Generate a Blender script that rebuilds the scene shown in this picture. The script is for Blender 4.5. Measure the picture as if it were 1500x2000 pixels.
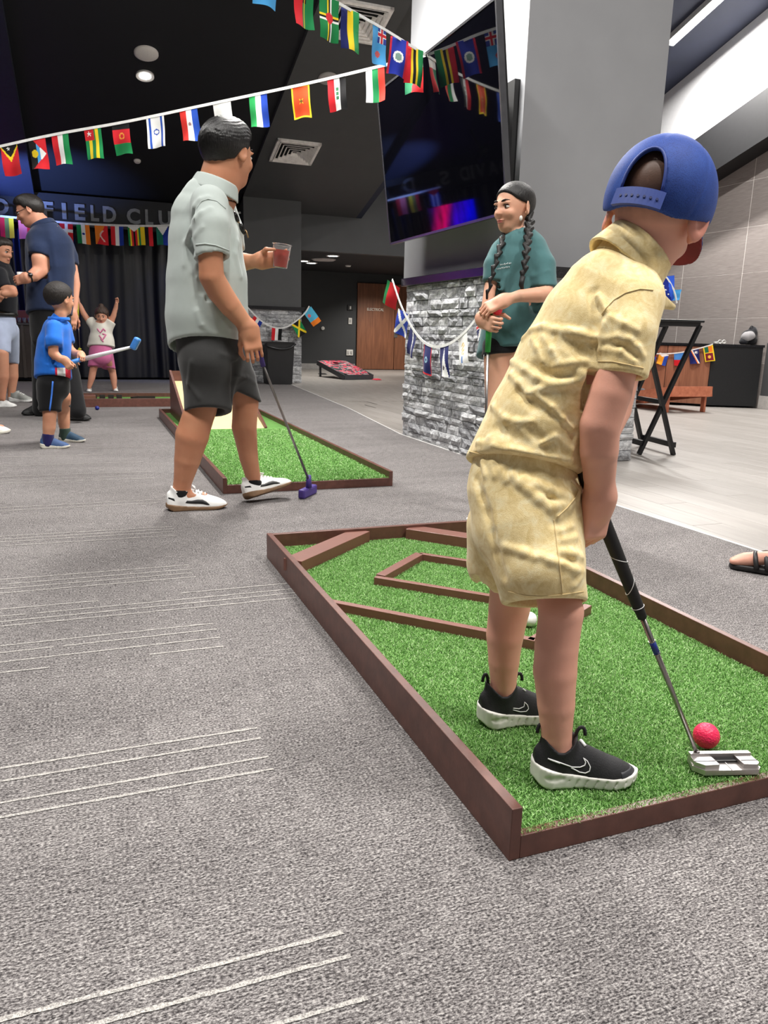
import bpy, bmesh, math, random
import numpy as np
from mathutils import Vector, Matrix

for _o in list(bpy.data.objects):
    bpy.data.objects.remove(_o, do_unlink=True)
scene = bpy.context.scene
COL = scene.collection
random.seed(7)

# ------------------------------------------------------------------ camera
YAW, PITCH, ROLL, CAMH, FPX = math.radians(21.2), math.radians(13.0), math.radians(1.5), 0.84, 1500.0


def cam_axes():
    cy, sy, cp, sp = math.cos(YAW), math.sin(YAW), math.cos(PITCH), math.sin(PITCH)
    f = np.array([sy * cp, cy * cp, -sp])
    r = np.array([cy, -sy, 0.0])
    u = np.cross(r, f)
    cr, sr = math.cos(ROLL), math.sin(ROLL)
    return np.array([cr * r + sr * u, -sr * r + cr * u, f])


CM = cam_axes()
CC = np.array([0.0, 0.0, CAMH])
cam_data = bpy.data.cameras.new('camera')
cam_data.sensor_fit = 'VERTICAL'
cam_data.sensor_height = 36.0
cam_data.lens = FPX / 2000.0 * 36.0
cam_data.clip_start = 0.02
cam = bpy.data.objects.new('camera', cam_data)
COL.objects.link(cam)
cam.matrix_world = Matrix(((CM[0][0], CM[1][0], -CM[2][0], 0), (CM[0][1], CM[1][1], -CM[2][1], 0),
                           (CM[0][2], CM[1][2], -CM[2][2], CAMH), (0, 0, 0, 1)))
scene.camera = cam

# ------------------------------------------------------------------ light
world = bpy.data.worlds.new('world')
scene.world = world
world.use_nodes = True
world.node_tree.nodes['Background'].inputs[0].default_value = (0.75, 0.82, 1.0, 1)
world.node_tree.nodes['Background'].inputs[1].default_value = 0.02
vs = scene.view_settings
vs.view_transform = 'Standard'
vs.look = 'None'
vs.gamma = 1.0
vs.use_curve_mapping = False
vs.exposure = 0.0


def area(name, loc, rot, sx, sy, power, color=(1, 0.97, 0.93)):
    l = bpy.data.lights.new(name, 'AREA')
    l.shape = 'RECTANGLE'
    l.size, l.size_y, l.energy, l.color = sx, sy, power, color
    o = bpy.data.objects.new(name, l)
    o.location = loc
    o.rotation_euler = rot
    COL.objects.link(o)
    return o


def spot(name, loc, target, power, color, angle=60, blend=0.6, size=0.1):
    l = bpy.data.lights.new(name, 'SPOT')
    l.energy, l.color, l.spot_size, l.spot_blend, l.shadow_soft_size = power, color, math.radians(angle), blend, size
    o = bpy.data.objects.new(name, l)
    o.location = loc
    o.rotation_euler = (Vector(target) - Vector(loc)).to_track_quat('-Z', 'Y').to_euler()
    COL.objects.link(o)
    return o


SL = 0.298                      # the ceiling falls away along +y
SLA = -math.atan(SL)
# linear ceiling fixtures: (x, y, half length, ceiling constant, power)
FIXTURES = [(-1.6, 2.2, 1.0, 6.8, 290), (0.3, 0.0, 1.0, 6.8, 300), (3.6, -0.8, 1.0, 6.88, 560),
            (7.58, 8.7, 0.75, 7.61, 330), (-2.0, 6.6, 1.0, 6.8, 90), (1.6, 5.6, 1.0, 6.8, 240), (5.9, 6.2, 1.0, 7.61, 380)]  # third and last are added unseen fill, for column face and tile wall
DROP = {5: 1.1}                 # hung low, with an added unseen point light to brighten the ceiling vents
for _i, (_x, _y, _hl, _c, _p) in enumerate(FIXTURES):
    area('linear_light', (_x, _y, _c - SL * _y - 0.11 - DROP.get(_i, 0)), (SLA, 0, 0), 0.16, _hl * 2, _p)
for _i, _d in DROP.items():
    _pl = bpy.data.lights.new('vent_fill', 'POINT')
    _pl.energy, _pl.color, _pl.shadow_soft_size = 110, (1, 0.96, 0.9), 0.12
    _po = bpy.data.objects.new('vent_fill', _pl)
    _po.location = (FIXTURES[_i][0], FIXTURES[_i][1], FIXTURES[_i][3] - SL * FIXTURES[_i][1] - _d - 0.25)
    COL.objects.link(_po)
for _p in ((4.26, 13.95, 2.17), (4.34, 14.75, 2.17), (4.35, 15.8, 2.17), (6.6, 16.3, 2.17)):
    spot('hall_light', _p, (_p[0], _p[1] + (0.6 if _p[0] > 6 else 0), 0), 260 if _p[0] > 6 else 110, (1, 0.95, 0.88), 120, 0.9, 0.06)  # the last one is an added spot that brightens the door
spot('ceiling_spot', (0.86, 10.4, 3.62), (0.86, 10.2, 0), 90, (1, 0.96, 0.9), 110, 0.9, 0.06)
# stage lights: blue on the curtain and under the rafter by the stage
STAGE = [((-1.75, 12.2, 2.6), (-0.85, 13.5, 1.6), 'black stage light hanging by the curtain'), ((-1.6, 12.0, 1.7), (-0.55, 12.95, 3.0), 'black stage light on a stand under the rafter'),
         ((1.75, 12.3, 2.7), (1.35, 13.5, 0.8), 'black stage light hanging near the rear column')]
for (_l, _t, _n), _p, _c, _a in zip(STAGE, (90, 650, 60), ((0.06, 0.12, 1.0), (0.22, 0.36, 1.0), (0.10, 0.28, 1.0)), (60, 55, 55)):
    spot('stage_beam', _l, _t, _p, _c, _a, 0.8, 0.05)

# ------------------------------------------------------------------ pixel helpers (image taken as 1500x2000)
def ray(x, y):
    return CM.T @ np.array([(x - 750) / FPX, (1000 - y) / FPX, 1.0])


def on_z(x, y, z=0.0):
    d = ray(x, y)
    return CC + d * ((z - CAMH) / d[2])


def on_axis(x, y, axis, val):
    d = ray(x, y)
    return CC + d * ((val - CC[axis]) / d[axis])


def at_depth(x, y, dep):
    return CC + ray(x, y) * dep


NH = np.array([math.sin(YAW), math.cos(YAW), 0.0])      # horizontal view direction
RH = np.array([math.cos(YAW), -math.sin(YAW), 0.0])     # horizontal right


# ------------------------------------------------------------------ materials
def srgb(r, g, b):
    def c(v):
        v /= 255.0
        return v / 12.92 if v <= 0.04045 else ((v + 0.055) / 1.055) ** 2.4
    return (c(r), c(g), c(b), 1.0)


class NT:
    def __init__(s, name):
        s.m = bpy.data.materials.new(name)
        s.m.use_nodes = True
        s.t = s.m.node_tree
        s.b = s.t.nodes['Principled BSDF']

    def n(s, typ, **kw):
        o = s.t.nodes.new(typ)
        for k, v in kw.items():
            setattr(o, k, v)
        return o

    def l(s, a, b):
        s.t.links.new(a, b)

    def val(s, sock, v):
        if hasattr(v, 'is_output'):
            s.l(v, sock)
        else:
            sock.default_value = v

    def coord(s, kind='Object'):
        return s.n('ShaderNodeTexCoord').outputs[kind]

    def mapping(s, vec, scale=(1, 1, 1), rot=(0, 0, 0), loc=(0, 0, 0)):
        m = s.n('ShaderNodeMapping')
        s.l(vec, m.inputs[0])
        m.inputs['Scale'].default_value = scale
        m.inputs['Rotation'].default_value = rot
        m.inputs['Location'].default_value = loc
        return m.outputs[0]

    def noise(s, vec, scale, detail=3, rough=0.55, dist=0.0):
        o = s.n('ShaderNodeTexNoise')
        s.l(vec, o.inputs['Vector'])
        o.inputs['Scale'].default_value = scale
        o.inputs['Detail'].default_value = detail
        o.inputs['Roughness'].default_value = rough
        o.inputs['Distortion'].default_value = dist
        return o.outputs['Fac']

    def ramp(s, fac, stops, interp='LINEAR'):
        o = s.n('ShaderNodeValToRGB')
        s.l(fac, o.inputs[0])
        o.color_ramp.interpolation = interp
        e = o.color_ramp.elements
        while len(e) < len(stops):
            e.new(0.5)
        for i, (p, c) in enumerate(stops):
            e[i].position = p
            e[i].color = c
        return o.outputs[0]

    def mix(s, fac, a, b, mode='MIX'):
        o = s.n('ShaderNodeMix', data_type='RGBA', blend_type=mode)
        s.val(o.inputs[0], fac)
        s.val(o.inputs[6], a)
        s.val(o.inputs[7], b)
        return o.outputs[2]

    def math(s, op, a, b=0.0):
        o = s.n('ShaderNodeMath', operation=op)
        s.val(o.inputs[0], a)
        s.val(o.inputs[1], b)
        return o.outputs[0]

    def bump(s, h, strength=0.3, dist=0.01):
        o = s.n('ShaderNodeBump')
        o.inputs['Strength'].default_value = strength
        o.inputs['Distance'].default_value = dist
        s.l(h, o.inputs['Height'])
        s.l(o.outputs[0], s.b.inputs['Normal'])

    def base(s, col, rough=0.6, metal=0.0, spec=0.5):
        s.val(s.b.inputs['Base Color'], col)
        s.val(s.b.inputs['Roughness'], rough)
        s.val(s.b.inputs['Metallic'], metal)
        s.b.inputs['Specular IOR Level'].default_value = spec
        return s


MATS = {}


def plain(name, col, rough=0.6, metal=0.0, var=0.12, scale=20.0, bump=0.0, spec=0.5, bscale=None):
    """a solid colour with slight procedural mottling"""
    if name in MATS:
        return MATS[name]
    t = NT(name)
    v = t.coord()
    f = t.noise(v, scale, 4)
    d = tuple(c * (1 - var) for c in col[:3]) + (1,)
    u = tuple(min(1, c * (1 + var)) for c in col[:3]) + (1,)
    t.base(t.ramp(f, [(0.3, d), (0.7, u)]), rough, metal, spec)
    if bump:
        t.bump(t.noise(v, bscale or scale * 6, 3), bump, 0.004)
    MATS[name] = t.m
    return t.m


def emit(name, col, strength):
    t = NT(name)
    t.base(col)
    t.b.inputs['Emission Color'].default_value = col
    t.b.inputs['Emission Strength'].default_value = strength
    MATS[name] = t.m
    return t.m


def cloth(name, col, rough=0.9, weave=900.0, var=0.15, bump=0.25, blot=14.0):
    if name in MATS:
        return MATS[name]
    t = NT(name)
    v = t.coord()
    f = t.noise(v, blot, 4)
    w = t.noise(v, weave, 2)
    c1 = tuple(c * (1 - var) for c in col[:3]) + (1,)
    c2 = tuple(min(1, c * (1 + var)) for c in col[:3]) + (1,)
    a = t.ramp(f, [(0.3, c1), (0.7, c2)])
    a = t.mix(0.25, a, t.ramp(w, [(0.35, c1), (0.65, c2)]))
    t.base(a, rough, 0, 0.2)
    t.b.inputs['Sheen Weight'].default_value = 0.15
    t.bump(w, bump, 0.002)
    MATS[name] = t.m
    return t.m


def skin(name, col, red=0.25):
    if name in MATS:
        return MATS[name]
    t = NT(name)
    v = t.coord()
    f = t.noise(v, 9.0, 4)
    d = (col[0] * 0.92, col[1] * 0.82, col[2] * 0.80, 1)
    t.base(t.ramp(f, [(0.3, d), (0.7, col)]), 0.5, 0, 0.35)
    t.b.inputs['Subsurface Weight'].default_value = 0.12
    t.b.inputs['Subsurface Radius'].default_value = (0.012, 0.005, 0.003)
    t.b.inputs['Subsurface Scale'].default_value = 0.5
    t.bump(t.noise(v, 420.0, 2), 0.08, 0.002)
    MATS[name] = t.m
    return t.m


def hairmat(name, col, rough=0.45, sc=260.0):
    if name in MATS:
        return MATS[name]
    t = NT(name)
    v = t.coord()
    f = t.noise(t.mapping(v, (1, 1, 0.14)), sc, 3)
    d = tuple(c * 0.45 for c in col[:3]) + (1,)
    u = tuple(min(1, c * 1.6 + 0.004) for c in col[:3]) + (1,)
    t.base(t.ramp(f, [(0.3, d), (0.7, u)]), rough, 0, 0.4)
    t.bump(f, 0.6, 0.004)
    MATS[name] = t.m
    return t.m


# ------------------------------------------------------------------ objects
def link(o, parent=None, label=None, cat=None, group=None, kind=None):
    COL.objects.link(o)
    if parent is not None:
        o.parent = parent
        o.matrix_parent_inverse = parent.matrix_basis.inverted()
    if label:
        o['label'] = label
    if cat:
        o['category'] = cat
    if group:
        o['group'] = group
    if kind:
        o['kind'] = kind
    return o


def empty(name, loc, label=None, cat=None, group=None, kind=None):
    o = bpy.data.objects.new(name, None)
    o.empty_display_size = 0.05
    o.location = Vector([float(c) for c in loc])
    return link(o, None, label, cat, group, kind)


def obj(name, me, mat, parent=None, label=None, cat=None, group=None, kind=None):
    if mat is not None and len(me.materials) == 0:
        for m in (mat if isinstance(mat, (list, tuple)) else [mat]):
            me.materials.append(m)
    return link(bpy.data.objects.new(name, me), parent, label, cat, group, kind)


def arr_mesh(name, V, Fq, smooth=True):
    V = np.asarray(V, np.float32)
    Fq = np.asarray(Fq, np.int32)
    me = bpy.data.meshes.new(name)
    k = Fq.shape[1]
    me.vertices.add(len(V))
    me.vertices.foreach_set('co', V.ravel())
    me.loops.add(Fq.size)
    me.loops.foreach_set('vertex_index', Fq.ravel())
    me.polygons.add(len(Fq))
    me.polygons.foreach_set('loop_start', np.arange(len(Fq), dtype=np.int32) * k)
    me.polygons.foreach_set('use_smooth', np.full(len(Fq), smooth))
    me.update(calc_edges=True)
    me.validate()
    return me


class MB:
    """collects simple shapes into one mesh"""

    def __init__(s):
        s.bm = bmesh.new()

    def box(s, lo, hi, bev=0.0, mat=0):
        lo, hi = np.array(lo, float), np.array(hi, float)
        r = bmesh.ops.create_cube(s.bm, size=1.0)
        vs_ = r['verts']
        for v in vs_:
            v.co = Vector(((lo + hi) / 2 + np.array(v.co) * (hi - lo)).tolist())
        fs = {f for v in vs_ for f in v.link_faces}
        for f in fs:
            f.material_index = mat
        if bev:
            es = list({e for v in vs_ for e in v.link_edges})
            r2 = bmesh.ops.bevel(s.bm, geom=es, offset=bev, segments=2, affect='EDGES', profile=0.5)
            for f in r2['faces']:
                f.material_index = mat
        return s

    def bar(s, a, b, w, h, up=(0, 0, 1), mat=0, bev=0.0):
        """a square bar from a to b, w wide and h high"""
        a, b = Vector([float(c) for c in a]), Vector([float(c) for c in b])
        d = (b - a).normalized()
        x = d.cross(Vector(up))
        if x.length < 1e-5:
            x = d.cross(Vector((1, 0, 0)))
        x.normalize()
        z = x.cross(d)
        r = bmesh.ops.create_cube(s.bm, size=1.0)
        L = (b - a).length
        for v in r['verts']:
            v.co = (a + b) / 2 + x * (v.co.x * w) + d * (v.co.y * L) + z * (v.co.z * h)
        for f in {f for v in r['verts'] for f in v.link_faces}:
            f.material_index = mat
        if bev:
            s.bm.normal_update()
            bmesh.ops.bevel(s.bm, geom=list({e for v in r['verts'] for e in v.link_edges}), offset=bev, segments=2, affect='EDGES', profile=0.5)
        return s

    def tube(s, pts, radii, seg=10, caps=True, mat=0, smooth=True):
        pts = [Vector([float(c) for c in p]) for p in pts]
        if not hasattr(radii, '__len__'):
            radii = [radii] * len(pts)
        rings, up = [], None
        for i, p in enumerate(pts):
            d = (pts[min(i + 1, len(pts) - 1)] - pts[max(i - 1, 0)])
            d = d.normalized() if d.length > 1e-9 else Vector((0, 0, 1))
            if up is None:
                up = d.orthogonal().normalized()
            x = (up - d * up.dot(d))
            x = x.normalized() if x.length > 1e-6 else d.orthogonal().normalized()
            up = x
            y = d.cross(x)
            rings.append([s.bm.verts.new(p + (x * math.cos(t) + y * math.sin(t)) * radii[i])
                          for t in [2 * math.pi * k / seg for k in range(seg)]])
        for i in range(len(rings) - 1):
            for k in range(seg):
                f = s.bm.faces.new((rings[i][k], rings[i][(k + 1) % seg], rings[i + 1][(k + 1) % seg], rings[i + 1][k]))
                f.smooth, f.material_index = smooth, mat
        if caps:
            for r in (rings[0][::-1], rings[-1]):
                f = s.bm.faces.new(r)
                f.material_index = mat
        return s

    def lathe(s, prof, c=(0, 0, 0), seg=24, mat=0, smooth=True):
        """prof: list of (radius, z); closed where the radius is 0"""
        c = Vector([float(q) for q in c])
        rings = []
        for r, z in prof:
            if r < 1e-6:
                rings.append([s.bm.verts.new(c + Vector((0, 0, z)))])
            else:
                rings.append([s.bm.verts.new(c + Vector((r * math.cos(t), r * math.sin(t), z)))
                              for t in [2 * math.pi * k / seg for k in range(seg)]])
        for a, b in zip(rings, rings[1:]):
            for k in range(seg):
                k2 = (k + 1) % seg
                if len(a) == 1 and len(b) == 1:
                    continue
                vsl = [a[0], b[k2], b[k]] if len(a) == 1 else ([a[k], a[k2], b[0]] if len(b) == 1 else [a[k], a[k2], b[k2], b[k]])
                f = s.bm.faces.new(vsl)
                f.smooth, f.material_index = smooth, mat
        return s

    def poly(s, pts, z0, z1, mat=0):
        """vertical prism over a plan outline"""
        lo = [s.bm.verts.new((float(p[0]), float(p[1]), z0)) for p in pts]
        hi = [s.bm.verts.new((float(p[0]), float(p[1]), z1)) for p in pts]
        n = len(pts)
        fs = [s.bm.faces.new(hi), s.bm.faces.new(lo[::-1])]
        for i in range(n):
            fs.append(s.bm.faces.new((lo[i], lo[(i + 1) % n], hi[(i + 1) % n], hi[i])))
        for f in fs:
            f.material_index = mat
        return s

    def prism(s, pts, off, mat=0):
        """prism from a 3D outline shifted by off"""
        off = Vector([float(c) for c in off])
        lo = [s.bm.verts.new([float(c) for c in p]) for p in pts]
        hi = [s.bm.verts.new(v.co + off) for v in lo]
        n = len(pts)
        fs = [s.bm.faces.new(hi), s.bm.faces.new(lo[::-1])]
        for i in range(n):
            fs.append(s.bm.faces.new((lo[i], lo[(i + 1) % n], hi[(i + 1) % n], hi[i])))
        for f in fs:
            f.material_index = mat
        return s

    def done(s, name):
        me = bpy.data.meshes.new(name)
        bmesh.ops.recalc_face_normals(s.bm, faces=s.bm.faces[:])
        s.bm.to_mesh(me)
        s.bm.free()
        return me

    def build(s, name, mat, parent=None, label=None, cat=None, group=None, kind=None):
        return obj(name, s.done(name), mat, parent, label, cat, group, kind)


def text_mesh(name, body, size, depth, mat, matrix, parent=None, spacing=1.0, bold=0.0, **kw):
    cu = bpy.data.curves.new(name, 'FONT')
    cu.body, cu.size, cu.extrude, cu.space_character = body, size, depth, spacing
    cu.resolution_u = 3
    cu.offset = bold
    o = bpy.data.objects.new(name, cu)
    COL.objects.link(o)
    dg = bpy.context.evaluated_depsgraph_get()
    me = bpy.data.meshes.new_from_object(o.evaluated_get(dg))
    me.name = name
    bpy.data.objects.remove(o, do_unlink=True)
    me.transform(matrix)
    me.materials.clear()
    return obj(name, me, mat, parent, **kw)


# ------------------------------------------------------------------ implicit surfaces
def smin(a, b, k):
    h = np.maximum(k - np.abs(a - b), 0) / k
    return np.minimum(a, b) - h * h * k * 0.25


def smax(a, b, k):
    return -smin(-a, -b, k)


def F3(v):
    return np.asarray(v, np.float32)


def f_cap(a, b, ra, rb, k=1.0, V=None):
    """tapered capsule; its cross-section is stretched by k along V"""
    a, b = F3(a), F3(b)
    ab = b - a
    L = float(ab @ ab) + 1e-12
    Vn = None if V is None or k == 1.0 else F3(V)

    def f(P):
        q = P - a
        h = np.clip((q @ ab) / L, 0, 1)
        q = q - h[:, None] * ab
        r = ra + (rb - ra) * h
        if Vn is None:
            return np.sqrt(np.einsum('ij,ij->i', q, q)) - r
        qv = q @ Vn
        s2 = np.einsum('ij,ij->i', q, q) - qv * qv
        return (np.sqrt(np.maximum(s2, 0) + (qv / k) ** 2) - r) * min(1.0, k)
    return f


def f_ell(c, r, Rm=None):
    c, r = F3(c), F3(r)
    Rm = None if Rm is None else F3(Rm)      # rows are the local axes
    mr = float(r.min())

    def f(P):
        q = P - c
        if Rm is not None:
            q = q @ Rm.T
        l = np.sqrt(np.einsum('ij,ij->i', q / r, q / r))
        m = np.sqrt(np.einsum('ij,ij->i', q / (r * r), q / (r * r))) + 1e-6
        return l * (l - 1) / m
    return f


def f_box(c, half, Rm, rad=0.0):
    c, half, Rm = F3(c), F3(half), F3(Rm)

    def f(P):
        q = np.abs((P - c) @ Rm.T) - (half - rad)
        return np.sqrt((np.maximum(q, 0) ** 2).sum(1)) + np.minimum(q.max(1), 0) - rad
    return f


def f_plane(p, n):
    p, n = F3(p), F3(n)
    n = n / np.linalg.norm(n)
    return lambda P: (P - p) @ n


def f_union(fs, k=0.0):
    fs = list(fs)

    def f(P):
        d = fs[0](P)
        for g in fs[1:]:
            d = smin(d, g(P), k) if k else np.minimum(d, g(P))
        return d
    return f


def f_cut(f0, cuts, k=0.0):
    """keep f0 where every cut is negative"""
    def f(P):
        d = f0(P)
        for g in cuts:
            d = smax(d, g(P), k) if k else np.maximum(d, g(P))
        return d
    return f


def f_local(f0, origin, Rm, s=1.0):
    """f0 given in local coordinates; Rm rows are the local axes in the world"""
    o, Rm = F3(origin), F3(Rm)
    return lambda P: f0(((P - o) @ Rm.T) / s) * s


def chunked(f, P, n=200000):
    if len(P) <= n:
        return f(P)
    return np.concatenate([f(P[i:i + n]) for i in range(0, len(P), n)])


def surface(f, lo, hi, h, relax=1):
    """naive surface nets with block culling -> (verts, quads)"""
    lo, hi = np.asarray(lo, np.float32), np.asarray(hi, np.float32)
    B = 4
    nb = np.ceil((hi - lo) / (h * B)).astype(int) + 1
    bi = np.stack(np.meshgrid(*[np.arange(q) for q in nb], indexing='ij'), -1).reshape(-1, 3)
    cen = (lo + (bi * B + (B - 1) / 2) * h).astype(np.float32)
    dc = chunked(f, cen)
    act = np.abs(dc) < B * h * 1.6
    D = np.empty(tuple(nb * B), np.float32)
    D.reshape(nb[0], B, nb[1], B, nb[2], B)[...] = dc.reshape(nb)[:, None, :, None, :, None]
    off = np.stack(np.meshgrid(*[np.arange(B)] * 3, indexing='ij'), -1).reshape(-1, 3)
    ba = bi[act]
    gi = (ba[:, None, :] * B + off[None]).reshape(-1, 3)
    if len(gi):
        D[gi[:, 0], gi[:, 1], gi[:, 2]] = chunked(f, (lo + gi * h).astype(np.float32))
    S = D < 0
    cnt = np.zeros(tuple(np.array(D.shape) - 1), np.int8)
    for dx in (0, 1):
        for dy in (0, 1):
            for dz in (0, 1):
                cnt += S[dx:S.shape[0] - 1 + dx, dy:S.shape[1] - 1 + dy, dz:S.shape[2] - 1 + dz]
    ci = np.argwhere((cnt > 0) & (cnt < 8))
    idx = np.full(cnt.shape, -1, np.int32)
    idx[ci[:, 0], ci[:, 1], ci[:, 2]] = np.arange(len(ci))
    cor = {}
    for dx in (0, 1):
        for dy in (0, 1):
            for dz in (0, 1):
                cor[(dx, dy, dz)] = D[ci[:, 0] + dx, ci[:, 1] + dy, ci[:, 2] + dz]
    acc = np.zeros((len(ci), 3), np.float32)
    num = np.zeros(len(ci), np.float32)
    for ax in range(3):
        for a in (0, 1):
            for b in (0, 1):
                c0 = [a, b]
                c0.insert(ax, 0)
                c1 = list(c0)
                c1[ax] = 1
                d0, d1 = cor[tuple(c0)], cor[tuple(c1)]
                m = (d0 < 0) != (d1 < 0)
                t = np.where(m, d0 / np.where(m, d0 - d1, 1), 0)
                p = np.tile(np.array(c0, np.float32), (len(ci), 1))
                p[:, ax] = t
                acc[m] += p[m]
                num[m] += 1
    V = lo + (ci + acc / np.maximum(num, 1)[:, None]) * h
    Q = []
    for ax in range(3):
        o1, o2 = [a for a in range(3) if a != ax]
        s0 = [slice(None)] * 3
        s1 = [slice(None)] * 3
        s0[ax] = slice(0, -1)
        s1[ax] = slice(1, None)
        A, Bn = S[tuple(s0)], S[tuple(s1)]
        e = np.argwhere(A != Bn)
        ok = (e[:, o1] > 0) & (e[:, o2] > 0) & (e[:, o1] < cnt.shape[o1]) & (e[:, o2] < cnt.shape[o2])
        e = e[ok]
        ins = A[e[:, 0], e[:, 1], e[:, 2]]

        def ix(u, v):
            q = e.copy()
            q[:, o1] -= u
            q[:, o2] -= v
            return idx[q[:, 0], q[:, 1], q[:, 2]]
        q = np.stack([ix(1, 1), ix(0, 1), ix(0, 0), ix(1, 0)], 1)
        flip = ins if ax != 1 else ~ins
        q[~flip] = q[~flip][:, ::-1]
        Q.append(q)
    Q = np.concatenate(Q)
    Q = Q[(Q >= 0).all(1)]
    for _ in range(relax):
        s = np.zeros_like(V)
        c = np.zeros(len(V), np.float32)
        for i in range(4):
            for j in (1, 3):
                np.add.at(s, Q[:, i], V[Q[:, (i + j) % 4]])
                np.add.at(c, Q[:, i], 1)
        V = 0.5 * V + 0.5 * s / np.maximum(c, 1)[:, None]
    return V.astype(np.float32), Q


def join(parts):
    Vs, Qs, n = [], [], 0
    for v, q in parts:
        Vs.append(v)
        Qs.append(q + n)
        n += len(v)
    return np.concatenate(Vs), np.concatenate(Qs)


def sobj(name, f, lo, hi, h, mat, parent=None, relax=1, **kw):
    V, Q = surface(f, lo, hi, h, relax)
    return obj(name, arr_mesh(name, V, Q), mat, parent, **kw)


def color_attr(o, fn):
    """per-vertex colour of the thing itself (hair fade, prints)"""
    me = o.data
    V = np.empty(len(me.vertices) * 3, np.float32)
    me.vertices.foreach_get('co', V)
    c = fn(V.reshape(-1, 3)).astype(np.float32)
    a = me.color_attributes.new('Col', 'FLOAT_COLOR', 'POINT')
    a.data.foreach_set('color', np.concatenate([c, np.ones((len(c), 1), np.float32)], 1).ravel())


def trace(f, x, y, start=0.8, end=12.0):
    """first point on the surface f seen through pixel x, y"""
    d = ray(x, y)
    d = d / np.linalg.norm(d)
    t = start
    for _ in range(700):
        v = float(f(F3([CC + d * t]))[0])
        if v < 0.0006:
            return CC + d * t
        t += min(max(v * 0.7, 0.0006), 0.03)
        if t > end:
            return None
    return CC + d * t


def wave_noise(P, amp, freq, seed=0):
    r = np.random.default_rng(seed)
    o = 0
    for i in range(5):
        k = r.normal(size=3)
        k = k / np.linalg.norm(k) * freq * (0.6 + 0.3 * i)
        o = o + np.sin(P @ F3(k) + r.uniform(0, 6.28)) / (1 + .5 * i)
    return o * amp / 2.5

# ================================================================== THE SETTING
# ---- carpet
def carpet_mat():
    t = NT('carpet')
    v = t.coord()
    vx = t.mapping(v, (0.55, 1, 1))
    n1 = t.noise(vx, 330, 2, 0.7)
    n2 = t.noise(t.mapping(v, (0.12, 1, 1)), 210, 2, 0.6)
    n3 = t.noise(t.mapping(v, (0.25, 1, 1)), 5.0, 3)
    f = t.math('ADD', t.math('MULTIPLY', n1, 0.75), t.math('MULTIPLY', n2, 0.25))
    f = t.math('ADD', f, t.math('MULTIPLY', t.math('SUBTRACT', n3, 0.5), 0.07))
    c = t.ramp(f, [(0.36, srgb(40, 38, 39)), (0.46, srgb(92, 88, 88)), (0.54, srgb(132, 128, 127)), (0.66, srgb(182, 178, 175))])
    t.base(c, 0.95, 0, 0.1)
    t.bump(f, 0.8, 0.006)
    return t.m


def stripe_mat():
    t = NT('carpet_stripe_yarn')
    n = t.noise(t.coord(), 400, 2, 0.7)
    t.base(t.ramp(n, [(0.35, srgb(116, 113, 111)), (0.5, srgb(166, 162, 158)), (0.65, srgb(194, 190, 184))]), 0.95, 0, 0.1)
    t.bump(n, 0.6, 0.004)
    return t.m


EDGE = [(2.62, -4.0), (2.58, 2.27), (2.552, 3.23), (2.53, 4.3), (2.526, 6.17), (2.818, 8.5), (3.127, 12.26), (3.2, 13.0)]
fl = MB().poly([(-6.5, -4)] + EDGE + [(3.2, 13.7), (-6.5, 13.7)], -0.03, 0.0).build('floor_carpet', carpet_mat(), kind='structure')
fl['label'] = 'grey heathered loop carpet with pale stripe lines'
STRIPES = [((0, 1990), (670, 1822), 1), ((215, 1990), (685, 1868), 1), ((560, 1995), (718, 1950), 1),
           ((0, 1502), (502, 1422), 1), ((0, 1528), (510, 1442), 1), ((0, 1570), (524, 1478), 1), ((0, 1598), (534, 1502), 1),
           ((0, 1262), (416, 1218), 1), ((0, 1276), (104, 1264), 1), ((124, 1262), (424, 1229), 0), ((0, 1294), (430, 1245), 1),
           ((292, 1278), (436, 1263), 0), ((0, 1314), (96, 1304), 1),
           ((0, 1190), (192, 1174), 1), ((0, 1204), (50, 1200), 1), ((352, 1159), (560, 1140), 0), ((72, 1198), (568, 1151), 0), ((0, 1216), (576, 1158), 1), ((0, 1223), (578, 1168), 1),
           ((0, 1132), (368, 1104), 1), ((0, 1142), (374, 1112), 1), ((0, 1151), (376, 1119), 1), ((0, 1159), (382, 1127), 1),
           ((0, 1047), (336, 1029), 1), ((0, 1054), (340, 1033), 1), ((0, 1058), (342, 1039), 1), ((12, 1065), (344, 1046), 0),
           ((0, 992), (330, 975), 1), ((0, 998), (308, 982), 1), ((0, 931), (296, 921), 1), ((0, 938), (300, 928), 1), ((0, 944), (302, 934), 1),
           ((0, 910), (280, 902), 1), ((0, 893), (200, 888), 1), ((0, 879), (260, 873), 1)]
sm_ = stripe_mat()
for (a, b, ext) in STRIPES:
    A, B_ = on_z(*a), on_z(*b)
    yy = 0.35 * A[1] + 0.65 * B_[1]
    x0 = A[0] - (1.2 if ext else 0)
    n = max(6, int((B_[0] - x0) / 0.012))
    w = 0.0036
    rr = random.Random(int(a[1]))
    V, Q = [], []
    for i in range(n + 1):
        x = x0 + (B_[0] - x0) * i / n
        slope = (B_[1] - A[1]) / max(B_[0] - A[0], 0.05) * 0.5
        y = yy + slope * (x - (A[0] + B_[0]) / 2)
        V += [(x, y - w + rr.uniform(-.0011, .0011), 0.0012), (x, y + w + rr.uniform(-.0011, .0011), 0.0012)]
        if i:
            Q.append((2 * i - 2, 2 * i, 2 * i + 1, 2 * i - 1))
    obj('carpet_stripe', arr_mesh('carpet_stripe', V, Q), sm_, fl)


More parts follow.
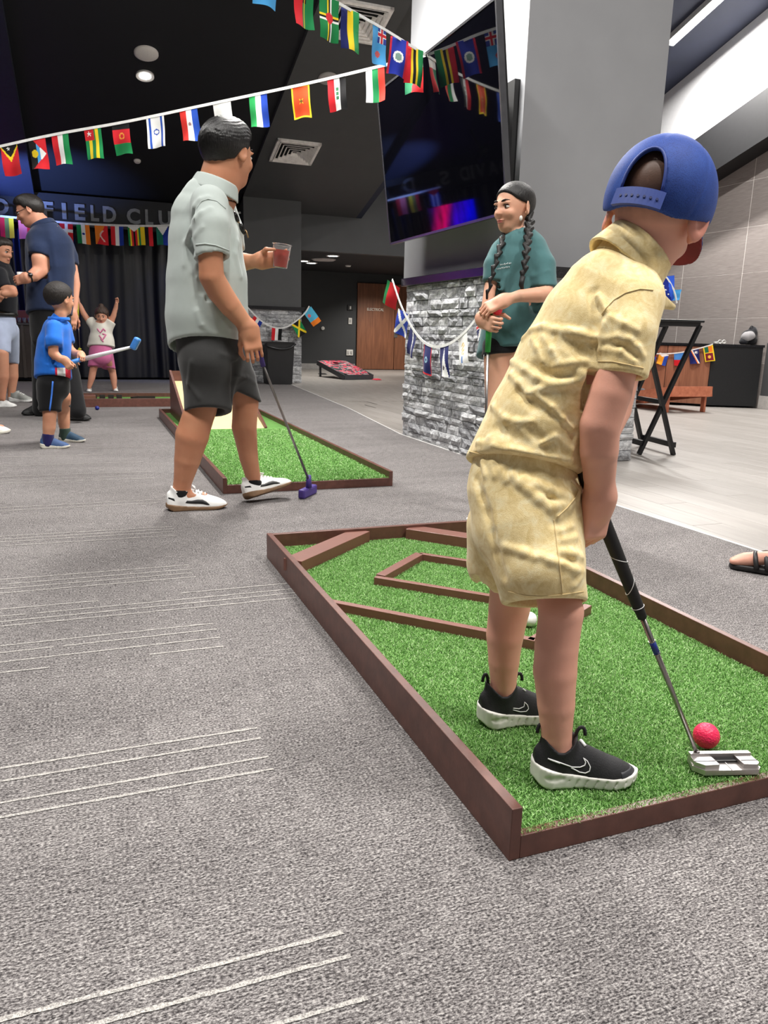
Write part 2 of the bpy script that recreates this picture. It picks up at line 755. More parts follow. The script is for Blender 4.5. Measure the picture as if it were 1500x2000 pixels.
# ---- wood plank floor
def wood_floor_mat(name, planks=False):
    t = NT(name)
    v = t.coord()
    g = t.noise(t.mapping(v, (9, 0.8, 9)), 3.0, 5, 0.6, 0.6)
    g2 = t.noise(t.mapping(v, (40, 1.5, 40)), 2.0, 3)
    f = t.math('ADD', t.math('MULTIPLY', g, 0.7), t.math('MULTIPLY', g2, 0.3))
    c = t.ramp(f, [(0.3, srgb(120, 115, 110)), (0.5, srgb(144, 139, 134)), (0.72, srgb(162, 157, 153))])
    if planks:
        oi = t.n('ShaderNodeObjectInfo').outputs['Random']
        c = t.mix(0.5, c, t.ramp(oi, [(0, srgb(134, 129, 124)), (1, srgb(156, 151, 147))]))
    t.base(c, 0.42, 0, 0.4)
    t.bump(f, 0.05, 0.002)
    return t.m


WF = wood_floor_mat('wood_floor')
wf = MB().box((2.5, -4, -0.05), (9.2, 18.2, -0.009)).build('floor_wood', WF, kind='structure')
wf['label'] = 'pale greyish wood plank floor'
MB().box((2.5, 9.4, -0.009), (9.2, 18.2, -0.003)).build('far_planks', WF, wf, kind='stuff')
WP = wood_floor_mat('wood_plank', True)
pm = MB().box((-0.0893, -0.609, -0.006), (0.0893, 0.609, 0.0), 0.0012).done('plank')
pm.materials.append(WP)
for r in range(34):
    off = (r * 0.437) % 1.22
    for c in range(-1, 8):
        y = 0.5 + c * 1.22 + off
        x = 2.55 + r * 0.18
        if y < 1.2 + 0.62 or y > 9.4 - 0.61 or (x > 6.2 and y < 4.2):
            continue
        o = bpy.data.objects.new('plank', pm)
        o.location = (x, y, -0.003)
        link(o, wf)
MB().box((2.5, -4, -0.009), (9.2, 1.82, -0.0035)).build('near_planks', WF, wf, kind='stuff')
tr = MB()
for (a, b) in zip(EDGE[1:], EDGE[2:]):
    d = np.array(b) - np.array(a)
    tr.bar((a[0], a[1], 0.001), (b[0] + d[0] * 0.0, b[1], 0.001), 0.014, 0.005)
tr.build('trim_1', plain('strip_metal', srgb(225, 224, 222), 0.35, 0.2), kind='structure', label='thin white strip between carpet and wood floor')

# ---- dark shell
GREY = plain('dark_grey_paint', srgb(70, 71, 72), 0.6, 0, 0.06, 3, 0.05)
GREY2 = plain('column_grey_paint', srgb(146, 147, 150), 0.55, 0, 0.04, 3, 0.05)
BLACK = plain('black_ceiling_paint', srgb(17, 18, 24), 0.75, 0, 0.1, 3)
NAVY = plain('navy_ceiling_paint', srgb(44, 49, 68), 0.7, 0, 0.1, 3)


def slope_box(name, x0, x1, y0, y1, c0, c1, mat, **kw):
    """a slab between two planes z = c - SL*y"""
    m = MB()
    pts = [(x0, y0, c0 - SL * y0), (x0, y1, c0 - SL * y1), (x0, y1, c1 - SL * y1), (x0, y0, c1 - SL * y0)]
    m.prism(pts, (x1 - x0, 0, 0))
    return m.build(name, mat, **kw)


slope_box('ceiling', -6.5, 2.5, -5, 14, 6.86, 7.1, BLACK, kind='structure', label='black sloping ceiling')
slope_box('ceiling_rafter', 2.5, 3.45, -5, 14, 6.8, 7.1, GREY, kind='structure', label='dark grey sloping rafter with air vents')
slope_box('ceiling_side', 3.45, 4.6, -5, 14, 6.88, 7.2, GREY, kind='structure', label='dark grey sloping ceiling beside rafter')
slope_box('ceiling_upper', 4.6, 9.2, -5, 14, 7.61, 7.9, NAVY, kind='structure', label='raised navy sloping ceiling over bar area')
slope_box('ceiling_step', 4.6, 4.7, -5, 14, 6.88, 7.7, NAVY, kind='structure', label='step between the lower and the raised ceiling')
slope_box('ceiling_rafter_far', -6.5, -0.57, -5, 13.9, 6.72, 6.9, plain('navy_rafter_paint', srgb(30, 34, 52), 0.65), kind='structure', label='dark navy rafter over stage')
MB().box((-6.7, -5, 0), (-6.5, 14, 8.6)).build('wall_left', BLACK, kind='structure')
MB().box((-6.7, -4.2, 0), (9.2, -4.0, 9)).build('wall_back', GREY, kind='structure')
MB().box((-6.5, 13.75, 0), (3.3, 13.9, 3.3)).build('wall_front', BLACK, kind='structure')
fas = MB().box((-6.5, 13.45, 2.36), (2.52, 13.75, 2.80)).build('wall_fascia', plain('fascia_paint', srgb(20, 22, 28), 0.6), kind='structure')
MB().box((-6.5, 13.35, 2.34), (2.52, 13.47, 2.365)).build('trim_2', plain('rail_metal', srgb(40, 42, 48), 0.4, 0.5), kind='structure')
LET = plain('sign_letter', srgb(128, 130, 134), 0.5, 0.2)


def wall_text(name, body, x0, x1, z, y, height, mat, parent=None, label=None, cat=None, depth=0.012, bold=0.0):
    Mx = Matrix(((1, 0, 0, 0), (0, 0, -1, 0), (0, 1, 0, 0), (0, 0, 0, 1)))
    o = text_mesh(name, body, 1.0, depth, mat, Matrix.Identity(4), parent, bold=bold)
    me = o.data
    co = np.empty(len(me.vertices) * 3, np.float32)
    me.vertices.foreach_get('co', co)
    co = co.reshape(-1, 3)
    mn, mx = co.min(0), co.max(0)
    co[:, 0] = x0 + (co[:, 0] - mn[0]) / (mx[0] - mn[0]) * (x1 - x0)
    co[:, 1] = z + (co[:, 1] - mn[1]) / (mx[1] - mn[1]) * height
    zz = co[:, 2].copy()
    co[:, 2] = co[:, 1]
    co[:, 1] = y - zz
    me.vertices.foreach_set('co', co.ravel())
    me.update()
    if label:
        o['label'] = label
    if cat:
        o['category'] = cat
    return o


sg = empty('wall_sign', (0.2, 13.45, 2.44), 'raised grey block letters reading D FIELD CLUB on fascia', 'sign')
for ch, xa, xb in (('D', -1.16, -0.935), ('F', -0.47, -0.32), ('I', -0.20, -0.14), ('E', -0.02, 0.13), ('L', 0.21, 0.33), ('D', 0.39, 0.585),
                   ('C', 0.74, 0.945), ('L', 1.02, 1.14), ('U', 1.225, 1.42), ('B', 1.52, 1.72)):
    wall_text('letter', ch, xa, xb, 2.44, 13.44, 0.235, LET, sg, bold=0.035)
sg2 = empty('wall_sign', (-2.4, 13.45, 2.44), 'raised grey block letters reading DAVID S. farther along fascia', 'sign')
for ch, x in zip('DAVIDS.', (-3.1, -2.86, -2.60, -2.36, -2.26, -1.86, -1.64)):
    wall_text('letter', ch, x, x + (0.06 if ch in 'I.' else 0.19), 2.44, 13.44, 0.235 if ch != '.' else 0.05, LET, sg2, bold=0.035)


# ---- stage curtain
def curtain(name, x0, x1, y, z0, z1, mat, label):
    n = int((x1 - x0) / 0.018)
    nz = 14
    V, Q = [], []
    rr = random.Random(5)
    ph = [rr.uniform(0, 6.28) for _ in range(6)]
    for j in range(nz + 1):
        z = z0 + (z1 - z0) * j / nz
        for i in range(n + 1):
            x = x0 + (x1 - x0) * i / n
            a = 0.035 + 0.03 * math.sin(x * 1.7 + ph[0])
            d = a * math.sin(x * 34 + 1.3 * math.sin(x * 3.1 + ph[1]) + 0.25 * math.sin(z * 1.3)) + 0.03 * math.sin(x * 9.0 + ph[2])
            V.append((x + 0.01 * math.sin(z * 2 + x * 7), y + d * (0.5 + 0.5 * (1 - j / nz)), z))
    for j in range(nz):
        for i in range(n):
            k = j * (n + 1) + i
            Q.append((k, k + 1, k + n + 2, k + n + 1))
    return obj(name, arr_mesh(name, V, Q), mat, None, label, 'curtain')


ct = NT('curtain_satin')
ct.base(ct.ramp(ct.noise(ct.coord(), 3.0, 3), [(0.3, srgb(6, 7, 13)), (0.7, srgb(11, 14, 26))]), 0.42, 0, 0.5)
curtain('stage_curtain', -6.3, 2.48, 13.58, 0.04, 2.37, ct.m, 'dark navy pleated stage curtain hanging under the fascia')


# ---- stacked-stone plinths
def stone_mats():
    out = []
    for i, (a, b, c) in enumerate((((116, 117, 119), (174, 175, 177), (220, 221, 222)), ((142, 143, 145), (196, 197, 199), (232, 233, 233)), ((92, 93, 96), (150, 151, 154), (200, 202, 204)))):
        t = NT('ledger_stone')
        v = t.coord('Object')
        oi = t.n('ShaderNodeObjectInfo')
        add = t.n('ShaderNodeVectorMath', operation='ADD')
        t.l(t.mapping(v, (0.2, 0.2, 0.06)), add.inputs[0])
        t.l(oi.outputs['Location'], add.inputs[1])
        n = t.noise(add.outputs[0], 22, 5, 0.65)
        t.base(t.ramp(n, [(0.3, srgb(*a)), (0.5, srgb(*b)), (0.72, srgb(*c))]), 0.85, 0, 0.25)
        t.bump(t.noise(add.outputs[0], 60, 4, 0.7), 0.6, 0.01)
        out.append(t.m)
    return out


SM = stone_mats()
STONES = []
rs = random.Random(11)
for i in range(9):                     # unit stones: x along, z up, front at -y
    nx, nz = 5, 3
    V, Q = [], []
    for j in range(nz):
        for k in range(nx):
            e = (k in (0, nx - 1)) or (j in (0, nz - 1))
            V.append((k / (nx - 1) - 0.5, (-0.55 if e else -1.0) + rs.uniform(-0.3, 0.28), j / (nz - 1) - 0.5))
    for j in range(nz):
        for k in range(nx):
            if (k in (0, nx - 1)) or (j in (0, nz - 1)):
                pass
    for j in range(nz - 1):
        for k in range(nx - 1):
            a = j * nx + k
            Q.append((a, a + 1, a + nx + 1, a + nx))
    ring = [k for k in range(nx)] + [nx * (j + 1) + nx - 1 for j in range(nz - 1)] + [nx * (nz - 1) + k for k in range(nx - 2, -1, -1)] + [nx * j for j in range(nz - 2, 0, -1)]
    base = len(V)
    for r_ in ring:
        V.append((V[r_][0], 1.0, V[r_][2]))
    L = len(ring)
    for q in range(L):
        Q.append((ring[q], base + q, base + (q + 1) % L, ring[(q + 1) % L]))
    me = arr_mesh('stone', V, Q, False)
    me.materials.append(SM[i % 3])
    STONES.append(me)


def stone_face(parent, p0, u, length, z0, z1, rows, lmin, lmax, seed):
    """stones on a vertical face starting at p0 running along u; the face looks to the right-hand side of u turned"""
    rr = random.Random(seed)
    u = Vector((u[0], u[1], 0)).normalized()
    ang = math.atan2(u.y, u.x)
    hs = [rr.uniform(0.75, 1.3) for _ in range(rows)]
    sc = (z1 - z0) / sum(hs)
    z = z0
    for h in hs:
        h *= sc
        x = 0.0
        while x < length - 0.01:
            w = rr.uniform(lmin, lmax)
            if length - x - w < lmin:
                w = length - x
            o = bpy.data.objects.new('stone', rr.choice(STONES))
            prot = rr.choice((0.010, 0.014, 0.02, 0.028))
            c = Vector(p0) + u * (x + w / 2)
            o.location = (c.x, c.y, z + h / 2)
            o.rotation_euler = (0, 0, ang)
            o.scale = (w - 0.003, prot, h - 0.004)
            link(o, parent)
            x += w
        z += h


# front plinth
PX0, PX1, PY0, PY1, PZ = 2.545, 3.64, 4.50, 6.15, 1.235
DSTONE = plain('stone_backing', srgb(70, 71, 73), 0.9)
pl1 = MB().box((PX0, PY0, 0), (PX1, PY1, PZ)).build('wall_plinth', DSTONE, kind='structure', label='stacked grey ledger stone plinth of front column')
stone_face(pl1, (PX0, PY1, 0), (0, -1), PY1 - PY0, 0.0, PZ, 20, 0.11, 0.30, 1)
stone_face(pl1, (PX0, PY0, 0), (1, 0), PX1 - PX0, 0.0, PZ, 20, 0.12, 0.34, 2)


def granite():
    t = NT('black_granite')
    v = t.coord()
    n = t.noise(v, 160, 3, 0.7)
    t.base(t.ramp(n, [(0.4, srgb(14, 14, 17)), (0.62, srgb(34, 34, 38)), (0.75, srgb(92, 92, 96))]), 0.22, 0, 0.5)
    return t.m


GR = granite()
MB().box((PX0 - 0.045, PY0 - 0.045, PZ), (PX1 + 0.045, PY1 + 0.045, PZ + 0.062), 0.004).build('trim_3', GR, kind='structure', label='polished black granite ledge on front plinth')
CY1 = float(on_axis(803, 60, 0, 2.7)[1])
MB().box((2.7, 4.69, PZ + 0.06), (3.785, CY1, 6.2)).build('wall_column', GREY2, kind='structure', label='tall grey square column above front plinth')
# rear plinth and column
pl2 = MB().box((2.5, 12.98, 0), (3.45, 13.7, 1.2)).build('wall_plinth_rear', DSTONE, kind='structure', label='stacked grey ledger stone plinth of rear column')
stone_face(pl2, (2.5, 12.98, 0), (1, 0), 0.95, 0.0, 1.2, 17, 0.12, 0.3, 3)
MB().box((2.44, 12.92, 1.2), (3.5, 13.7, 1.25)).build('trim_4', GR, kind='structure', label='dark ledge on rear plinth')
MB().box((2.5, 13.0, 1.25), (3.45, 13.7, 3.1)).build('wall_column_rear', GREY, kind='structure', label='dark grey rear column')

# ---- far hall with the electrical room door
MB().box((3.45, 13.6, 2.235), (9.2, 13.75, 3.4)).build('wall_bulkhead', GREY, kind='structure')
MB().box((2.4, 13.75, 2.235), (9.2, 18.2, 2.3)).build('ceiling_hall', BLACK, kind='structure')
FARW = plain('far_wall_paint', srgb(52, 54, 56), 0.6, 0, 0.05, 3)
MB().box((2.3, 17.95, 0), (9.2, 18.15, 2.3)).build('wall_far', FARW, kind='structure')
MB().box((2.3, 13.7, 0), (2.4, 18.15, 2.3)).build('wall_hall', FARW, kind='structure')
MB().box((2.4, 17.925, 0), (6.1, 17.95, 0.13)).build('baseboard_far', plain('base_grey', srgb(150, 148, 146), 0.5), kind='structure')
dt = NT('door_wood')
dv = dt.coord()
dt.base(dt.ramp(dt.noise(dt.mapping(dv, (14, 14, 0.9)), 2.0, 5, 0.6, 0.4), [(0.3, srgb(106, 66, 46)), (0.7, srgb(140, 91, 64))]), 0.45)
DW = dt.m
door = empty('door_1', (6.7, 17.94, 0), kind='structure')
door['label'] = 'brown wood veneer double door marked ELECTRICAL'
MB().box((6.13, 17.90, 0.01), (7.085, 17.945, 2.02), 0.004).build('door_leaf', DW, door)
lf2 = MB().box((7.10, 17.90, 0.01), (8.05, 17.945, 2.02), 0.004).build('door_leaf', DW, door)
wall_text('door_lettering', 'ELECTRICAL', *[float(on_axis(x, 604, 1, 17.9)[0]) for x in (717, 749.5)], float(on_axis(730, 607, 1, 17.9)[2]), 17.897, 0.062, plain('white_letter', srgb(220, 215, 205), 0.5), door)
hp = on_axis(773, 652, 1, 17.9)
MB().box((hp[0] - .045, 17.885, hp[2] - .09), (hp[0] + .04, 17.9, hp[2] + .09), .004).bar((hp[0] - .03, 17.86, hp[2] + .02), (hp[0] + .11, 17.86, hp[2] + .02), .02, .02).bar((hp[0], 17.9, hp[2] + .02), (hp[0], 17.85, hp[2] + .02), .02, .02).build('door_handle', plain('steel', srgb(170, 170, 170), 0.3, 0.9), lf2)
WPL = plain('white_plastic', srgb(215, 213, 208), 0.5)


def wall_plate(name, px0, py0, px1, py1, mat, label, cat, toggles=0):
    a, b = on_axis(px0, py1, 1, 17.95), on_axis(px1, py0, 1, 17.95)
    r = MB().box((a[0], 17.925, a[2]), (b[0], 17.952, b[2]), 0.004).build(name, mat, None, label, cat)
    for k in range(toggles):
        x = a[0] + (b[0] - a[0]) * (k + 0.5) / toggles
        MB().box((x - .02, 17.912, (a[2] + b[2]) / 2 - .035), (x + .02, 17.926, (a[2] + b[2]) / 2 + .035), .003).build('rocker', WPL if mat is not WPL else plain('rocker_grey', srgb(170, 168, 165)), r)
    return r


wall_plate('light_switch', 680, 621, 687, 633, WPL, 'white light switch plate on dark far wall beside door', 'light switch', 1)
wall_plate('wall_outlet', 676, 683, 689, 694, WPL, 'white double outlet plate low on dark far wall', 'outlet', 2)
wall_plate('room_plaque', 678, 596, 689, 606, plain('plaque_black', srgb(16, 16, 17), 0.4), 'small black room plaque above the light switch', 'plaque', 1)
kp = on_axis(630, 641, 1, 17.95)
MB().tube([(kp[0], 17.95, kp[2]), (kp[0], 17.91, kp[2])], 0.04, 14).tube([(kp[0], 17.91, kp[2]), (kp[0], 17.90, kp[2])], 0.02, 10).build('push_button', WPL, None, 'round white push button on dark far wall', 'button')

# ---- right wall: big tiles, slanting beam, white upper wall
MB().box((8.4915, -4, 0), (8.7, 18, 3.6)).build('wall_right', plain('grout', srgb(226, 220, 215), 0.8), kind='structure')
wr = bpy.data.objects['wall_right']
tt = NT('wall_tile')
tv = tt.coord()
oi = tt.n('ShaderNodeObjectInfo')
ad = tt.n('ShaderNodeVectorMath', operation='ADD')
tt.l(tt.mapping(tv, (1, 1.3, 26)), ad.inputs[0])
tt.l(oi.outputs['Location'], ad.inputs[1])
tn = tt.noise(ad.outputs[0], 4.0, 5, 0.6, 0.3)
tt.base(tt.mix(0.3, tt.ramp(tn, [(0.32, srgb(132, 124, 120)), (0.68, srgb(164, 156, 152))]), tt.ramp(oi.outputs['Random'], [(0, srgb(138, 130, 126)), (1, srgb(158, 150, 146))])), 0.45)
tme = MB().box((-0.012, -0.5765, -0.2965), (0.0, 0.5765, 0.2965), 0.002).done('tile')
tme.materials.append(tt.m)
for r in range(7):
    for c in range(7):
        o = bpy.data.objects.new('tile', tme)
        o.location = (8.502, 8.54 - 1.16 * 1.5 + c * 1.16, 0.3 + 0.0 + r * 0.597 - 0.005)
        link(o, wr)
slope_box('wall_right_upper', 8.44, 8.7, -4, 14, 6.40, 7.7, plain('white_wall_paint', srgb(222, 222, 224), 0.7, 0, 0.03), kind='structure', label='white upper wall above slanting dark beam')
slope_box('trim_5', 8.18, 8.7, -4, 14, 5.80, 6.42, plain('beam_black', srgb(26, 26, 28), 0.6), kind='structure', label='slanting black beam along right wall')
MB().box((8.46, 3, 0.1), (8.5, 7.93, 0.86)).build('wall_wainscot', GREY, kind='structure')
MB().box((8.45, 3, 0.0), (8.5, 7.94, 0.17)).build('baseboard_right', plain('base_light', srgb(176, 172, 168), 0.5), kind='structure')


# ---- ceiling fittings
def ceil_pt(x, y, c):
    return Vector((x, y, c - SL * y))


def ceil_frame(x, y, c):
    """matrix with local -z pointing down out of the sloping ceiling"""
    ca, sa = math.cos(SLA), math.sin(SLA)
    return Matrix.Translation(ceil_pt(x, y, c)) @ Matrix.Rotation(SLA, 4, 'X')


VENTW = plain('vent_white', srgb(243, 238, 234), 0.5)


def air_vent(x, y, c, w, d, label):
    root = empty('air_vent', ceil_pt(x, y, c), label, 'air vent')
    fr = ceil_frame(x, y, c)
    k = 0
    m = MB()
    for s in (-1, 1):
        m.box((s * w / 2 - (0.045 if s > 0 else 0), -d / 2, -0.03), (s * w / 2 + (0.045 if s < 0 else 0), d / 2, 0.0))
        m.box((-w / 2, s * d / 2 - (0.045 if s > 0 else 0), -0.03), (w / 2, s * d / 2 + (0.045 if s < 0 else 0), 0.0))
    me = m.done('frame')
    me.transform(fr)
    obj('frame', me, VENTW, root)
    b = MB().box((-w / 2 + .02, -d / 2 + .02, -0.004), (w / 2 - .02, d / 2 - .02, 0.02)).done('duct')
    b.transform(fr)
    obj('duct', b, plain('duct_black', srgb(12, 12, 13), 0.8), root)
    for i in range(5):                 # stepped square louvres
        s0 = 0.86 - i * 0.165
        m = MB()
        for (ax, sg_) in ((0, 1), (0, -1), (1, 1), (1, -1)):
            hw, hd = w / 2 * s0, d / 2 * s0
            iw, idd = w / 2 * (s0 - 0.105), d / 2 * (s0 - 0.105)
            zt, zb = -0.012, -0.045
            if ax == 0:
                q = [(-hw, sg_ * hd, zb), (hw, sg_ * hd, zb), (iw, sg_ * idd, zt), (-iw, sg_ * idd, zt)]
            else:
                q = [(sg_ * hw, -hd, zb), (sg_ * hw, hd, zb), (sg_ * iw, idd, zt), (sg_ * iw, -idd, zt)]
            m.prism(q, (0, 0, 0.004))
        me = m.done('louvre')
        me.transform(fr)
        obj('louvre', me, VENTW, root)
    return root


air_vent(2.97, 11.55, 6.8, 0.63, 0.6, 'square white louvred air vent on grey rafter near rear column')
air_vent(2.98, 8.87, 6.8, 0.63, 0.6, 'square white louvred air vent on grey rafter behind strings of flags')


def disc(name, x, y, c, r, mat, label, cat, h=0.03, group=None):
    me = MB().lathe([(0, -h), (r * 0.8, -h), (r, -h * 0.5), (r, 0.01), (0, 0.01)], seg=28).done(name)
    me.transform(ceil_frame(x, y, c))
    return obj(name, me, mat, None, label, cat, group)


sp = disc('ceiling_speaker', 0.845, 10.0, 6.86, 0.135, plain('speaker_grille', srgb(232, 226, 222), 0.6, 0, 0.2, 300), 'round pale ceiling speaker above lit downlight', 'speaker')
dl = empty('downlight', ceil_pt(0.855, 10.4, 6.86), 'round lit downlight on the black ceiling', 'light')
LEDW = emit('led_lamp', (1, 0.97, 0.92, 1), 14.0)
me = MB().lathe([(0.105, -0.02), (0.105, 0.01), (0.07, 0.01), (0.07, -0.014), (0.105, -0.02)], seg=24).done('ring')
me.transform(ceil_frame(0.855, 10.4, 6.86))
obj('ring', me, VENTW, dl)
me = MB().lathe([(0, -0.012), (0.07, -0.012), (0.07, 0.0), (0, 0.0)], seg=24).done('lamp')
me.transform(ceil_frame(0.855, 10.4, 6.86))
obj('lamp', me, LEDW, dl)
disc('smoke_detector', 0.86, 12.35, 6.86, 0.05, VENTW, 'small white smoke detector on black ceiling', 'detector')
disc('ceiling_speaker', 2.95, 9.87, 6.8, 0.12, plain('speaker_grille2', srgb(170, 165, 163), 0.6, 0, 0.2, 300), 'round grey ceiling speaker between two air vents', 'speaker')
FIXM = plain('fixture_body', srgb(210, 210, 208), 0.5)
LEDL = emit('led_strip', (1, 0.99, 0.93, 1), 9.0)
for i, (_x, _y, _hl, _c, _p) in enumerate(FIXTURES):
    r = empty('linear_ceiling_light', ceil_pt(_x, _y, _c), ['linear ceiling light on stage-side ceiling', 'linear ceiling light over carpet by back wall', 'added unseen ceiling light brightening the column face',
              'bright linear light along navy ceiling by white upper wall', 'linear ceiling light under the stage rafter', 'unseen linear light over the carpet, hung low to brighten air vents', 'added unseen ceiling light brightening tile wall and wood floor'][i], 'light')
    fr = ceil_frame(_x, _y, _c - DROP.get(i, 0))
    if i in DROP:
        for sy in (-.8, .8):
            MB().tube([(_x, _y + sy * _hl, _c - SL * (_y + sy * _hl) + .02), (_x, _y + sy * _hl, _c - SL * (_y + sy * _hl) - DROP[i])], .003, 6).build('wire', FIXM, r)
    me = MB().box((-0.07, -_hl, -0.07), (0.07, _hl, 0.01), 0.004).done('housing')
    me.transform(fr)
    obj('housing', me, FIXM, r)
    me = MB().box((-0.06, -_hl + .01, -0.085), (0.06, _hl - .01, -0.069), 0.003).done('diffuser')
    me.transform(fr)
    obj('diffuser', me, LEDL, r)
for i, (px, py) in enumerate([(650, 499), (608, 513), (592.5, 509)]):
    d = ray(px, py)
    p = CC + d * ((2.235 - CAMH) / d[2])
    r = empty('hall_downlight', p, ['lit hall downlight nearest bulkhead', 'lit hall downlight farther down the hall', 'lit hall downlight half hidden by rear column'][i], 'light')
    MB().lathe([(0.12, -0.015), (0.13, 0.0), (0.09, 0.0), (0.09, -0.012), (0.12, -0.015)], p, 20).build('ring', VENTW, r)
    MB().lathe([(0, -0.012), (0.09, -0.012), (0.09, 0), (0, 0)], p, 20).build('lamp', LEDW, r)
d = ray(632, 506)
p = CC + d * ((2.235 - CAMH) / d[2])
MB().lathe([(0, -0.03), (0.2, -0.03), (0.24, -0.01), (0.24, 0.0), (0, 0.0)], p, 24).build('hall_speaker', plain('spk3', srgb(190, 186, 184)), None, 'round white hall ceiling speaker', 'speaker')
d = ray(680, 518)
p = CC + d * ((2.235 - CAMH) / d[2])
MB().lathe([(0, -0.03), (0.05, -0.03), (0.06, -0.01), (0.06, 0.0), (0, 0.0)], p, 16).build('hall_detector', VENTW, None, 'tiny white detector on hall ceiling', 'detector')
for loc, tgt, lab in STAGE:
    L, T = Vector(loc), Vector(tgt)
    dd = (T - L).normalized()
    r = empty('stage_light', L, lab, 'stage light')
    MB().tube([L - dd * 0.32, L - dd * 0.06], [0.07, 0.08], 16).build('can', plain('can_black', srgb(14, 14, 14), 0.5), r)
    if L.z > 2:
        MB().bar(L - dd * 0.2, (L.x, L.y, 6.72 - SL * L.y + 0.02), 0.03, 0.03).build('hanger', plain('can_black', srgb(14, 14, 14)), r)
    else:
        MB().bar(L - dd * 0.2, (L.x, L.y, 0.0), 0.03, 0.03).build('stand', plain('can_black', srgb(14, 14, 14)), r)
# added glowing panel: stands in for coloured stage light in the television reflection
vsn = empty('glow_panel', (-1.6, 13.2, 1.25), 'added glowing panel for magenta and blue stage light', 'screen')
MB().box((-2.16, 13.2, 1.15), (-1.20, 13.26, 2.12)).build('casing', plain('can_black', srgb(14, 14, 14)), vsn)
t = NT('painted_beams')
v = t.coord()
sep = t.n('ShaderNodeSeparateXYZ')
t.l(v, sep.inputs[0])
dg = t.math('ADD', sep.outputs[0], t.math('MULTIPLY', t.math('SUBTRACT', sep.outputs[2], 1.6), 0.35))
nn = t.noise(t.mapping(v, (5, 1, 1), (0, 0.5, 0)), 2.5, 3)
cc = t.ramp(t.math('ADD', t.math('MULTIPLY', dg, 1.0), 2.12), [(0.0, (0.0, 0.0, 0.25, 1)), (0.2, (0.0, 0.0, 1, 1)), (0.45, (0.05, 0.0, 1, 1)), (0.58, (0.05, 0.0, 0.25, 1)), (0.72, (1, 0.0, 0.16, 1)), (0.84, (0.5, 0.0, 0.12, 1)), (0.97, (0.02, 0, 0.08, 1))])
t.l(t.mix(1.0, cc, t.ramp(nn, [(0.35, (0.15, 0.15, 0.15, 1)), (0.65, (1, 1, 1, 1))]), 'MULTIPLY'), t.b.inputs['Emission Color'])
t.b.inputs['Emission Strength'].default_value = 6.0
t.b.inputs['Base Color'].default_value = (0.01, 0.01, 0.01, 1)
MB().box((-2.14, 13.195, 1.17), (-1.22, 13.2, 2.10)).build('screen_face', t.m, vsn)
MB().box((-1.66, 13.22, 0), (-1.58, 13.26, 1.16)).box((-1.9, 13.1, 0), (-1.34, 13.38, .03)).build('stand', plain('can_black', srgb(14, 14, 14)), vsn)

# ================================================================== OBJECTS
def brown_mat():
    t = NT('brown_painted_wood')
    v = t.coord()
    n = t.noise(t.mapping(v, (3, 3, 3)), 9, 4)
    t.base(t.ramp(n, [(0.3, srgb(86, 54, 46)), (0.7, srgb(106, 68, 58))]), 0.42, 0, 0.5)
    t.bump(t.noise(v, 70, 3), 0.12, 0.003)
    return t.m


BROWN = brown_mat()
BROWN2 = plain('brown_painted_trim', srgb(116, 74, 63), 0.42, 0, 0.08, 12, 0.08)


def turf_mat(name, g1, g2, g3, sc):
    t = NT(name)
    v = t.coord()
    n = t.noise(v, sc, 3, 0.7)
    n2 = t.noise(v, 6, 3)
    c = t.ramp(n, [(0.34, g1), (0.5, g2), (0.66, g3)])
    c = t.mix(0.25, c, t.ramp(n2, [(0.3, g1), (0.7, g2)]))
    t.base(c, 0.8, 0, 0.2)
    t.bump(n, 0.9, 0.008)
    return t.m


TURF = turf_mat('turf_backing', srgb(44, 70, 32), srgb(78, 118, 54), srgb(116, 164, 86), 260)
TURF2 = turf_mat('turf_far', srgb(66, 108, 50), srgb(102, 152, 76), srgb(140, 188, 110), 200)


def blade_mat():
    t = NT('turf_blade')
    a = t.n('ShaderNodeAttribute', attribute_name='Col')
    t.base(a.outputs['Color'], 0.5, 0, 0.3)
    return t.m


BLADE = blade_mat()


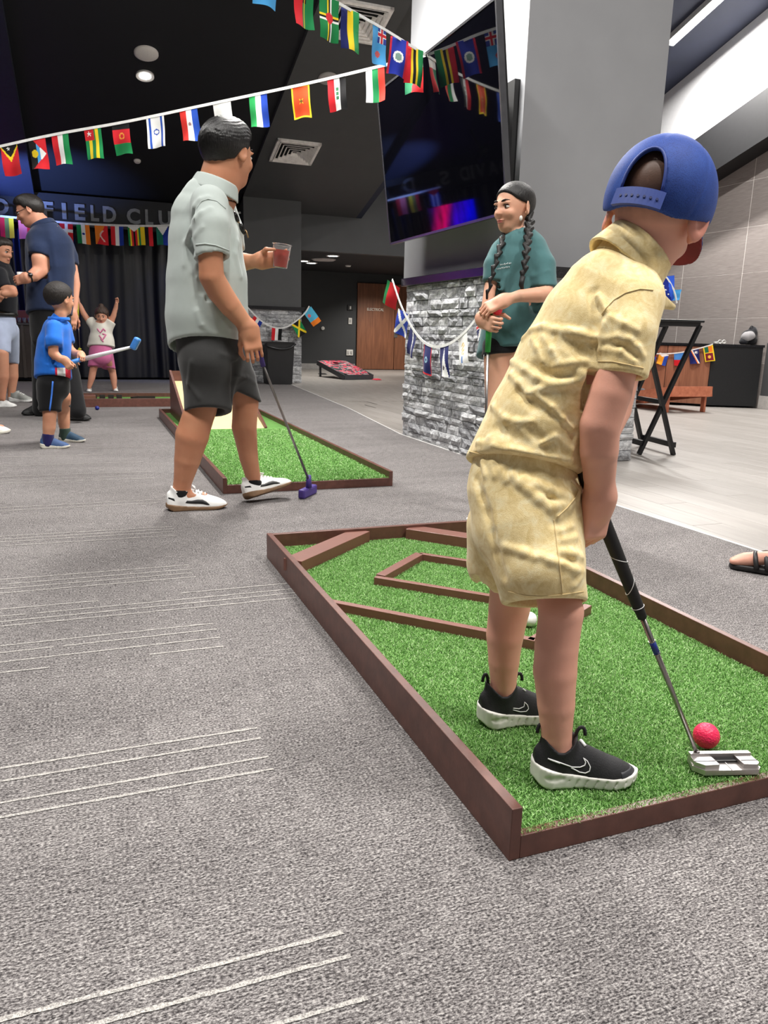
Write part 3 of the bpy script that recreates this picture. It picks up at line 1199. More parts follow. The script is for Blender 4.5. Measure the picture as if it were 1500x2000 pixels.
def blades(parent, x0, x1, y0, y1, z, n, h=0.011, w=0.0016, seed=1):
    r = np.random.default_rng(seed)
    x, y = r.uniform(x0, x1, n), r.uniform(y0, y1, n)
    a = r.uniform(0, 2 * np.pi, n)
    lean = r.uniform(0.2, 1.1, n) * h
    la = r.uniform(0, 2 * np.pi, n)
    hh = h * r.uniform(0.5, 1.0, n)
    b = np.stack([x, y, np.full(n, z)], 1)
    side = np.stack([np.cos(a), np.sin(a), 0 * a], 1) * w / 2
    mid = b + np.stack([np.cos(la) * lean * 0.35, np.sin(la) * lean * 0.35, hh * 0.65], 1)
    tip = b + np.stack([np.cos(la) * lean, np.sin(la) * lean, hh], 1)
    V = np.stack([b - side, b + side, mid + side * 0.9, tip, mid - side * 0.9], 1).reshape(-1, 3)
    k = np.arange(n)[:, None] * 5
    Q = np.concatenate([k + [0, 1, 2, 4], ], 0)
    T = k + np.array([4, 2, 3])
    me = bpy.data.meshes.new('turf_blades')
    me.vertices.add(len(V))
    me.vertices.foreach_set('co', V.astype(np.float32).ravel())
    li = np.concatenate([Q.ravel(), T.ravel()]).astype(np.int32)
    me.loops.add(len(li))
    me.loops.foreach_set('vertex_index', li)
    me.polygons.add(2 * n)
    me.polygons.foreach_set('loop_start', np.concatenate([np.arange(n) * 4, 4 * n + np.arange(n) * 3]).astype(np.int32))
    me.update(calc_edges=True)
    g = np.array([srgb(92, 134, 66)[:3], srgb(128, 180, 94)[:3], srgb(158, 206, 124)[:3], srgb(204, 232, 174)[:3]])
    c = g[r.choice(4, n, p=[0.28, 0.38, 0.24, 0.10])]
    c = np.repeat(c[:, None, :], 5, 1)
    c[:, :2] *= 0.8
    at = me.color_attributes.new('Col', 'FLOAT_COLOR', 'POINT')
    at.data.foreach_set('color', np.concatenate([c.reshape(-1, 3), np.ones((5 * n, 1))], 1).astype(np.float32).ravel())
    return obj('turf_blades', me, BLADE, parent, kind='stuff')


# ---- near putting course
GX0, GX1, GY0, GY1 = 0.605, 1.545, 0.95, 2.785
gc = empty('mini_golf_course', ((GX0 + GX1) / 2, (GY0 + GY1) / 2, 0), 'green turf putting lane with brown frame and angled wooden rails, under boy in yellow', 'putting green')
MB().box((GX0 + .015, GY0 + .015, 0), (GX1 - .015, GY1 - .015, 0.041)).build('turf', TURF, gc)
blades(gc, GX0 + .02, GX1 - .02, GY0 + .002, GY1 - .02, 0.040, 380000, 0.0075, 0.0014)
for lo, hi in (((GX0, GY0, 0), (GX0 + .02, GY1, .096)), ((GX1 - .02, GY0, 0), (GX1, GY1, .096)), ((GX0 + .02, GY1 - .02, 0), (GX1 - .02, GY1, .094)), ((GX0 + .02, GY0, 0), (GX1 - .02, GY0 + .018, .043))):
    MB().box(lo, hi, 0.0015).build('frame_board', BROWN, gc)
def rail(a, b, w, z0, z1):
    return MB().bar((a[0], a[1], (z0 + z1) / 2), (b[0], b[1], (z0 + z1) / 2), w, z1 - z0, bev=0.0015).build('rail', BROWN2, gc)
rail((0.622, 2.455), (0.985, 2.80 - .02), 0.075, 0.04, 0.084)
rail((1.53, 2.40), (1.19, 2.775), 0.075, 0.04, 0.084)
A_, B_, C_ = np.array((0.86, 2.25)), np.array((1.10, 2.465)), np.array((1.20, 1.90))
rail(A_ + (-.012, .0), C_, 0.022, 0.04, 0.068)
rail(A_ + (.01, .01), B_, 0.034, 0.04, 0.068)
rail(B_, C_ + (B_ - A_), 0.022, 0.04, 0.068)
rail((0.622, 2.085), (1.065, 1.622), 0.024, 0.04, 0.069)
rail((1.052, 1.622), (1.365, 1.81), 0.024, 0.04, 0.069)
WBALL = plain('ball_white', srgb(235, 235, 232), 0.4)


def dimple_ball(name, c, r, mat, label):
    bm = bmesh.new()
    bmesh.ops.create_uvsphere(bm, u_segments=32, v_segments=20, radius=r)
    for f in bm.faces:
        f.smooth = True
    bm.verts.ensure_lookup_table()
    me = bpy.data.meshes.new(name)
    bm.to_mesh(me)
    bm.free()
    me.transform(Matrix.Translation(Vector([float(q) for q in c])))
    return obj(name, me, mat, None, label, 'ball', 'golf balls')


bp = on_z(1034, 1212, 0.062)
dimple_ball('golf_ball', (bp[0], bp[1], 0.066), 0.021, WBALL, 'white golf ball on turf beyond the boy in yellow')
t = NT('ball_pink')
t.base(srgb(236, 40, 88), 0.45)
vo = t.n('ShaderNodeTexVoronoi')
t.l(t.coord(), vo.inputs['Vector'])
vo.inputs['Scale'].default_value = 260
t.bump(vo.outputs['Distance'], 0.5, 0.002)
PINK = t.m
pb = on_z(1381, 1443, 0.067)
dimple_ball('golf_ball', (pb[0], pb[1] + 0.003, 0.0725), 0.0255, PINK, 'hot pink golf ball behind the silver putter head')
bb = on_z(190, 801)
dimple_ball('golf_ball', (bb[0], bb[1], 0.022), 0.022, plain('ball_blue', srgb(24, 34, 120), 0.4), 'dark blue golf ball on carpet before the farthest lane')

# ---- middle putting course with ramp
fx0, fx1, fy0, fy1 = 0.64, 1.60, 4.0, 7.75
fc = empty('mini_golf_course', ((fx0 + fx1) / 2, (fy0 + fy1) / 2, 0), 'long green putting lane with a pale wooden ramp, beside man in grey polo', 'putting green')
MB().box((fx0 + .015, fy0 + .012, 0), (fx1 - .015, fy1 - .015, 0.046)).build('turf', TURF2, fc)
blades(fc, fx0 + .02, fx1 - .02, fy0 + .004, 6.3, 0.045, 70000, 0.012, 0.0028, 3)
for lo, hi in (((fx0, fy0, 0), (fx0 + .022, fy1, .085)), ((fx1 - .022, fy0, 0), (fx1, fy1, .085)), ((fx0 + .022, fy1 - .022, 0), (fx1 - .022, fy1, .085)), ((fx0 + .022, fy0, 0), (fx1 - .022, fy0 + .02, .046))):
    MB().box(lo, hi, 0.0015).build('frame_board', BROWN, fc)
MB().box((fx0 + .022, 5.84, 0.0455), (fx1 - .022, 5.855, 0.049)).build('turf_seam', plain('seam_dark', srgb(34, 62, 28), 0.9), fc)
rz = 0.36
rp = MB()
rp.prism([(0.76, 6.40, 0.046), (0.76, 7.62, rz), (0.76, 7.62, 0.046)], (0.62, 0, 0))
rp.build('ramp', plain('ramp_ply', srgb(216, 194, 146), 0.55, 0, 0.06, 6), fc, label='pale tan plywood ramp')
for x in (0.74, 1.38):
    MB().prism([(x, 6.38, 0.046), (x, 6.38, 0.06), (x, 7.64, rz + 0.10), (x, 7.64, 0.046)], (0.02, 0, 0)).build('ramp_side', BROWN, fc)
MB().box((0.758, 7.62, 0.046), (1.38, 7.64, rz + 0.095)).build('ramp_back', BROWN, fc)

# ---- farthest small course
sc_ = empty('mini_golf_course', (0.3, 9.3, 0), 'low putting lane with dark blocks on green turf, before little girl', 'putting green')
sx0, sx1, sy0, sy1 = -0.18, 1.25, 8.86, 9.66
MB().box((sx0 + .01, sy0 + .01, 0), (sx1 - .01, sy1 - .01, 0.045)).build('turf', TURF2, sc_)
for lo, hi in (((sx0, sy0, 0), (sx0 + .025, sy1, .09)), ((sx1 - .025, sy0, 0), (sx1, sy1, .09)), ((sx0 + .025, sy1 - .025, 0), (sx1 - .025, sy1, .09)), ((sx0 + .025, sy0, 0), (sx1 - .025, sy0 + .025, .09))):
    MB().box(lo, hi, 0.002).build('frame_board', BROWN, sc_)
for px in (184, 200, 217, 233):
    q = on_z(px, 778, 0.045)
    MB().box((q[0] - .03, q[1] - .03, .045), (q[0] + .03, q[1] + .03, .085), .002).build('block', plain('block_dark', srgb(34, 24, 22), 0.6), sc_)
q = on_z(267, 777, .06), on_z(303, 777, .06)
MB().bar((q[0][0], q[0][1], .065), (q[1][0], q[1][1], .065), .03, .03).bar((q[0][0] + .01, q[0][1], .065), (q[0][0] - .06, q[0][1] - .12, .065), .03, .03).build('rail', plain('block_dark', srgb(34, 24, 22)), sc_)
q = on_z(172, 776, .07)
MB().box((q[0] - .09, q[1] - .1, .045), (q[0] + .08, q[1] + .06, .095), .002).build('rail', BROWN2, sc_)

# ---- television
tv_ = empty('television', (2.42, 5.3, 1.6), 'huge black flat screen television tilted down on column', 'television')
xb, xt, zb, zt, ya, yb = 2.42, 2.272, 1.573, 2.70, 4.33, 6.25
nrm = Vector((-(zt - zb), 0, -(xb - xt) * 1.0)).normalized()      # screen normal, to the left and down


def tvp(y, s, off):
    return Vector((xb + (xt - xb) * s, y, zb + (zt - zb) * s)) + nrm * off


def tv_slab(y0, y1, s0, s1, o0, o1):
    return [tvp(y0, s0, o0), tvp(y1, s0, o0), tvp(y1, s1, o0), tvp(y0, s1, o0)], nrm * (o1 - o0)


m = MB()
m.prism(*tv_slab(ya, yb, 0, 1, -0.05, -0.002))
m.build('casing', plain('tv_casing', srgb(20, 20, 22), 0.35), tv_)
m = MB()
for y0, y1, s0, s1 in ((ya - .006, ya + .008, 0, 1), (yb - .008, yb + .006, 0, 1), (ya, yb, -0.006, 0.008), (ya, yb, 0.993, 1.006)):
    m.prism(*tv_slab(y0, y1, s0, s1, -0.035, 0.004))
m.build('bezel', plain('tv_bezel', srgb(120, 120, 124), 0.25, 0.8), tv_)
t = NT('tv_screen')
t.base(srgb(6, 6, 10), 0.035, 0, 0.62)
m = MB()
m.prism(*tv_slab(ya + .008, yb - .008, 0.008, 0.993, -0.004, 0.001))
m.build('screen', t.m, tv_)
m = MB()
for y in (4.9, 5.6):
    m.bar(tvp(y, .75, -.05), (2.7, y, float(tvp(y, .75, 0).z) - 0.1), .05, .05)
    m.bar(tvp(y, .3, -.05), (2.7, y, float(tvp(y, .3, 0).z)), .05, .05)
m.box((2.66, 4.75, 1.75), (2.7, 5.75, 2.45))
m.build('mount', plain('mount_black', srgb(18, 18, 19), 0.5), tv_)

# ---- trash can
TB = plain('bin_black', srgb(26, 26, 28), 0.45, 0, 0.1, 8)
tc = empty('trash_can', (2.97, 12.68, 0), 'black square trash can with bag, before rear stone plinth', 'trash can')
m = MB()
V4 = lambda h, s: [(2.97 - s, 12.69 - s, h), (2.97 + s, 12.69 - s, h), (2.97 + s, 12.69 + s, h), (2.97 - s, 12.69 + s, h)]
prof = [(0.0, 0.195), (0.64, 0.225), (0.68, 0.232), (0.68, 0.215), (0.6, 0.205)]
rings = [[m.bm.verts.new(p) for p in V4(h, s)] for h, s in prof]
for a, b in zip(rings, rings[1:]):
    for k in range(4):
        m.bm.faces.new((a[k], a[(k + 1) % 4], b[(k + 1) % 4], b[k]))
m.bm.faces.new(rings[0])
m.bm.faces.new(rings[-1])
m.build('bin', TB, tc)
m = MB()
loop = V4(0.0, 0.238)
pts = []
for k in range(4):
    a, b = np.array(loop[k]), np.array(loop[(k + 1) % 4])
    for i in range(6):
        q = a + (b - a) * i / 6
        pts.append((q[0], q[1], 0.60 - 0.05 * math.sin(math.pi * i / 6) * (1 if k == 0 else 0.3) + (0.05 if k in (1, 2, 3) else 0.02)))
m.tube(pts + [pts[0]], 0.016, 8)
m.build('bag_rim', plain('bag_black', srgb(38, 38, 41), 0.3), tc)

# ---- cornhole boards
def camo_mat():
    t = NT('cornhole_paint')
    v = t.coord()
    n = t.noise(t.mapping(v, (3.5, 3.5, 3.5)), 2.2, 2, 0.5, 0.8)
    c = t.ramp(n, [(0.0, srgb(44, 45, 49)), (0.44, srgb(44, 45, 49)), (0.45, srgb(150, 150, 152)), (0.50, srgb(150, 150, 152)), (0.51, srgb(205, 46, 74)), (0.60, srgb(205, 46, 74)), (0.61, srgb(60, 61, 66))], 'CONSTANT')
    t.base(c, 0.5)
    return t.m


def cornhole(fl, fr, bl, mtop, mside, name_label, zf=0.09, zr=0.31, deck_t=0.02, fh=.088):
    """board from the front corners fl, fr and the rear-left corner bl (plan)"""
    fl, fr, bl = [np.array(q, float) for q in (fl, fr, bl)]
    br = fr + bl - fl
    root = empty('cornhole_board', (*((fl + fr + bl + br) / 4), 0), name_label, 'cornhole board')
    def P3(q, z):
        return Vector((q[0], q[1], z))
    uu, vv = fr - fl, bl - fl
    # deck with a round hole
    m = MB()
    hole_c, hr, n = (0.5, 0.8), 0.075, 20
    W, L = np.linalg.norm(uu), np.linalg.norm(vv)
    def at(u, v, z=0.0):
        return P3(fl + uu * u + vv * v, zf + (zr - zf) * v + z)
    ring = [(hole_c[0] + hr / W * math.cos(2 * math.pi * k / n), hole_c[1] + hr / L * math.sin(2 * math.pi * k / n)) for k in range(n)]
    sq = []
    for k in range(n):
        c, s = math.cos(2 * math.pi * k / n), math.sin(2 * math.pi * k / n)
        q = max(abs(c), abs(s))
        cu, cv = 0.5 + 0.5 * c / q, 0.8 + (0.2 if s > 0 else 0.8) * s / q
        sq.append((cu, cv))
    for z in (0, -deck_t):
        a = [m.bm.verts.new(at(u, v, z)) for u, v in ring]
        b = [m.bm.verts.new(at(u, v, z)) for u, v in sq]
        for k in range(n):
            m.bm.faces.new((a[k], a[(k + 1) % n], b[(k + 1) % n], b[k]))
    m.build('deck', mtop, root)
    m = MB()
    cs = [(0, 0), (1, 0), (1, 1), (0, 1)]
    for k in range(4):
        a, b = cs[k], cs[(k + 1) % 4]
        m.bar(at(*a) - Vector((0, 0, fh / 2 + .001)), at(*b) - Vector((0, 0, fh / 2 + .001)), .03, fh)
    m.build('side_frame', mside, root)
    for u in (0.04, 0.96):
        p = at(u, 0.93, -0.05)
        MB().bar((p.x, p.y, 0), p, 0.06, 0.03).build('leg', mside, root)
    return root


SIDEB = plain('cornhole_side', srgb(58, 59, 63), 0.5)
cornhole((4.50, 13.83), (5.12, 13.98), (4.30, 14.95), camo_mat(), SIDEB, 'black and red splotched cornhole board on the floor by far wall')
OW = NT('orange_wood')
OW.base(OW.ramp(OW.noise(OW.mapping(OW.coord(), (6, 6, 6)), 3, 4), [(0.3, srgb(176, 98, 70)), (0.7, srgb(204, 126, 94))]), 0.5)
cornhole((7.22, 8.72), (6.6, 8.72), (7.22, 7.52), OW.m, OW.m, 'orange brown wooden cornhole board before the bar counter', 0.128, 0.32, fh=.122)


def bean_bag(c, r, mat, label, ang=0.0):
    m = MB()
    n = 8
    V, Q = [], []
    for j in range(n + 1):
        for i in range(n + 1):
            u, v = i / n * 2 - 1, j / n * 2 - 1
            hgt = 0.022 * (1 - u ** 4) * (1 - v ** 4) + 0.004
            x, y = u * r * (1 - .08 * v * v), v * r * (1 - .08 * u * u)
            V.append((c[0] + x * math.cos(ang) - y * math.sin(ang), c[1] + x * math.sin(ang) + y * math.cos(ang), c[2] + hgt))
    N = len(V)
    V += [(x, y, c[2] + 0.001) for (x, y, z) in V]
    for j in range(n):
        for i in range(n):
            k = j * (n + 1) + i
            Q.append((k, k + 1, k + n + 2, k + n + 1))
            Q.append((N + k, N + k + n + 1, N + k + n + 2, N + k + 1))
    rim = [i for i in range(n)] + [n + j * (n + 1) for j in range(n)] + [(n + 1) * n + n - i for i in range(n)] + [(n - j) * (n + 1) for j in range(n)]
    for a, b in zip(rim, rim[1:] + rim[:1]):
        Q.append((a, N + a, N + b, b))
    return obj('bean_bag', arr_mesh('bean_bag', V, Q), mat, None, label, 'bean bag', 'cornhole bean bags')


q = on_z(718, 739, 0.0)
bean_bag((q[0] + .02, q[1] - .46, 0.0), 0.075, cloth('bag_red', srgb(206, 52, 72)), 'red bean bag on floor before black cornhole board', 0.4)
q = on_z(630, 731, 0.0)
bean_bag((q[0], q[1], 0.0), 0.08, cloth('bag_dark', srgb(40, 38, 38)), 'dark bean bag on floor near the rear stone plinth', 0.2)
for du, lab in ((0.0, 'dark grey bean bag lying on orange wooden cornhole board'),):
    p = np.array((6.78, 8.3))
    bean_bag((p[0], p[1], 0.216), 0.06, cloth('bag_grey', srgb(70, 70, 74)), lab, 0.7)

# ---- tall folding table
BLK = plain('table_black', srgb(17, 17, 19), 0.4)
tb = empty('folding_table', (3.95, 4.9, 0), 'tall black folding tray table with crossed legs beside stone plinth', 'table')
a1, a2 = np.array((3.86, 4.72)), np.array((4.18, 4.66))       # near foot pair on the floor
ux = np.array((0.985, -0.17))
vy = np.array((0.17, 0.985))
n1, n2 = np.array((3.87, 4.70)), np.array((4.17, 4.655))
dep = vy * 0.46
ztop = 0.985
for nm, base in (('near', n2), ('far', n2 + dep)):
    pass
tl = n1 + np.array((0.02, 0.0))
tr_ = n2
for off in (np.array((0.0, 0.0)), dep):
    # one leg leans each way, forming an X seen from the side
    MB().bar((*(tr_ + off), 0.0), (*(tr_ - ux * 0.34 + off * 0.92 + vy * 0.02), ztop - .02), .042, .024).build('leg', BLK, tb)
    MB().bar((*(tr_ - ux * 0.27 + off * 0.92 + vy * 0.03), 0.0), (*(tr_ + ux * 0.10 + off), ztop - .02), .042, .024).build('leg', BLK, tb)
MB().bar((*tr_, 0.075), (*(tr_ + dep), 0.075), .03, .04).build('stretcher', BLK, tb)
MB().bar((*(tr_ - ux * 0.25 + vy * .02), 0.085), (*(tr_ - ux * 0.25 + dep * .92), 0.085), .03, .04).build('stretcher', BLK, tb)
MB().bar((*(tr_ - ux * 0.13), 0.40), (*(tr_ - ux * 0.13 + dep), 0.40), .03, .03).build('stretcher', BLK, tb)
cx = tr_ - ux * 0.10 + dep * 0.5
m = MB()
ang = math.atan2(ux[1], ux[0])
me = MB().box((-0.30, -0.26, 0), (0.22, 0.26, 0.018), 0.006).box((-0.28, -0.24, -0.03), (0.2, -0.2, 0.0)).box((-0.28, 0.2, -0.03), (0.2, 0.24, 0.0)).done('table_top')
me.transform(Matrix.Translation((cx[0], cx[1], ztop)) @ Matrix.Rotation(ang, 4, 'Z'))
obj('table_top', me, BLK, tb)

# ---- bar counter
ctr = empty('bar_counter', (7.6, 9.0, 0), 'bar counter with wood panel front, black end and dark top', 'counter')
cw = NT('counter_wood')
cw.base(cw.ramp(cw.noise(cw.mapping(cw.coord(), (9, 9, 0.6)), 2.2, 5, 0.6, 0.5), [(0.3, srgb(118, 74, 54)), (0.7, srgb(160, 108, 82))]), 0.4)
c0, c1, c2, c3 = np.array((7.85, 8.25)), np.array((8.44, 7.97)), np.array((8.44, 11.2)), np.array((6.45, 9.95))
MB().poly([c0, c1, c2, (7.3, 11.2), c3], 0.02, 0.80).build('body', plain('counter_dark', srgb(24, 23, 24), 0.6), ctr)
dvec = (c3 - c0) / np.linalg.norm(c3 - c0)
nv = np.array((-dvec[1], dvec[0]))
if nv[1] > 0:
    nv = -nv
for k in range(4):
    a = c0 + dvec * (0.565 * k + 0.004) + nv * 0.008
    b = c0 + dvec * (0.565 * (k + 1) - 0.004) + nv * 0.008
    MB().bar((*a, 0.41), (*b, 0.41), 0.016, 0.76).build('panel', cw.m, ctr)
ev = (c1 - c0) / np.linalg.norm(c1 - c0)
en = np.array((ev[1], -ev[0]))
a, b = c0 + en * 0.006, c1 + en * 0.006
MB().bar((*a, 0.41), (*b, 0.41), 0.012, 0.78).build('end_panel', plain('black_laminate', srgb(20, 21, 24), 0.5, 0, 0.8, 180), ctr, label='black speckled end panel')
MB().poly([c0 + (-.01, -.03), c1 + (.0, -.03), c2, (7.3, 11.2), c3 + (-.04, -.03)], 0.80, 0.832).build('worktop', GR, ctr)


# ---- things on the counter
def on_counter(px, py):
    d = ray(px, py)
    q = CC + d * 8.6 / np.linalg.norm(d[:2])
    return q


bq = on_axis(1460, 668, 1, 8.18)
bq[2] = 0.833
bag = empty('backpack', bq, 'slumped grey and black bag on the bar counter against tile wall', 'bag')
Rz = np.eye(3)
fb_ = lambda P: f_union([f_ell(bq + (0.02, 0, .08), (.12, .09, .09)), f_ell(bq + (.06, 0, .15), (.065, .07, .09)), f_ell(bq + (-.09, -.02, .04), (.05, .06, .045)), f_ell(bq + (-.02, -.02, .12), (.09, .07, .07))], .02)(P) + wave_noise(P, .006, 45, 2)
sobj('bag_body', f_cut(fb_, [f_plane(bq + (0, 0, .001), (0, 0, -1))]), bq - (.25, .2, .02), bq + (.25, .2, .3), .008, cloth('bag_black_cloth', srgb(40, 40, 44)), bag)
sobj('flap', lambda P: f_cut(f_ell(bq + (-.03, -.03, .10), (.10, .085, .085)), [f_plane(bq + (0, 0, .085), (0.5, 0, -1)), f_plane(bq + (.04, 0, .1), (1, 0, .3))], .01)(P) + wave_noise(P, .004, 50, 5), bq - (.25, .2, .02), bq + (.25, .2, .3), .007, cloth('bag_grey_cloth', srgb(150, 148, 150)), bag)
MB().tube([bq + (.02 + .03 * math.cos(a), -.02, .215 + .03 * math.sin(a)) for a in np.linspace(-.3, 3.4, 9)], .006, 6).build('strap', cloth('bag_black_cloth', srgb(40, 40, 44)), bag)
gq = on_axis(1410, 667, 1, 8.42)
gq[2] = 0.833
gl = empty('goggles', gq, 'white framed goggles lying on bar counter', 'goggles')
for s in (-1, 1):
    MB().tube([gq + (s * .035 + .03 * math.cos(a), -.0, .028 + .024 * math.sin(a)) for a in np.linspace(0, 2 * math.pi, 17)], .006, 6).build('rim', WPL, gl)
MB().tube([gq + (.07, 0, .028), gq + (.09, .04, .02), gq + (.06, .09, .012), gq + (0, .1, .01), gq + (-.06, .09, .012), gq + (-.09, .04, .02), gq + (-.07, 0, .028)], .006, 6).build('strap', WPL, gl)

# ---- bar cart behind the men
cq = np.array((-0.86, 13.22))
ca = empty('bar_cart', (*cq, 0), 'dark brown wooden drinks cart before stage curtain', 'cart')
CW = plain('cart_wood', srgb(52, 42, 38), 0.5, 0, 0.2, 10)
MB().box((cq[0] - .32, cq[1] - .16, .06), (cq[0] + .30, cq[1] + .16, .84), .006).build('body', CW, ca)
MB().box((cq[0] - .35, cq[1] - .18, .84), (cq[0] + .33, cq[1] + .18, .875), .004).build('top', plain('cart_top', srgb(58, 54, 52), 0.4), ca)
for dx in (-.31, -.0, .29):
    MB().box((cq[0] + dx - .02, cq[1] - .178, .06), (cq[0] + dx + .02, cq[1] - .16, .84)).build('stile', plain('cart_edge', srgb(70, 62, 58), 0.4), ca)
for dx in (-.26, .25):
    MB().lathe([(0, -.03), (.03, -.03), (.03, .03), (0, .03)], (0, 0, 0), 14).build('caster', plain('steel', srgb(170, 170, 170), 0.3, 0.9), ca).data.transform(Matrix.Translation((cq[0] + dx, cq[1] - .12, .03)) @ Matrix.Rotation(math.pi / 2, 4, 'X'))
MB().box((cq[0] - .22, cq[1] - .10, .875), (cq[0] + .12, cq[1] + .10, 1.06), .01).build('cooler_box', plain('box_red', srgb(88, 18, 26), 0.5), None, 'dark red box on the drinks cart', 'box')
bl_ = np.array((cq[0] + .22, cq[1], .875))
btl = empty('blue_bottle', bl_, 'bright blue bottle on the drinks cart', 'bottle')
MB().lathe([(0, 0), (.035, 0), (.037, .02), (.037, .16), (.02, .20), (.016, .22), (.016, .235), (0, .235)], bl_, 16).build('bottle_body', plain('bottle_blue', srgb(40, 70, 210), 0.25), btl)
MB().lathe([(0, .233), (.018, .233), (.018, .255), (0, .255)], bl_, 12).build('cap', WPL, btl)
GLASS = NT('clear_plastic')
GLASS.base((0.9, 0.93, 0.95, 1), 0.08)
GLASS.b.inputs['Transmission Weight'].default_value = 0.9
GLASS.b.inputs['IOR'].default_value = 1.3
for i in range(6):
    c = (cq[0] - .24 + i * .07, cq[1] - .14, .875)
    MB().lathe([(0, 0), (.022, 0), (.028, .075), (.026, .075), (.02, .006), (0, .006)], c, 14).build('drinking_glass', GLASS.m, None, 'small clear glass in row on the drinks cart', 'glass', 'glasses on the drinks cart')

# ================================================================== PEOPLE: shared builders
class Acc:
    """a list of implicit shapes with their bounds"""

    def __init__(s, k=0.012):
        s.fs, s.k = [], k
        s.lo, s.hi = np.full(3, 1e9), np.full(3, -1e9)

    def grow(s, p, r):
        p = np.asarray(p, float)
        s.lo, s.hi = np.minimum(s.lo, p - r), np.maximum(s.hi, p + r)

    def cap(s, a, b, ra, rb, k=1.0, V=NH):
        s.fs.append((f_cap(a, b, ra, rb, k, V), s.k))
        s.grow(a, ra * max(1, k))
        s.grow(b, rb * max(1, k))
        return s

    def ell(s, c, r, R=None):
        s.fs.append((f_ell(c, r, R), s.k))
        s.grow(c, max(r))
        return s

    def add(s, f, c, r, k=None):
        s.fs.append((f, s.k if k is None else k))
        s.grow(c, r)
        return s

    def f(s):
        fs = list(s.fs)

        def g(P):
            d = fs[0][0](P)
            for q, k in fs[1:]:
                d = smin(d, q(P), k) if k else np.minimum(d, q(P))
            return d
        return g

    def mesh(s, h, f=None, relax=1, pad=0.02):
        return surface(f or s.f(), s.lo - pad, s.hi + pad, h, relax)


def nrmz(v):
    v = np.asarray(v, float)
    return v / np.linalg.norm(v)


def screen_vec(r, u, a):
    """direction from screen right, up and away components"""
    return nrmz(RH * r + np.array([0, 0, 1.0]) * u + NH * a)


def frame(fwd, up):
    """rows: right, forward, up"""
    f = nrmz(fwd)
    r = nrmz(np.cross(f, up))
    return np.array([r, f, np.cross(r, f)])


class Fig:
    """places points of a figure from photo pixels at the distance where it stands"""

    def __init__(s, gx, gy, z=0.0):
        s.D0 = float((on_z(gx, gy, z) - CC) @ NH)

    def W(s, x, y, d=0.0):
        r = ray(x, y)
        return CC + r * ((s.D0 + d) / (r @ NH))

    def m(s, px, x, y, d=0.0):
        r = ray(x, y)
        return px * ((s.D0 + d) / (r @ NH)) / FPX

    def chain(s, acc, pts, k=1.0):
        """pts: (x, y, d, radius in pixels)"""
        fs = []
        for a, b in zip(pts, pts[1:]):
            A, B, ra, rb = s.W(*a[:3]), s.W(*b[:3]), s.m(a[3], *a[:3]), s.m(b[3], *b[:3])
            fs.append(f_cap(A, B, ra, rb, k, NH))
            acc.grow(A, ra * max(1, k))
            acc.grow(B, rb * max(1, k))
        ks = min(s.m(p[3], *p[:3]) for p in pts) * .12

        def g(P):
            d = fs[0](P)
            for q in fs[1:]:
                d = smin(d, q(P), ks)
            return d
        acc.fs.append((g, acc.k))
        return acc

    def fore(s, a, b):
        """last piece of a forearm, for hand_shape"""
        return s.W(*a[:3]), s.W(*b[:3]), s.m(a[3], *a[:3]), s.m(b[3], *b[:3])

    def screen_dir(s, dx, dy, da=0.0):
        """world direction of a pixel step (dx right, dy down) plus da away"""
        return nrmz(CM[0] * dx - CM[1] * dy + NH * da)


def head_shape(c, fwd, up, hh, ears=True, jaw=1.0, nose=1.0, open_mouth=False, ear=.82):
    """skin of a head, hh chin-to-crown height, c its middle; returns (f, Rm)"""
    Rm = frame(fwd, up)
    q = []
    q.append((f_ell((0, -.055, .13), (.335, .415, .37)), 0))
    q.append((f_ell((0, .10, -.13), (.272 * jaw, .275, .30)), .14))
    q.append((f_ell((0, .20, -.36), (.15 * jaw, .13, .10)), .12))
    q.append((f_ell((0, .345, -.03), (.12, .07, .16)), .10))
    for sx in (-1, 1):
        q.append((f_ell((sx * .155, .27, -.11), (.09, .08, .08)), .06))      # cheek
        q.append((f_ell((sx * .12, .355, .085), (.10, .03, .028)), .05))     # brow
    q.append((f_cap((0, .375, .03), (0, .455 * nose, -.11), .026, .040), .05))
    for sx in (-1, 1):
        q.append((f_ell((sx * .045, .405, -.118), (.032, .035, .026)), .025))
    q.append((f_ell((0, .372, -.235), (.088, .042, .021)), .025))
    q.append((f_ell((0, .366, -.272), (.078, .042, .023)), .02))
    sub = [(f_ell((sx * .135, .425, .012), (.085, .075, .045)), .06) for sx in (-1, 1)]
    sub.append((f_ell((0, .43, -.254), (.09, .05, .006)), .02))
    if open_mouth:
        sub.append((f_ell((0, .40, -.255), (.065, .09, .035)), .02))
    er = []
    if ears:
        for sx in (-1, 1):
            Er = np.array([nrmz((1, sx * -.5, 0)), nrmz((sx * .5, 1, 0)), (0, 0, 1)])
            er.append(f_cut(f_ell((sx * (.335 + .03 * ear), -.04, -.01), (.030 * ear, .105 * ear, .165 * ear), Er), [lambda P, sx=sx, Er=Er: -f_ell((sx * (.335 + .063 * ear), -.03, .01), (.024 * ear, .065 * ear, .105 * ear), Er)(P)], .02))
            er.append(f_ell((sx * .342, -.01, -.13 * ear), (.024, .04 * ear, .05 * ear)))

    def f(P):
        d = q[0][0](P)
        for g, k in q[1:]:
            d = smin(d, g(P), k)
        for g, k in sub:
            d = smax(d, -g(P), k)
        for g in er:
            d = smin(d, g(P), .03)
        return d
    return f_local(f, c, Rm, hh), Rm


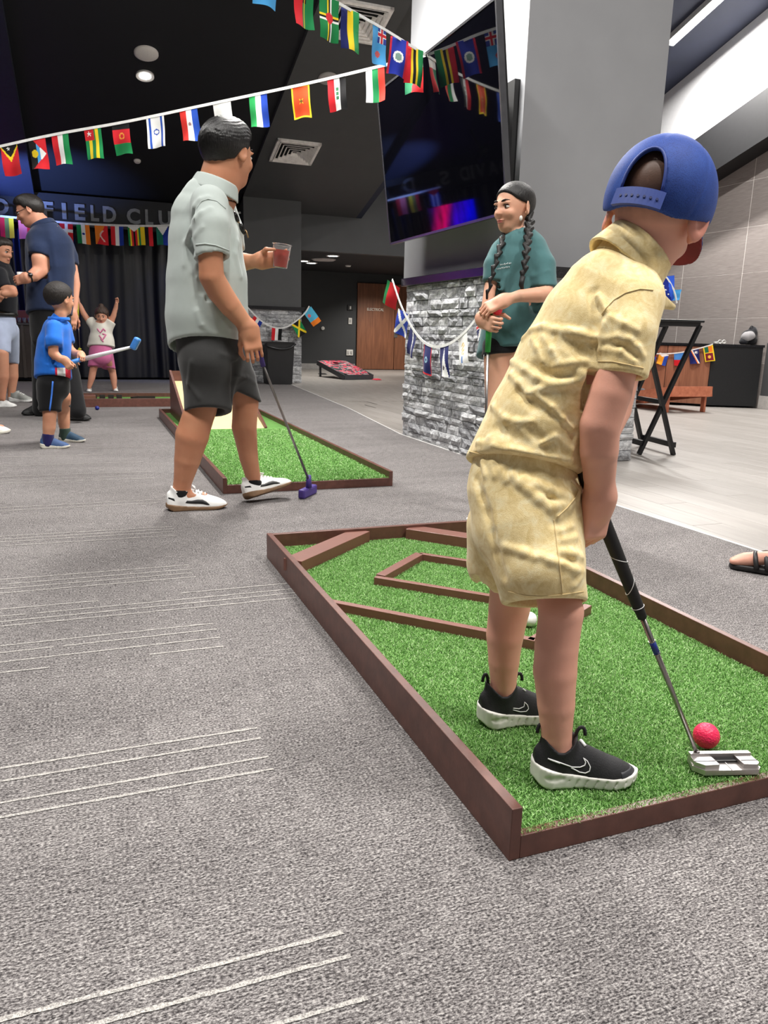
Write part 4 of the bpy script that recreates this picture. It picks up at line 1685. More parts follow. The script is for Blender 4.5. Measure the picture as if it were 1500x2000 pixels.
def face_parts(person, c, Rm, hh, iris=(40, 24, 16), lipcol=(170, 92, 84), closed=False, brow=(26, 20, 18)):
    """eyes, brows and lips as parts of a face"""
    def G(x, y, z):
        return c + (Rm[0] * x + Rm[1] * y + Rm[2] * z) * hh
    white = plain('eye_white', srgb(225, 220, 214), 0.3)
    dark = plain('iris_%d' % iris[0], srgb(*iris), 0.2)
    for sx in (-1, 1):
        ec = G(sx * .135, .318, .012)
        if not closed:
            V, Q = surface(f_ell(ec, (.060 * hh, .058 * hh, .026 * hh), Rm), ec - .1 * hh, ec + .1 * hh, .009 * hh)
            e = obj('eye', arr_mesh('eye', V, Q), white, person)
            ic = G(sx * .135, .362, .012)
            V, Q = surface(f_ell(ic, (.028 * hh, .017 * hh, .026 * hh), Rm), ic - .06 * hh, ic + .06 * hh, .006 * hh)
            obj('iris', arr_mesh('iris', V, Q), dark, e)
        MB().tube([G(sx * (.07 + .13 * t), .374 - .055 * t * t, .040 + .014 * math.sin(3.1 * t) - .006 * t) for t in np.linspace(0, 1, 6)], [.006 * hh, .01 * hh, .012 * hh, .012 * hh, .009 * hh, .004 * hh], 6).build('eyelid', dark, person)
        MB().tube([G(sx * (.05 + .17 * t), .395 - .075 * t * t, .115 + .025 * math.sin(2.6 * t)) for t in np.linspace(0, 1, 7)], [.010 * hh, .015 * hh, .017 * hh, .016 * hh, .013 * hh, .009 * hh, .004 * hh], 6).build('eyebrow', plain('brow_%d' % brow[0], srgb(*brow), 0.8), person)
    lp = plain('lips_%d' % lipcol[0], srgb(*lipcol), 0.4)
    V, Q = surface(f_union([f_ell(G(0, .376, -.236), (.082 * hh, .038 * hh, .016 * hh), Rm), f_ell(G(0, .372, -.272), (.072 * hh, .038 * hh, .019 * hh), Rm)], .004 * hh), G(0, .37, -.25) - .12 * hh, G(0, .37, -.25) + .12 * hh, .008 * hh)
    obj('lips', arr_mesh('lips', V, Q), lp, person)


def hair_shape(c, Rm, hh, thick=.035, line=None, top=0.0):
    """close-cropped hair: a shell over the skull ending at a hairline given as (y, z) pairs"""
    ys, zs = zip(*(line or [(-.6, -.22), (-.3, -.20), (-.12, -.10), (-.04, .06), (.10, .08), (.16, .20), (.34, .30), (.5, .36)]))

    def f(P):
        d = f_ell((0, -.055, .13), (.335 + thick, .415 + thick, .37 + thick))(P)
        if top:
            d = smin(d, f_ell((0, .08, .36), (.27, .30, .13 + top))(P), .1)
        th = np.arctan2(P[:, 0], P[:, 2] - .05)
        d = d + .007 * np.sin(th * 46 + 5 * np.sin(P[:, 1] * 9)) * np.clip((P[:, 2] + .1) * 3, .2, 1)
        lim = np.interp(P[:, 1], ys, zs).astype(np.float32) + 0.012 * np.sin(P[:, 0] * 60)
        return smax(d, (lim - P[:, 2]) * .8, .035)
    return f_local(f, c, Rm, hh)


def hand_shape(acc, wrist, along, back, s=1.0, thumb=1, curl=(50, 55, 40), thumb_curl=25, spread=0.0, forearm=None, thumb_pts=None):
    """palm and five bent fingers; along = wrist to knuckles, back = normal of the back of the hand,
    thumb=+1 when the thumb lies on the (along x back) side"""
    y = nrmz(along)
    z = nrmz(back - y * (np.asarray(back) @ y))
    x = np.cross(y, z) * thumb
    Rm = np.array([x, y, z])

    def G(a, b, c_):
        return wrist + (x * a + y * b + z * c_) * s
    k0 = acc.k
    if forearm is not None:            # the forearm runs into the hand without a step
        A, B_, ra, rb = forearm
        acc.cap(A, B_, ra - .0006, rb + .0008)
        acc.k = .03 * s
        acc.cap(B_, G(0, .012, 0), rb, .022 * s)
    acc.add(f_box(G(0, .050, 0), np.array((.041, .050, .0145)) * s, Rm, .013 * s), G(0, .05, 0), .09 * s, (.03 if forearm is not None else .008) * s)
    acc.cap(G(0, .0, 0), G(0, .03, 0), .024 * s, .022 * s, 1.0)
    acc.k = k0
    bases = [(-.031, .093, .055, .0078), (-.0105, .098, .070, .0085), (.011, .099, .076, .0088), (.031, .094, .068, .0088)]
    for i, (bx, by, L, r) in enumerate(bases):
        p = np.array((bx, by, .0))
        a = 0.0
        sp = spread * (i - 1.5)
        for j, fr_ in enumerate((.46, .30, .24)):
            a += math.radians(curl[j])
            d = np.array((math.sin(sp), math.cos(a), -math.sin(a)))
            q = p + d * L * fr_
            acc.cap(G(*p), G(*q), (r - .0006 * j) * s, (r - .0006 * (j + 1)) * s)
            acc.fs[-1] = (acc.fs[-1][0], .004 * s)
            p = q
    t0 = np.array((.034, .022, -.004))
    ta = math.radians(thumb_curl)
    t1 = t0 + np.array((.030 * math.cos(ta), .034, -.012 - .02 * math.sin(ta)))
    t2 = t1 + np.array((.010 * math.cos(ta), .030, -.012 - .022 * math.sin(ta)))
    t3 = t2 + np.array((-.012 * math.sin(ta), .024, -.008 - .014 * math.sin(ta)))
    if thumb_pts is not None:
        t1, t2, t3 = thumb_pts
    acc.cap(G(0.012, .02, -.004), G(*t0), .016 * s, .016 * s)
    acc.cap(G(*t0), G(*t1), .0155 * s, .0115 * s)
    acc.cap(G(*t1), G(*t2), .0112 * s, .0098 * s)
    acc.cap(G(*t2), G(*t3), .0098 * s, .0082 * s)
    return Rm


def skin_col_mat(name):
    """skin or fabric whose own colour is stored on the mesh"""
    t = NT(name)
    a = t.n('ShaderNodeAttribute', attribute_name='Col').outputs['Color']
    v = t.coord()
    n = t.noise(v, 10, 4)
    t.base(t.mix(t.math('MULTIPLY', n, 0.35), a, t.mix(1.0, a, (0.80, 0.62, 0.58, 1), 'MULTIPLY')), 0.5, 0, 0.3)
    t.b.inputs['Subsurface Weight'].default_value = 0.1
    t.b.inputs['Subsurface Radius'].default_value = (0.012, 0.005, 0.003)
    t.b.inputs['Subsurface Scale'].default_value = 0.4
    t.bump(t.noise(v, 380, 2), 0.08, 0.002)
    return t.m


def shoe(person, heel, toe, up=(0, 0, 1), upper=None, sole=None, width=None, h_ank=None, sole_t=0.16, style='runner', h=None, name='shoe', collar=None, res=1.0, leg=.135):
    """a shoe from heel to toe (points at the bottom of the sole); parts: sole, upper (returned)"""
    heel, toe = np.asarray(heel, float), np.asarray(toe, float)
    L = np.linalg.norm(toe - heel)
    fwd = (toe - heel) / L
    Rm = frame(fwd, up)
    w = (width or 0.37)
    ha = h_ank or 0.36
    xs = np.array([-.03, -.02, .0, .03, .08, .15, .3, .45, .6, .72, .84, .92, .97, 1.0, 1.02])
    ws = np.array([.0, .05, .09, .125, .152, .168, .165, .160, .178, .185, .165, .122, .082, .045, .0]) * (w / .37)
    cs = np.array([0, 0, 0, 0, 0, 0, -.005, -.01, -.008, 0, .01, .012, .01, .01, .01])
    hs = np.array([.22, .26, .31, .35, .38, .38, .38, .37, .30, .245, .205, .165, .13, .10, .07]) * (ha / .36)
    st = sole_t

    def body(P):
        X, Y, Z = P[:, 0], P[:, 1], P[:, 2]
        wv = np.interp(Y, xs, ws)
        hv = np.interp(Y, xs, hs)
        cv = np.interp(Y, xs, cs)
        q = np.sqrt(((X - cv) / np.maximum(wv, .004)) ** 2 + (np.maximum(Z - .06, 0) / np.maximum(hv - .06, .02)) ** 2)
        d = (q - 1) * np.minimum(np.maximum(wv, .02), .12)
        return np.maximum(np.maximum(d, .02 - Z), np.maximum(-.005 - Y, Y - 1.0))

    def up_f(P):
        d = body(P)
        hole = f_cap((0, .225, .32 * ha / .36), (0, .25, .75), leg, leg * 1.12)(P)
        zr = np.interp(P[:, 1], [0, .07, .13, .19, .25, .31, .38, .44], [.48, .45, .395, .35, .345, .375, .44, .47]) * ha / .36
        rim = np.maximum(np.abs(f_cap((0, .225, .2 * ha / .36), (0, .235, .75), leg + .018, leg * 1.08 + .018)(P)) - .017, P[:, 2] - zr)
        d = smin(np.maximum(d, P[:, 2] - zr), rim, .03)
        d = smax(d, -hole, .012)
        return np.maximum(d, st * .55 - P[:, 2])

    def sole_f(P):
        Y, Z = P[:, 1], P[:, 2]
        wv = np.interp(Y, xs, ws)
        cv = np.interp(Y, xs, cs)
        flare = (.012 + .018 * np.exp(-((Y - .10) / .12) ** 2)) * np.clip((Y + .03) / .06, 0, 1) * np.clip((1.03 - Y) / .06, 0, 1)
        tz = np.interp(Y, [0, .1, .3, .5, .75, .95, 1.03], [st * 1.45, st * 1.3, st * 1.0, st * .78, st * .72, st * .85, st * .95])
        bz = np.interp(Y, [0, .05, .1, .75, .9, 1.0], [.05, .015, 0, 0, .02, .055])
        q = np.abs(P[:, 0] - cv) - (wv + flare)
        d = np.maximum(np.maximum(q, Z - tz), bz - Z)
        d = np.maximum(d, np.maximum(-.028 - Y, Y - 1.03))
        if style == 'runner':
            gr = np.abs(((Y - .32) * 11 - Z * 4.5) % 1.0 - .5) * .09
            edge = q + .016
            groove = np.maximum(np.maximum(gr - .006, -edge), np.maximum(.30 - Y, Z - st * .62))
            d = smax(d, -groove, .006)
            dent = f_ell((wv[0] * 0 + 0, .17, st * .72), (.5, .10, .03))(P)
            d = smax(d, -np.maximum(dent, -(q + .010)), .008)
        return d
    lo, hi = np.array((-.28, -.08, -.02)), np.array((.28, 1.08, .62))
    hh = (h or .014) * res
    out = {}
    T = np.array([Rm[0], Rm[1], Rm[2]])
    for nm, f, mt in (('sole', sole_f, sole), ('upper', up_f, upper)):
        V, Q = surface(f, lo, hi, hh, 2)
        V = heel + (V * L) @ T
        out[nm] = obj(name + '_' + nm, arr_mesh(nm, V, Q), mt, person)

    def G(x, y, z):
        return heel + (np.array((x, y, z)) * L) @ T
    out['G'] = G
    out['L'] = L
    out['body'] = f_local(body, heel, Rm, L)
    out['up_f'] = f_local(up_f, heel, Rm, L)
    return out


def side_ribbon(name, s, sx, prof, mat, lift=.004):
    """a flat band on the side of a shoe: prof = (y, z, half width)"""
    G, bf_ = s['G'], s['body']
    V, Q = [], []
    for y_, z_, w_ in prof:
        for dz in (-w_, 0, w_):
            lo_, hi_ = 0.0, .3
            for _ in range(16):
                md = (lo_ + hi_) / 2
                if float(bf_(F3([G(sx * md, y_, z_ + dz)]))[0]) < 0:
                    lo_ = md
                else:
                    hi_ = md
            V.append(G(sx * (lo_ + lift), y_, z_ + dz))
    for i in range(len(prof) - 1):
        for j in range(2):
            k = i * 3 + j
            Q.append((k, k + 1, k + 4, k + 3))
    o = obj(name, arr_mesh(name, V, Q), mat, s['upper'])
    md = o.modifiers.new('thick', 'SOLIDIFY')
    md.thickness, md.offset = .0012, 0
    return o


def surf_strip(name, f, pix, width, mat, parent, lift=0.0012, closed=False, seg=6):
    """a thin raised line lying on surface f along photo pixels"""
    pts = []
    for (a, b) in zip(pix, pix[1:]):
        n = max(2, int(math.hypot(b[0] - a[0], b[1] - a[1]) / 4))
        for i in range(n):
            pts.append((a[0] + (b[0] - a[0]) * i / n, a[1] + (b[1] - a[1]) * i / n))
    pts.append(pix[-1])
    P3 = [trace(f, *p) for p in pts]
    P3 = [p for p in P3 if p is not None]
    if len(P3) < 2:
        return None
    dd = [np.linalg.norm(b - a) for a, b in zip(P3, P3[1:])]
    md = sorted(dd)[len(dd) // 2]
    keep = [P3[0]]
    for p in P3[1:]:
        if np.linalg.norm(p - keep[-1]) < max(md * 8, .02):
            keep.append(p)
    return MB().tube(keep, width, seg).build(name, mat, parent)


def folded(fig, base, ridges, valleys=(), kr=0.018):
    """adds cloth folds: ridges and valleys are photo polylines ((x, y) ..., radius px, lift) traced on the cloth"""
    fs, vs_ = [], []
    for pts, rp, lift in ridges:
        P3 = [trace(base, *p) for p in pts]
        P3 = [p for p in P3 if p is not None]
        for a, b in zip(P3, P3[1:]):
            if np.linalg.norm(a - b) < .25:
                r = fig.m(rp, *pts[0])
                va, vb = nrmz(a - CC), nrmz(b - CC)
                fs.append(f_cap(a + va * (r * (1 - lift)), b + vb * (r * (1 - lift)), r, r))
    for pts, rp, dep in valleys:
        P3 = [trace(base, *p) for p in pts]
        P3 = [p for p in P3 if p is not None]
        for a, b in zip(P3, P3[1:]):
            if np.linalg.norm(a - b) < .25:
                r = fig.m(rp, *pts[0])
                va, vb = nrmz(a - CC), nrmz(b - CC)
                vs_.append(f_cap(a - va * (r * (1 - dep)), b - vb * (r * (1 - dep)), r, r))

    def f(P):
        d = base(P)
        near = np.abs(d) < .06
        if near.any():
            Q = P[near]
            dn = d[near]
            for g in vs_:
                dn = smax(dn, -g(Q), kr)
            for g in fs:
                dn = smin(dn, g(Q), kr)
            d = d.copy()
            d[near] = dn
        return d
    return f

# ================================================================== BOY IN YELLOW
def build_boy():
    F = Fig(1085, 1478, 0.05)
    W, m = F.W, F.m
    boy = empty('person', (0.79, 1.17, 0.045), 'boy in yellow shirt and shorts, blue cap backwards, bending over a silver putter', 'person')
    hz = .0455
    hl, to = on_z(1040, 1520, hz), on_z(1239, 1523, hz)
    dirv = nrmz(to - hl)
    a_ = math.radians(12)
    hl2 = on_z(936, 1411, hz)
    to2 = hl2 + np.array((dirv[0] * math.cos(a_) - dirv[1] * math.sin(a_), dirv[0] * math.sin(a_) + dirv[1] * math.cos(a_), 0)) * np.linalg.norm(to - hl)
    dn = float((hl * .76 + to * .24 - CC) @ NH) - F.D0          # near and far leg depth
    df = float((hl2 * .76 + to2 * .24 - CC) @ NH) - F.D0
    # ---------------- body
    B = Acc(.012)
    F.chain(B, [(1086, 1150, dn + .02, 41), (1096, 1195, dn, 43), (1087, 1262, dn, 42), (1084, 1310, dn, 42), (1086, 1375, dn, 36), (1087, 1440, dn, 29), (1089, 1470, dn, 27)])
    F.chain(B, [(1000, 1120, df - .02, 42), (995, 1185, df, 40), (986, 1240, df, 36), (984, 1290, df, 30), (983, 1340, df, 25), (985, 1370, df, 23)])
    for q0, q1, lg in ((hl, to, (1089, 1470, dn)), (hl2, to2, (985, 1370, df))):
        B.cap(W(*lg), q0 * .78 + q1 * .22 + np.array((0, 0, .045)), .024, .022)
        B.cap(q0 * .8 + q1 * .2 + np.array((0, 0, .045)), q0 * .35 + q1 * .65 + np.array((0, 0, .030)), .019, .011)
    F.chain(B, [(1064, 1110, -.05, 44), (1035, 1010, -.03, 64)])
    F.chain(B, [(996, 1090, .08, 40), (1015, 1010, .04, 60)])
    F.chain(B, [(1025, 1000, 0, 78), (1065, 820, 0, 74), (1120, 700, 0, 76), (1180, 600, 0, 72), (1215, 555, 0, 58), (1245, 500, .0, 46)])
    # near (right) arm
    arm = [(1228, 610, -.075, 32), (1214, 690, -.095, 37), (1192, 770, -.10, 40), (1172, 830, -.10, 39), (1170, 880, -.09, 37), (1170, 930, -.075, 30), (1172, 968, -.065, 25)]
    F.chain(B, arm)
    # far (left) arm, mostly hidden behind the torso
    F.chain(B, [(1230, 590, .09, 32), (1225, 690, .12, 33), (1200, 800, .10, 32), (1172, 870, .035, 26), (1150, 898, .004, 22)])
    # head, neck, ears
    hc = W(1279, 424, .015)
    fwd = RH * .50 + np.array([0, 0, -.36]) + NH * .79
    upv = RH * .36 + np.array([0, 0, .88]) + NH * .25
    hh = .205
    hf, Rm = head_shape(hc, fwd, upv, hh, ear=1.08)
    B.cap(W(1240, 515, .0), W(1258, 462, .01), m(50, 1240, 515), m(53, 1258, 462))
    bf = B.f()
    H_ = lambda P: smin(bf(P), hf(P), .02)
    lo_h, hi_h = hc - .15, hc + .15
    parts = [surface(lambda P: np.maximum(bf(P), -np.maximum.reduce(np.abs(P - F3(hc)), axis=1) + .147), B.lo - .02, B.hi + .02, .0045, 2),
             surface(H_, lo_h, hi_h, .0025, 2)]
    # hands
    putter_head = on_z(1363, 1476, .062)
    gt = W(1131, 898, -.035)
    ax = nrmz(putter_head - gt)
    HR = Acc(.006)
    wr = W(1172, 975, -.062)
    hand_shape(HR, wr, screen_vec(-.10, -1, .05), screen_vec(.55, 0, -.83), .72, -1, (48, 66, 55), 88, forearm=F.fore(arm[-3], arm[-1]), thumb_pts=((.041, .048, -.020), (.028, .070, -.036), (.010, .084, -.044)))
    parts.append(HR.mesh(.0017))
    HL = Acc(.006)
    wl = W(1147, 902, .005)
    hand_shape(HL, wl, screen_vec(-.25, -.95, -.2), screen_vec(-.75, 0.0, .6), .70, 1, (50, 68, 55), 80, forearm=F.fore((1172, 870, .035, 26), (1150, 898, .004, 22)), thumb_pts=((.041, .048, -.020), (.028, .070, -.036), (.010, .084, -.044)))
    parts.append(HL.mesh(.0017))
    V, Q = join(parts)
    body = obj('body', arr_mesh('body', V, Q), skin_col_mat('boy_skin'), boy)
    SK = np.array(srgb(230, 172, 150)[:3])
    HAIR = np.array(srgb(60, 45, 33)[:3])

    def colr(P):
        q = ((P - F3(hc)) @ F3(Rm).T) / hh
        line = np.interp(q[:, 1], [-.6, -.30, -.1, .0, .1, .4], [-.24, -.22, -.1, .0, .1, .3])
        a = np.clip((q[:, 2] - line) / .19, 0, 1) * (np.linalg.norm(q, axis=1) < .75) * (np.abs(q[:, 0]) < .345)
        n = .5 + .3 * wave_noise(P, 1.0, 500, 3)
        a = np.clip(a * (0.75 + .5 * n), 0, .92)[:, None]
        ear = ((np.abs(q[:, 0]) > .335) & (np.linalg.norm(q, axis=1) < .6))[:, None] * .5
        c = SK * (1 - a) + HAIR * a
        return c * (1 - ear) + np.array(srgb(225, 140, 124)[:3]) * ear
    color_attr(body, colr)

    # ---------------- shirt
    def yellow(name):
        t = NT(name)
        v = t.coord()
        n1 = t.noise(v, 34, 5, 0.65, 1.2)
        n2 = t.noise(v, 120, 3)
        f = t.math('ADD', t.math('MULTIPLY', n1, .75), t.math('MULTIPLY', n2, .25))
        t.base(t.ramp(f, [(0.38, srgb(226, 200, 140)), (0.52, srgb(241, 219, 164)), (0.66, srgb(250, 236, 192))]), 0.85, 0, 0.2)
        t.b.inputs['Sheen Weight'].default_value = 0.2
        t.bump(t.noise(v, 700, 2), 0.25, 0.002)
        return t.m
    YM = yellow('yellow_linen')
    S = Acc(.03)
    F.chain(S, [(1014, 935, 0, 114), (1058, 820, 0, 104), (1108, 715, 0, 101), (1155, 630, 0, 98), (1190, 575, 0, 90), (1218, 540, 0, 66)], 1.02)
    S.k = .035
    F.chain(S, [(1236, 590, -.06, 58), (1226, 650, -.085, 54), (1211, 750, -.098, 50)])
    F.chain(S, [(1240, 575, .09, 48), (1235, 640, .11, 46), (1232, 700, .12, 44)])
    base = S.f()
    hem_n = F.screen_dir(-.20, .98, -.12)
    # the sleeve end is cut across the arm, the hem across the hips; both are hollow
    a0, a1 = W(1226, 650, -.085), W(1211, 735, -.098)
    sl_dir = nrmz(a1 - a0)
    sl_end = W(1210, 734, -.098)
    b0, b1 = W(1235, 640, .11), W(1232, 700, .12)
    arm_zone = f_cap(W(1238, 590, -.06), W(1206, 775, -.10), m(64, 1238, 590), m(64, 1206, 775))
    sleeve_hollow = f_cap(W(1222, 690, -.095), W(1208, 760, -.1), m(32, 1222, 690, -.09), m(41, 1208, 760, -.1))
    torso_hollow = f_cap(W(1025, 905, 0), W(985, 1000, 0), m(92, 1025, 905), m(100, 985, 1000))
    neck_hollow = f_cap(W(1228, 520, 0), W(1262, 445, .0), m(46, 1228, 520), m(58, 1262, 445))
    hem_p = W(1015, 912, 0)

    def shirt_cut(f0):
        def f(P):
            d = f0(P)
            az = arm_zone(P)
            hemd = (P - F3(hem_p)) @ F3(hem_n)
            sld = (P - F3(sl_end)) @ F3(sl_dir)
            d = smax(d, np.where(az < 0, sld, -1), .006)
            d = smax(d, np.where(az > -.01, hemd, -1), .008)
            d = smax(d, -sleeve_hollow(P), .004)
            d = smax(d, -torso_hollow(P), .004)
            d = smax(d, -neck_hollow(P), .004)
            return d
        return f
    Z = lambda *q: [(860 + a / 3.125, 440 + b / 3.125) for a, b in q]
    ridges = [(Z((510, 690), (560, 640), (620, 620), (700, 640), (800, 655), (930, 682)), 8, .55),
              (Z((440, 830), (520, 880), (590, 930), (660, 965), (760, 968), (850, 945), (880, 915), (850, 895)), 9, .6),
              (Z((390, 860), (430, 910), (480, 960), (540, 1025), (620, 1000), (720, 975)), 8, .55),
              (Z((600, 1045), (680, 1110), (750, 1180), (810, 1245)), 6, .5),
              (Z((320, 1100), (400, 1180), (470, 1200), (560, 1195)), 8, .5),
              (Z((560, 690), (590, 750), (625, 830)), 5, .5), (Z((630, 680), (680, 760), (725, 840)), 5, .5),
              (Z((230, 1240), (300, 1300), (430, 1370), (560, 1405), (700, 1425), (800, 1440)), 8, .5),
              (Z((140, 1345), (230, 1325), (330, 1345), (430, 1395)), 8, .5),
              (Z((780, 640), (860, 660), (935, 690)), 5, .5),
              (Z((700, 860), (800, 840), (890, 830)), 5, .45), (Z((250, 1190), (280, 1290)), 6, .45),
              (Z((1000, 600), (985, 680), (972, 760)), 5, .4), (Z((1000, 695), (1080, 680), (1150, 695), (1200, 740), (1240, 800)), 5, .5),
              (Z((1040, 560), (1120, 600), (1200, 640)), 5, .35), (Z((1010, 760), (1100, 770), (1180, 830)), 5, .4),
              (Z((620, 1330), (700, 1290), (800, 1370), (790, 1420)), 6, .45), (Z((960, 430), (1010, 520)), 6, .35)]
    valleys = [(Z((930, 400), (950, 500), (945, 600), (945, 720), (950, 860)), 7, .55), (Z((760, 700), (850, 760), (900, 800)), 9, .4),
               (Z((560, 860), (640, 910), (760, 920), (830, 910)), 9, .45), (Z((470, 1010), (560, 1090), (640, 1130)), 9, .4),
               (Z((560, 1260), (640, 1330), (660, 1390)), 8, .45), (Z((700, 1150), (790, 1200), (830, 1280)), 9, .4), (Z((330, 1230), (450, 1290), (520, 1330)), 9, .4),
               (Z((1060, 730), (1140, 760), (1200, 800)), 6, .4), (Z((480, 700), (540, 800)), 8, .35)]
    sf0 = folded(F, base, [(a, r * .62, l + .14) for a, r, l in ridges], [(a, r * 1.25, l * .72) for a, r, l in valleys], .0075)
    sf = shirt_cut(lambda P: sf0(P) + wave_noise(P, .0010, 45, 4))
    shirt = sobj('shirt', sf, S.lo - .02, S.hi + .02, .0028, YM, boy, 1)
    # seams, collar, cuff
    seam = plain('yellow_seam', srgb(222, 198, 146), 0.8)
    surf_strip('armhole_seam', sf, Z((985, 545), (1010, 505), (1060, 455), (1130, 412), (1220, 388), (1300, 395)), .0009, seam, shirt)
    surf_strip('sleeve_hem_seam', sf, Z((962, 830), (1050, 832), (1140, 850), (1242, 872)), .0008, seam, shirt)
    surf_strip('hem_seam', sf, Z((150, 1375), (300, 1408), (440, 1470), (600, 1520), (800, 1510)), .0008, seam, shirt)
    cc_ = W(1226, 516, 0)
    cax = screen_vec(.62, .74, .18)
    Rc = frame(screen_vec(.1, -.2, .95), cax)

    def collar_f(P):
        q = (P - F3(cc_)) @ F3(Rc).T
        a = np.arctan2(q[:, 0], q[:, 1])
        r = np.sqrt((q[:, 0] / 1.0) ** 2 + (q[:, 1] / .92) ** 2)
        z = q[:, 2]
        rt = np.where(z > -.2, .058 - .24 * (z - .03) + .004 * np.sin(a * 3 + 1), .06)
        outer = np.maximum(np.abs(r - rt) - .0032, np.abs(z - .012 - .004 * np.sin(2 * a)) - .024)
        inner = np.maximum(np.abs(r - (.052 - .05 * (z - .03))) - .0032, np.abs(z - .012) - .026)
        return smin(outer, inner, .008)
    C_ = Acc(.006)
    C_.add(collar_f, cc_, .1)
    C_.cap(W(1286, 575, -.035), W(1314, 599, -.01), .007, .004)
    C_.cap(W(1292, 596, -.025), W(1313, 600, -.01), .007, .004)
    C_.cap(W(1282, 560, -.04), W(1292, 596, -.025), .006, .006)
    V, Q = C_.mesh(.0022)
    obj('collar', arr_mesh('collar', V, Q), YM, shirt)

    # ---------------- shorts
    T = Acc(.03)
    F.chain(T, [(1022, 900, 0, 94), (1022, 950, 0, 107), (1030, 1020, -.01, 108)], 1.03)
    F.chain(T, [(1035, 1030, -.04, 96), (1052, 1100, -.07, 88), (1067, 1200, dn + .01, 80)])
    T.k = .02
    F.chain(T, [(985, 1030, .06, 74), (975, 1100, .085, 62), (977, 1165, df - .005, 50)])
    tb_ = T.f()
    Y2 = lambda *q: [(880 + a / 3.947, 860 + b / 3.947) for a, b in q]
    r2 = [(Y2((480, 270), (540, 330), (600, 380), (680, 455), (770, 520), (850, 505), (905, 475)), 8, .55),
          (Y2((570, 300), (660, 340), (750, 380), (830, 420), (900, 440)), 6, .5),
          (Y2((150, 150), (175, 260)), 5, .45), (Y2((250, 170), (270, 270)), 5, .45), (Y2((320, 190), (345, 270)), 5, .5), (Y2((390, 220), (430, 310)), 5, .5),
          (Y2((700, 890), (770, 925), (850, 950)), 5, .5), (Y2((930, 320), (985, 380), (965, 440), (900, 520), (830, 590)), 5, .45),
          (Y2((860, 860), (940, 870), (1010, 900)), 5, .4), (Y2((850, 700), (930, 660)), 5, .4), (Y2((860, 770), (960, 745)), 5, .4), (Y2((880, 960), (960, 1000), (1020, 1010)), 5, .35),
          (Y2((430, 820), (560, 860), (650, 900)), 6, .3), (Y2((950, 1120), (1000, 1060)), 5, .35)]
    v2 = [(Y2((190, 300), (230, 430), (270, 560), (310, 720), (350, 880), (400, 1050)), 7, .6), (Y2((640, 350), (760, 440), (880, 470)), 6, .45),
          (Y2((470, 260), (530, 320)), 5, .5), (Y2((200, 170), (230, 280)), 4, .45), (Y2((820, 560), (800, 640)), 4, .5), (Y2((880, 910), (960, 940)), 5, .35)]
    tf0 = folded(F, tb_, [(a, r * .8, l + .1) for a, r, l in r2], v2, .010)
    cutn = W(1068, 1177, dn)
    cutf = W(965, 1138, df)
    nz = F.screen_dir(.03, 1, -.25)
    nzone = f_cap(W(1035, 1010, -.05), W(1070, 1240, dn), m(105, 1035, 1010), m(95, 1070, 1240, dn))
    near_hollow = f_cap(W(1062, 1140, dn + .01), W(1070, 1215, dn), m(68, 1062, 1140, dn), m(74, 1070, 1215, dn))
    far_hollow = f_cap(W(976, 1115, df), W(978, 1175, df), m(40, 976, 1115, df), m(45, 978, 1175, df))
    fzone_split = nrmz(W(1067, 1165, dn) - W(977, 1140, df))
    midp = (W(1067, 1165, dn) * .42 + W(977, 1140, df) * .58)

    def tf(P):
        d = tf0(P) + wave_noise(P, .0013, 60, 9)
        side = (P - F3(midp)) @ F3(fzone_split)
        dn_ = (P - F3(cutn)) @ F3(nz)
        df_ = (P - F3(cutf)) @ F3(nz)
        d = smax(d, np.where(side > 0, dn_, df_), .005)
        d = smax(d, -near_hollow(P), .004)
        d = smax(d, -far_hollow(P), .004)
        top = (F3(W(1015, 893, 0)) - P) @ F3(hem_n)
        return smax(d, top, .01)
    shorts = sobj('shorts', tf, T.lo - .02, T.hi + .02, .003, YM, boy, 1)
    surf_strip('side_seam', tf, Y2((795, 610), (812, 740), (832, 900), (850, 1050), (862, 1180)), .001, seam, shorts)
    surf_strip('pocket_seam', tf, Y2((930, 320), (985, 385), (962, 445), (900, 520), (820, 595)), .001, seam, shorts)
    surf_strip('leg_hem_seam', tf, Y2((445, 1165), (560, 1195), (700, 1205), (860, 1190), (1030, 1165)), .0008, seam, shorts)

    # ---------------- cap
    cap = empty('baseball_cap', hc, 'blue mesh baseball cap worn backwards on boy in yellow', 'cap')
    cb = plain('cap_blue_plain', srgb(32, 58, 132), 0.6)
    t = NT('cap_mesh_blue')
    v = t.coord()
    vo = t.n('ShaderNodeTexVoronoi')
    t.l(v, vo.inputs['Vector'])
    vo.inputs['Scale'].default_value = 520
    n = t.noise(v, 16, 4)
    t.base(t.mix(0.5, t.ramp(vo.outputs['Distance'], [(0.15, srgb(24, 42, 98)), (0.5, srgb(44, 76, 156))]), t.ramp(n, [(0.35, srgb(28, 50, 114)), (0.7, srgb(50, 82, 158))])), 0.7, 0, 0.3)
    t.bump(vo.outputs['Distance'], 0.12, 0.001)
    CAPM = t.m
    G = lambda x, y, z: hc + (Rm[0] * x + Rm[1] * y + Rm[2] * z) * hh
    def dome(P):
        return f_ell((0, -.03, .12), (.43, .50, .50))(P)
    def dome_in(P):
        return f_ell((0, -.03, .10), (.395, .465, .47))(P)

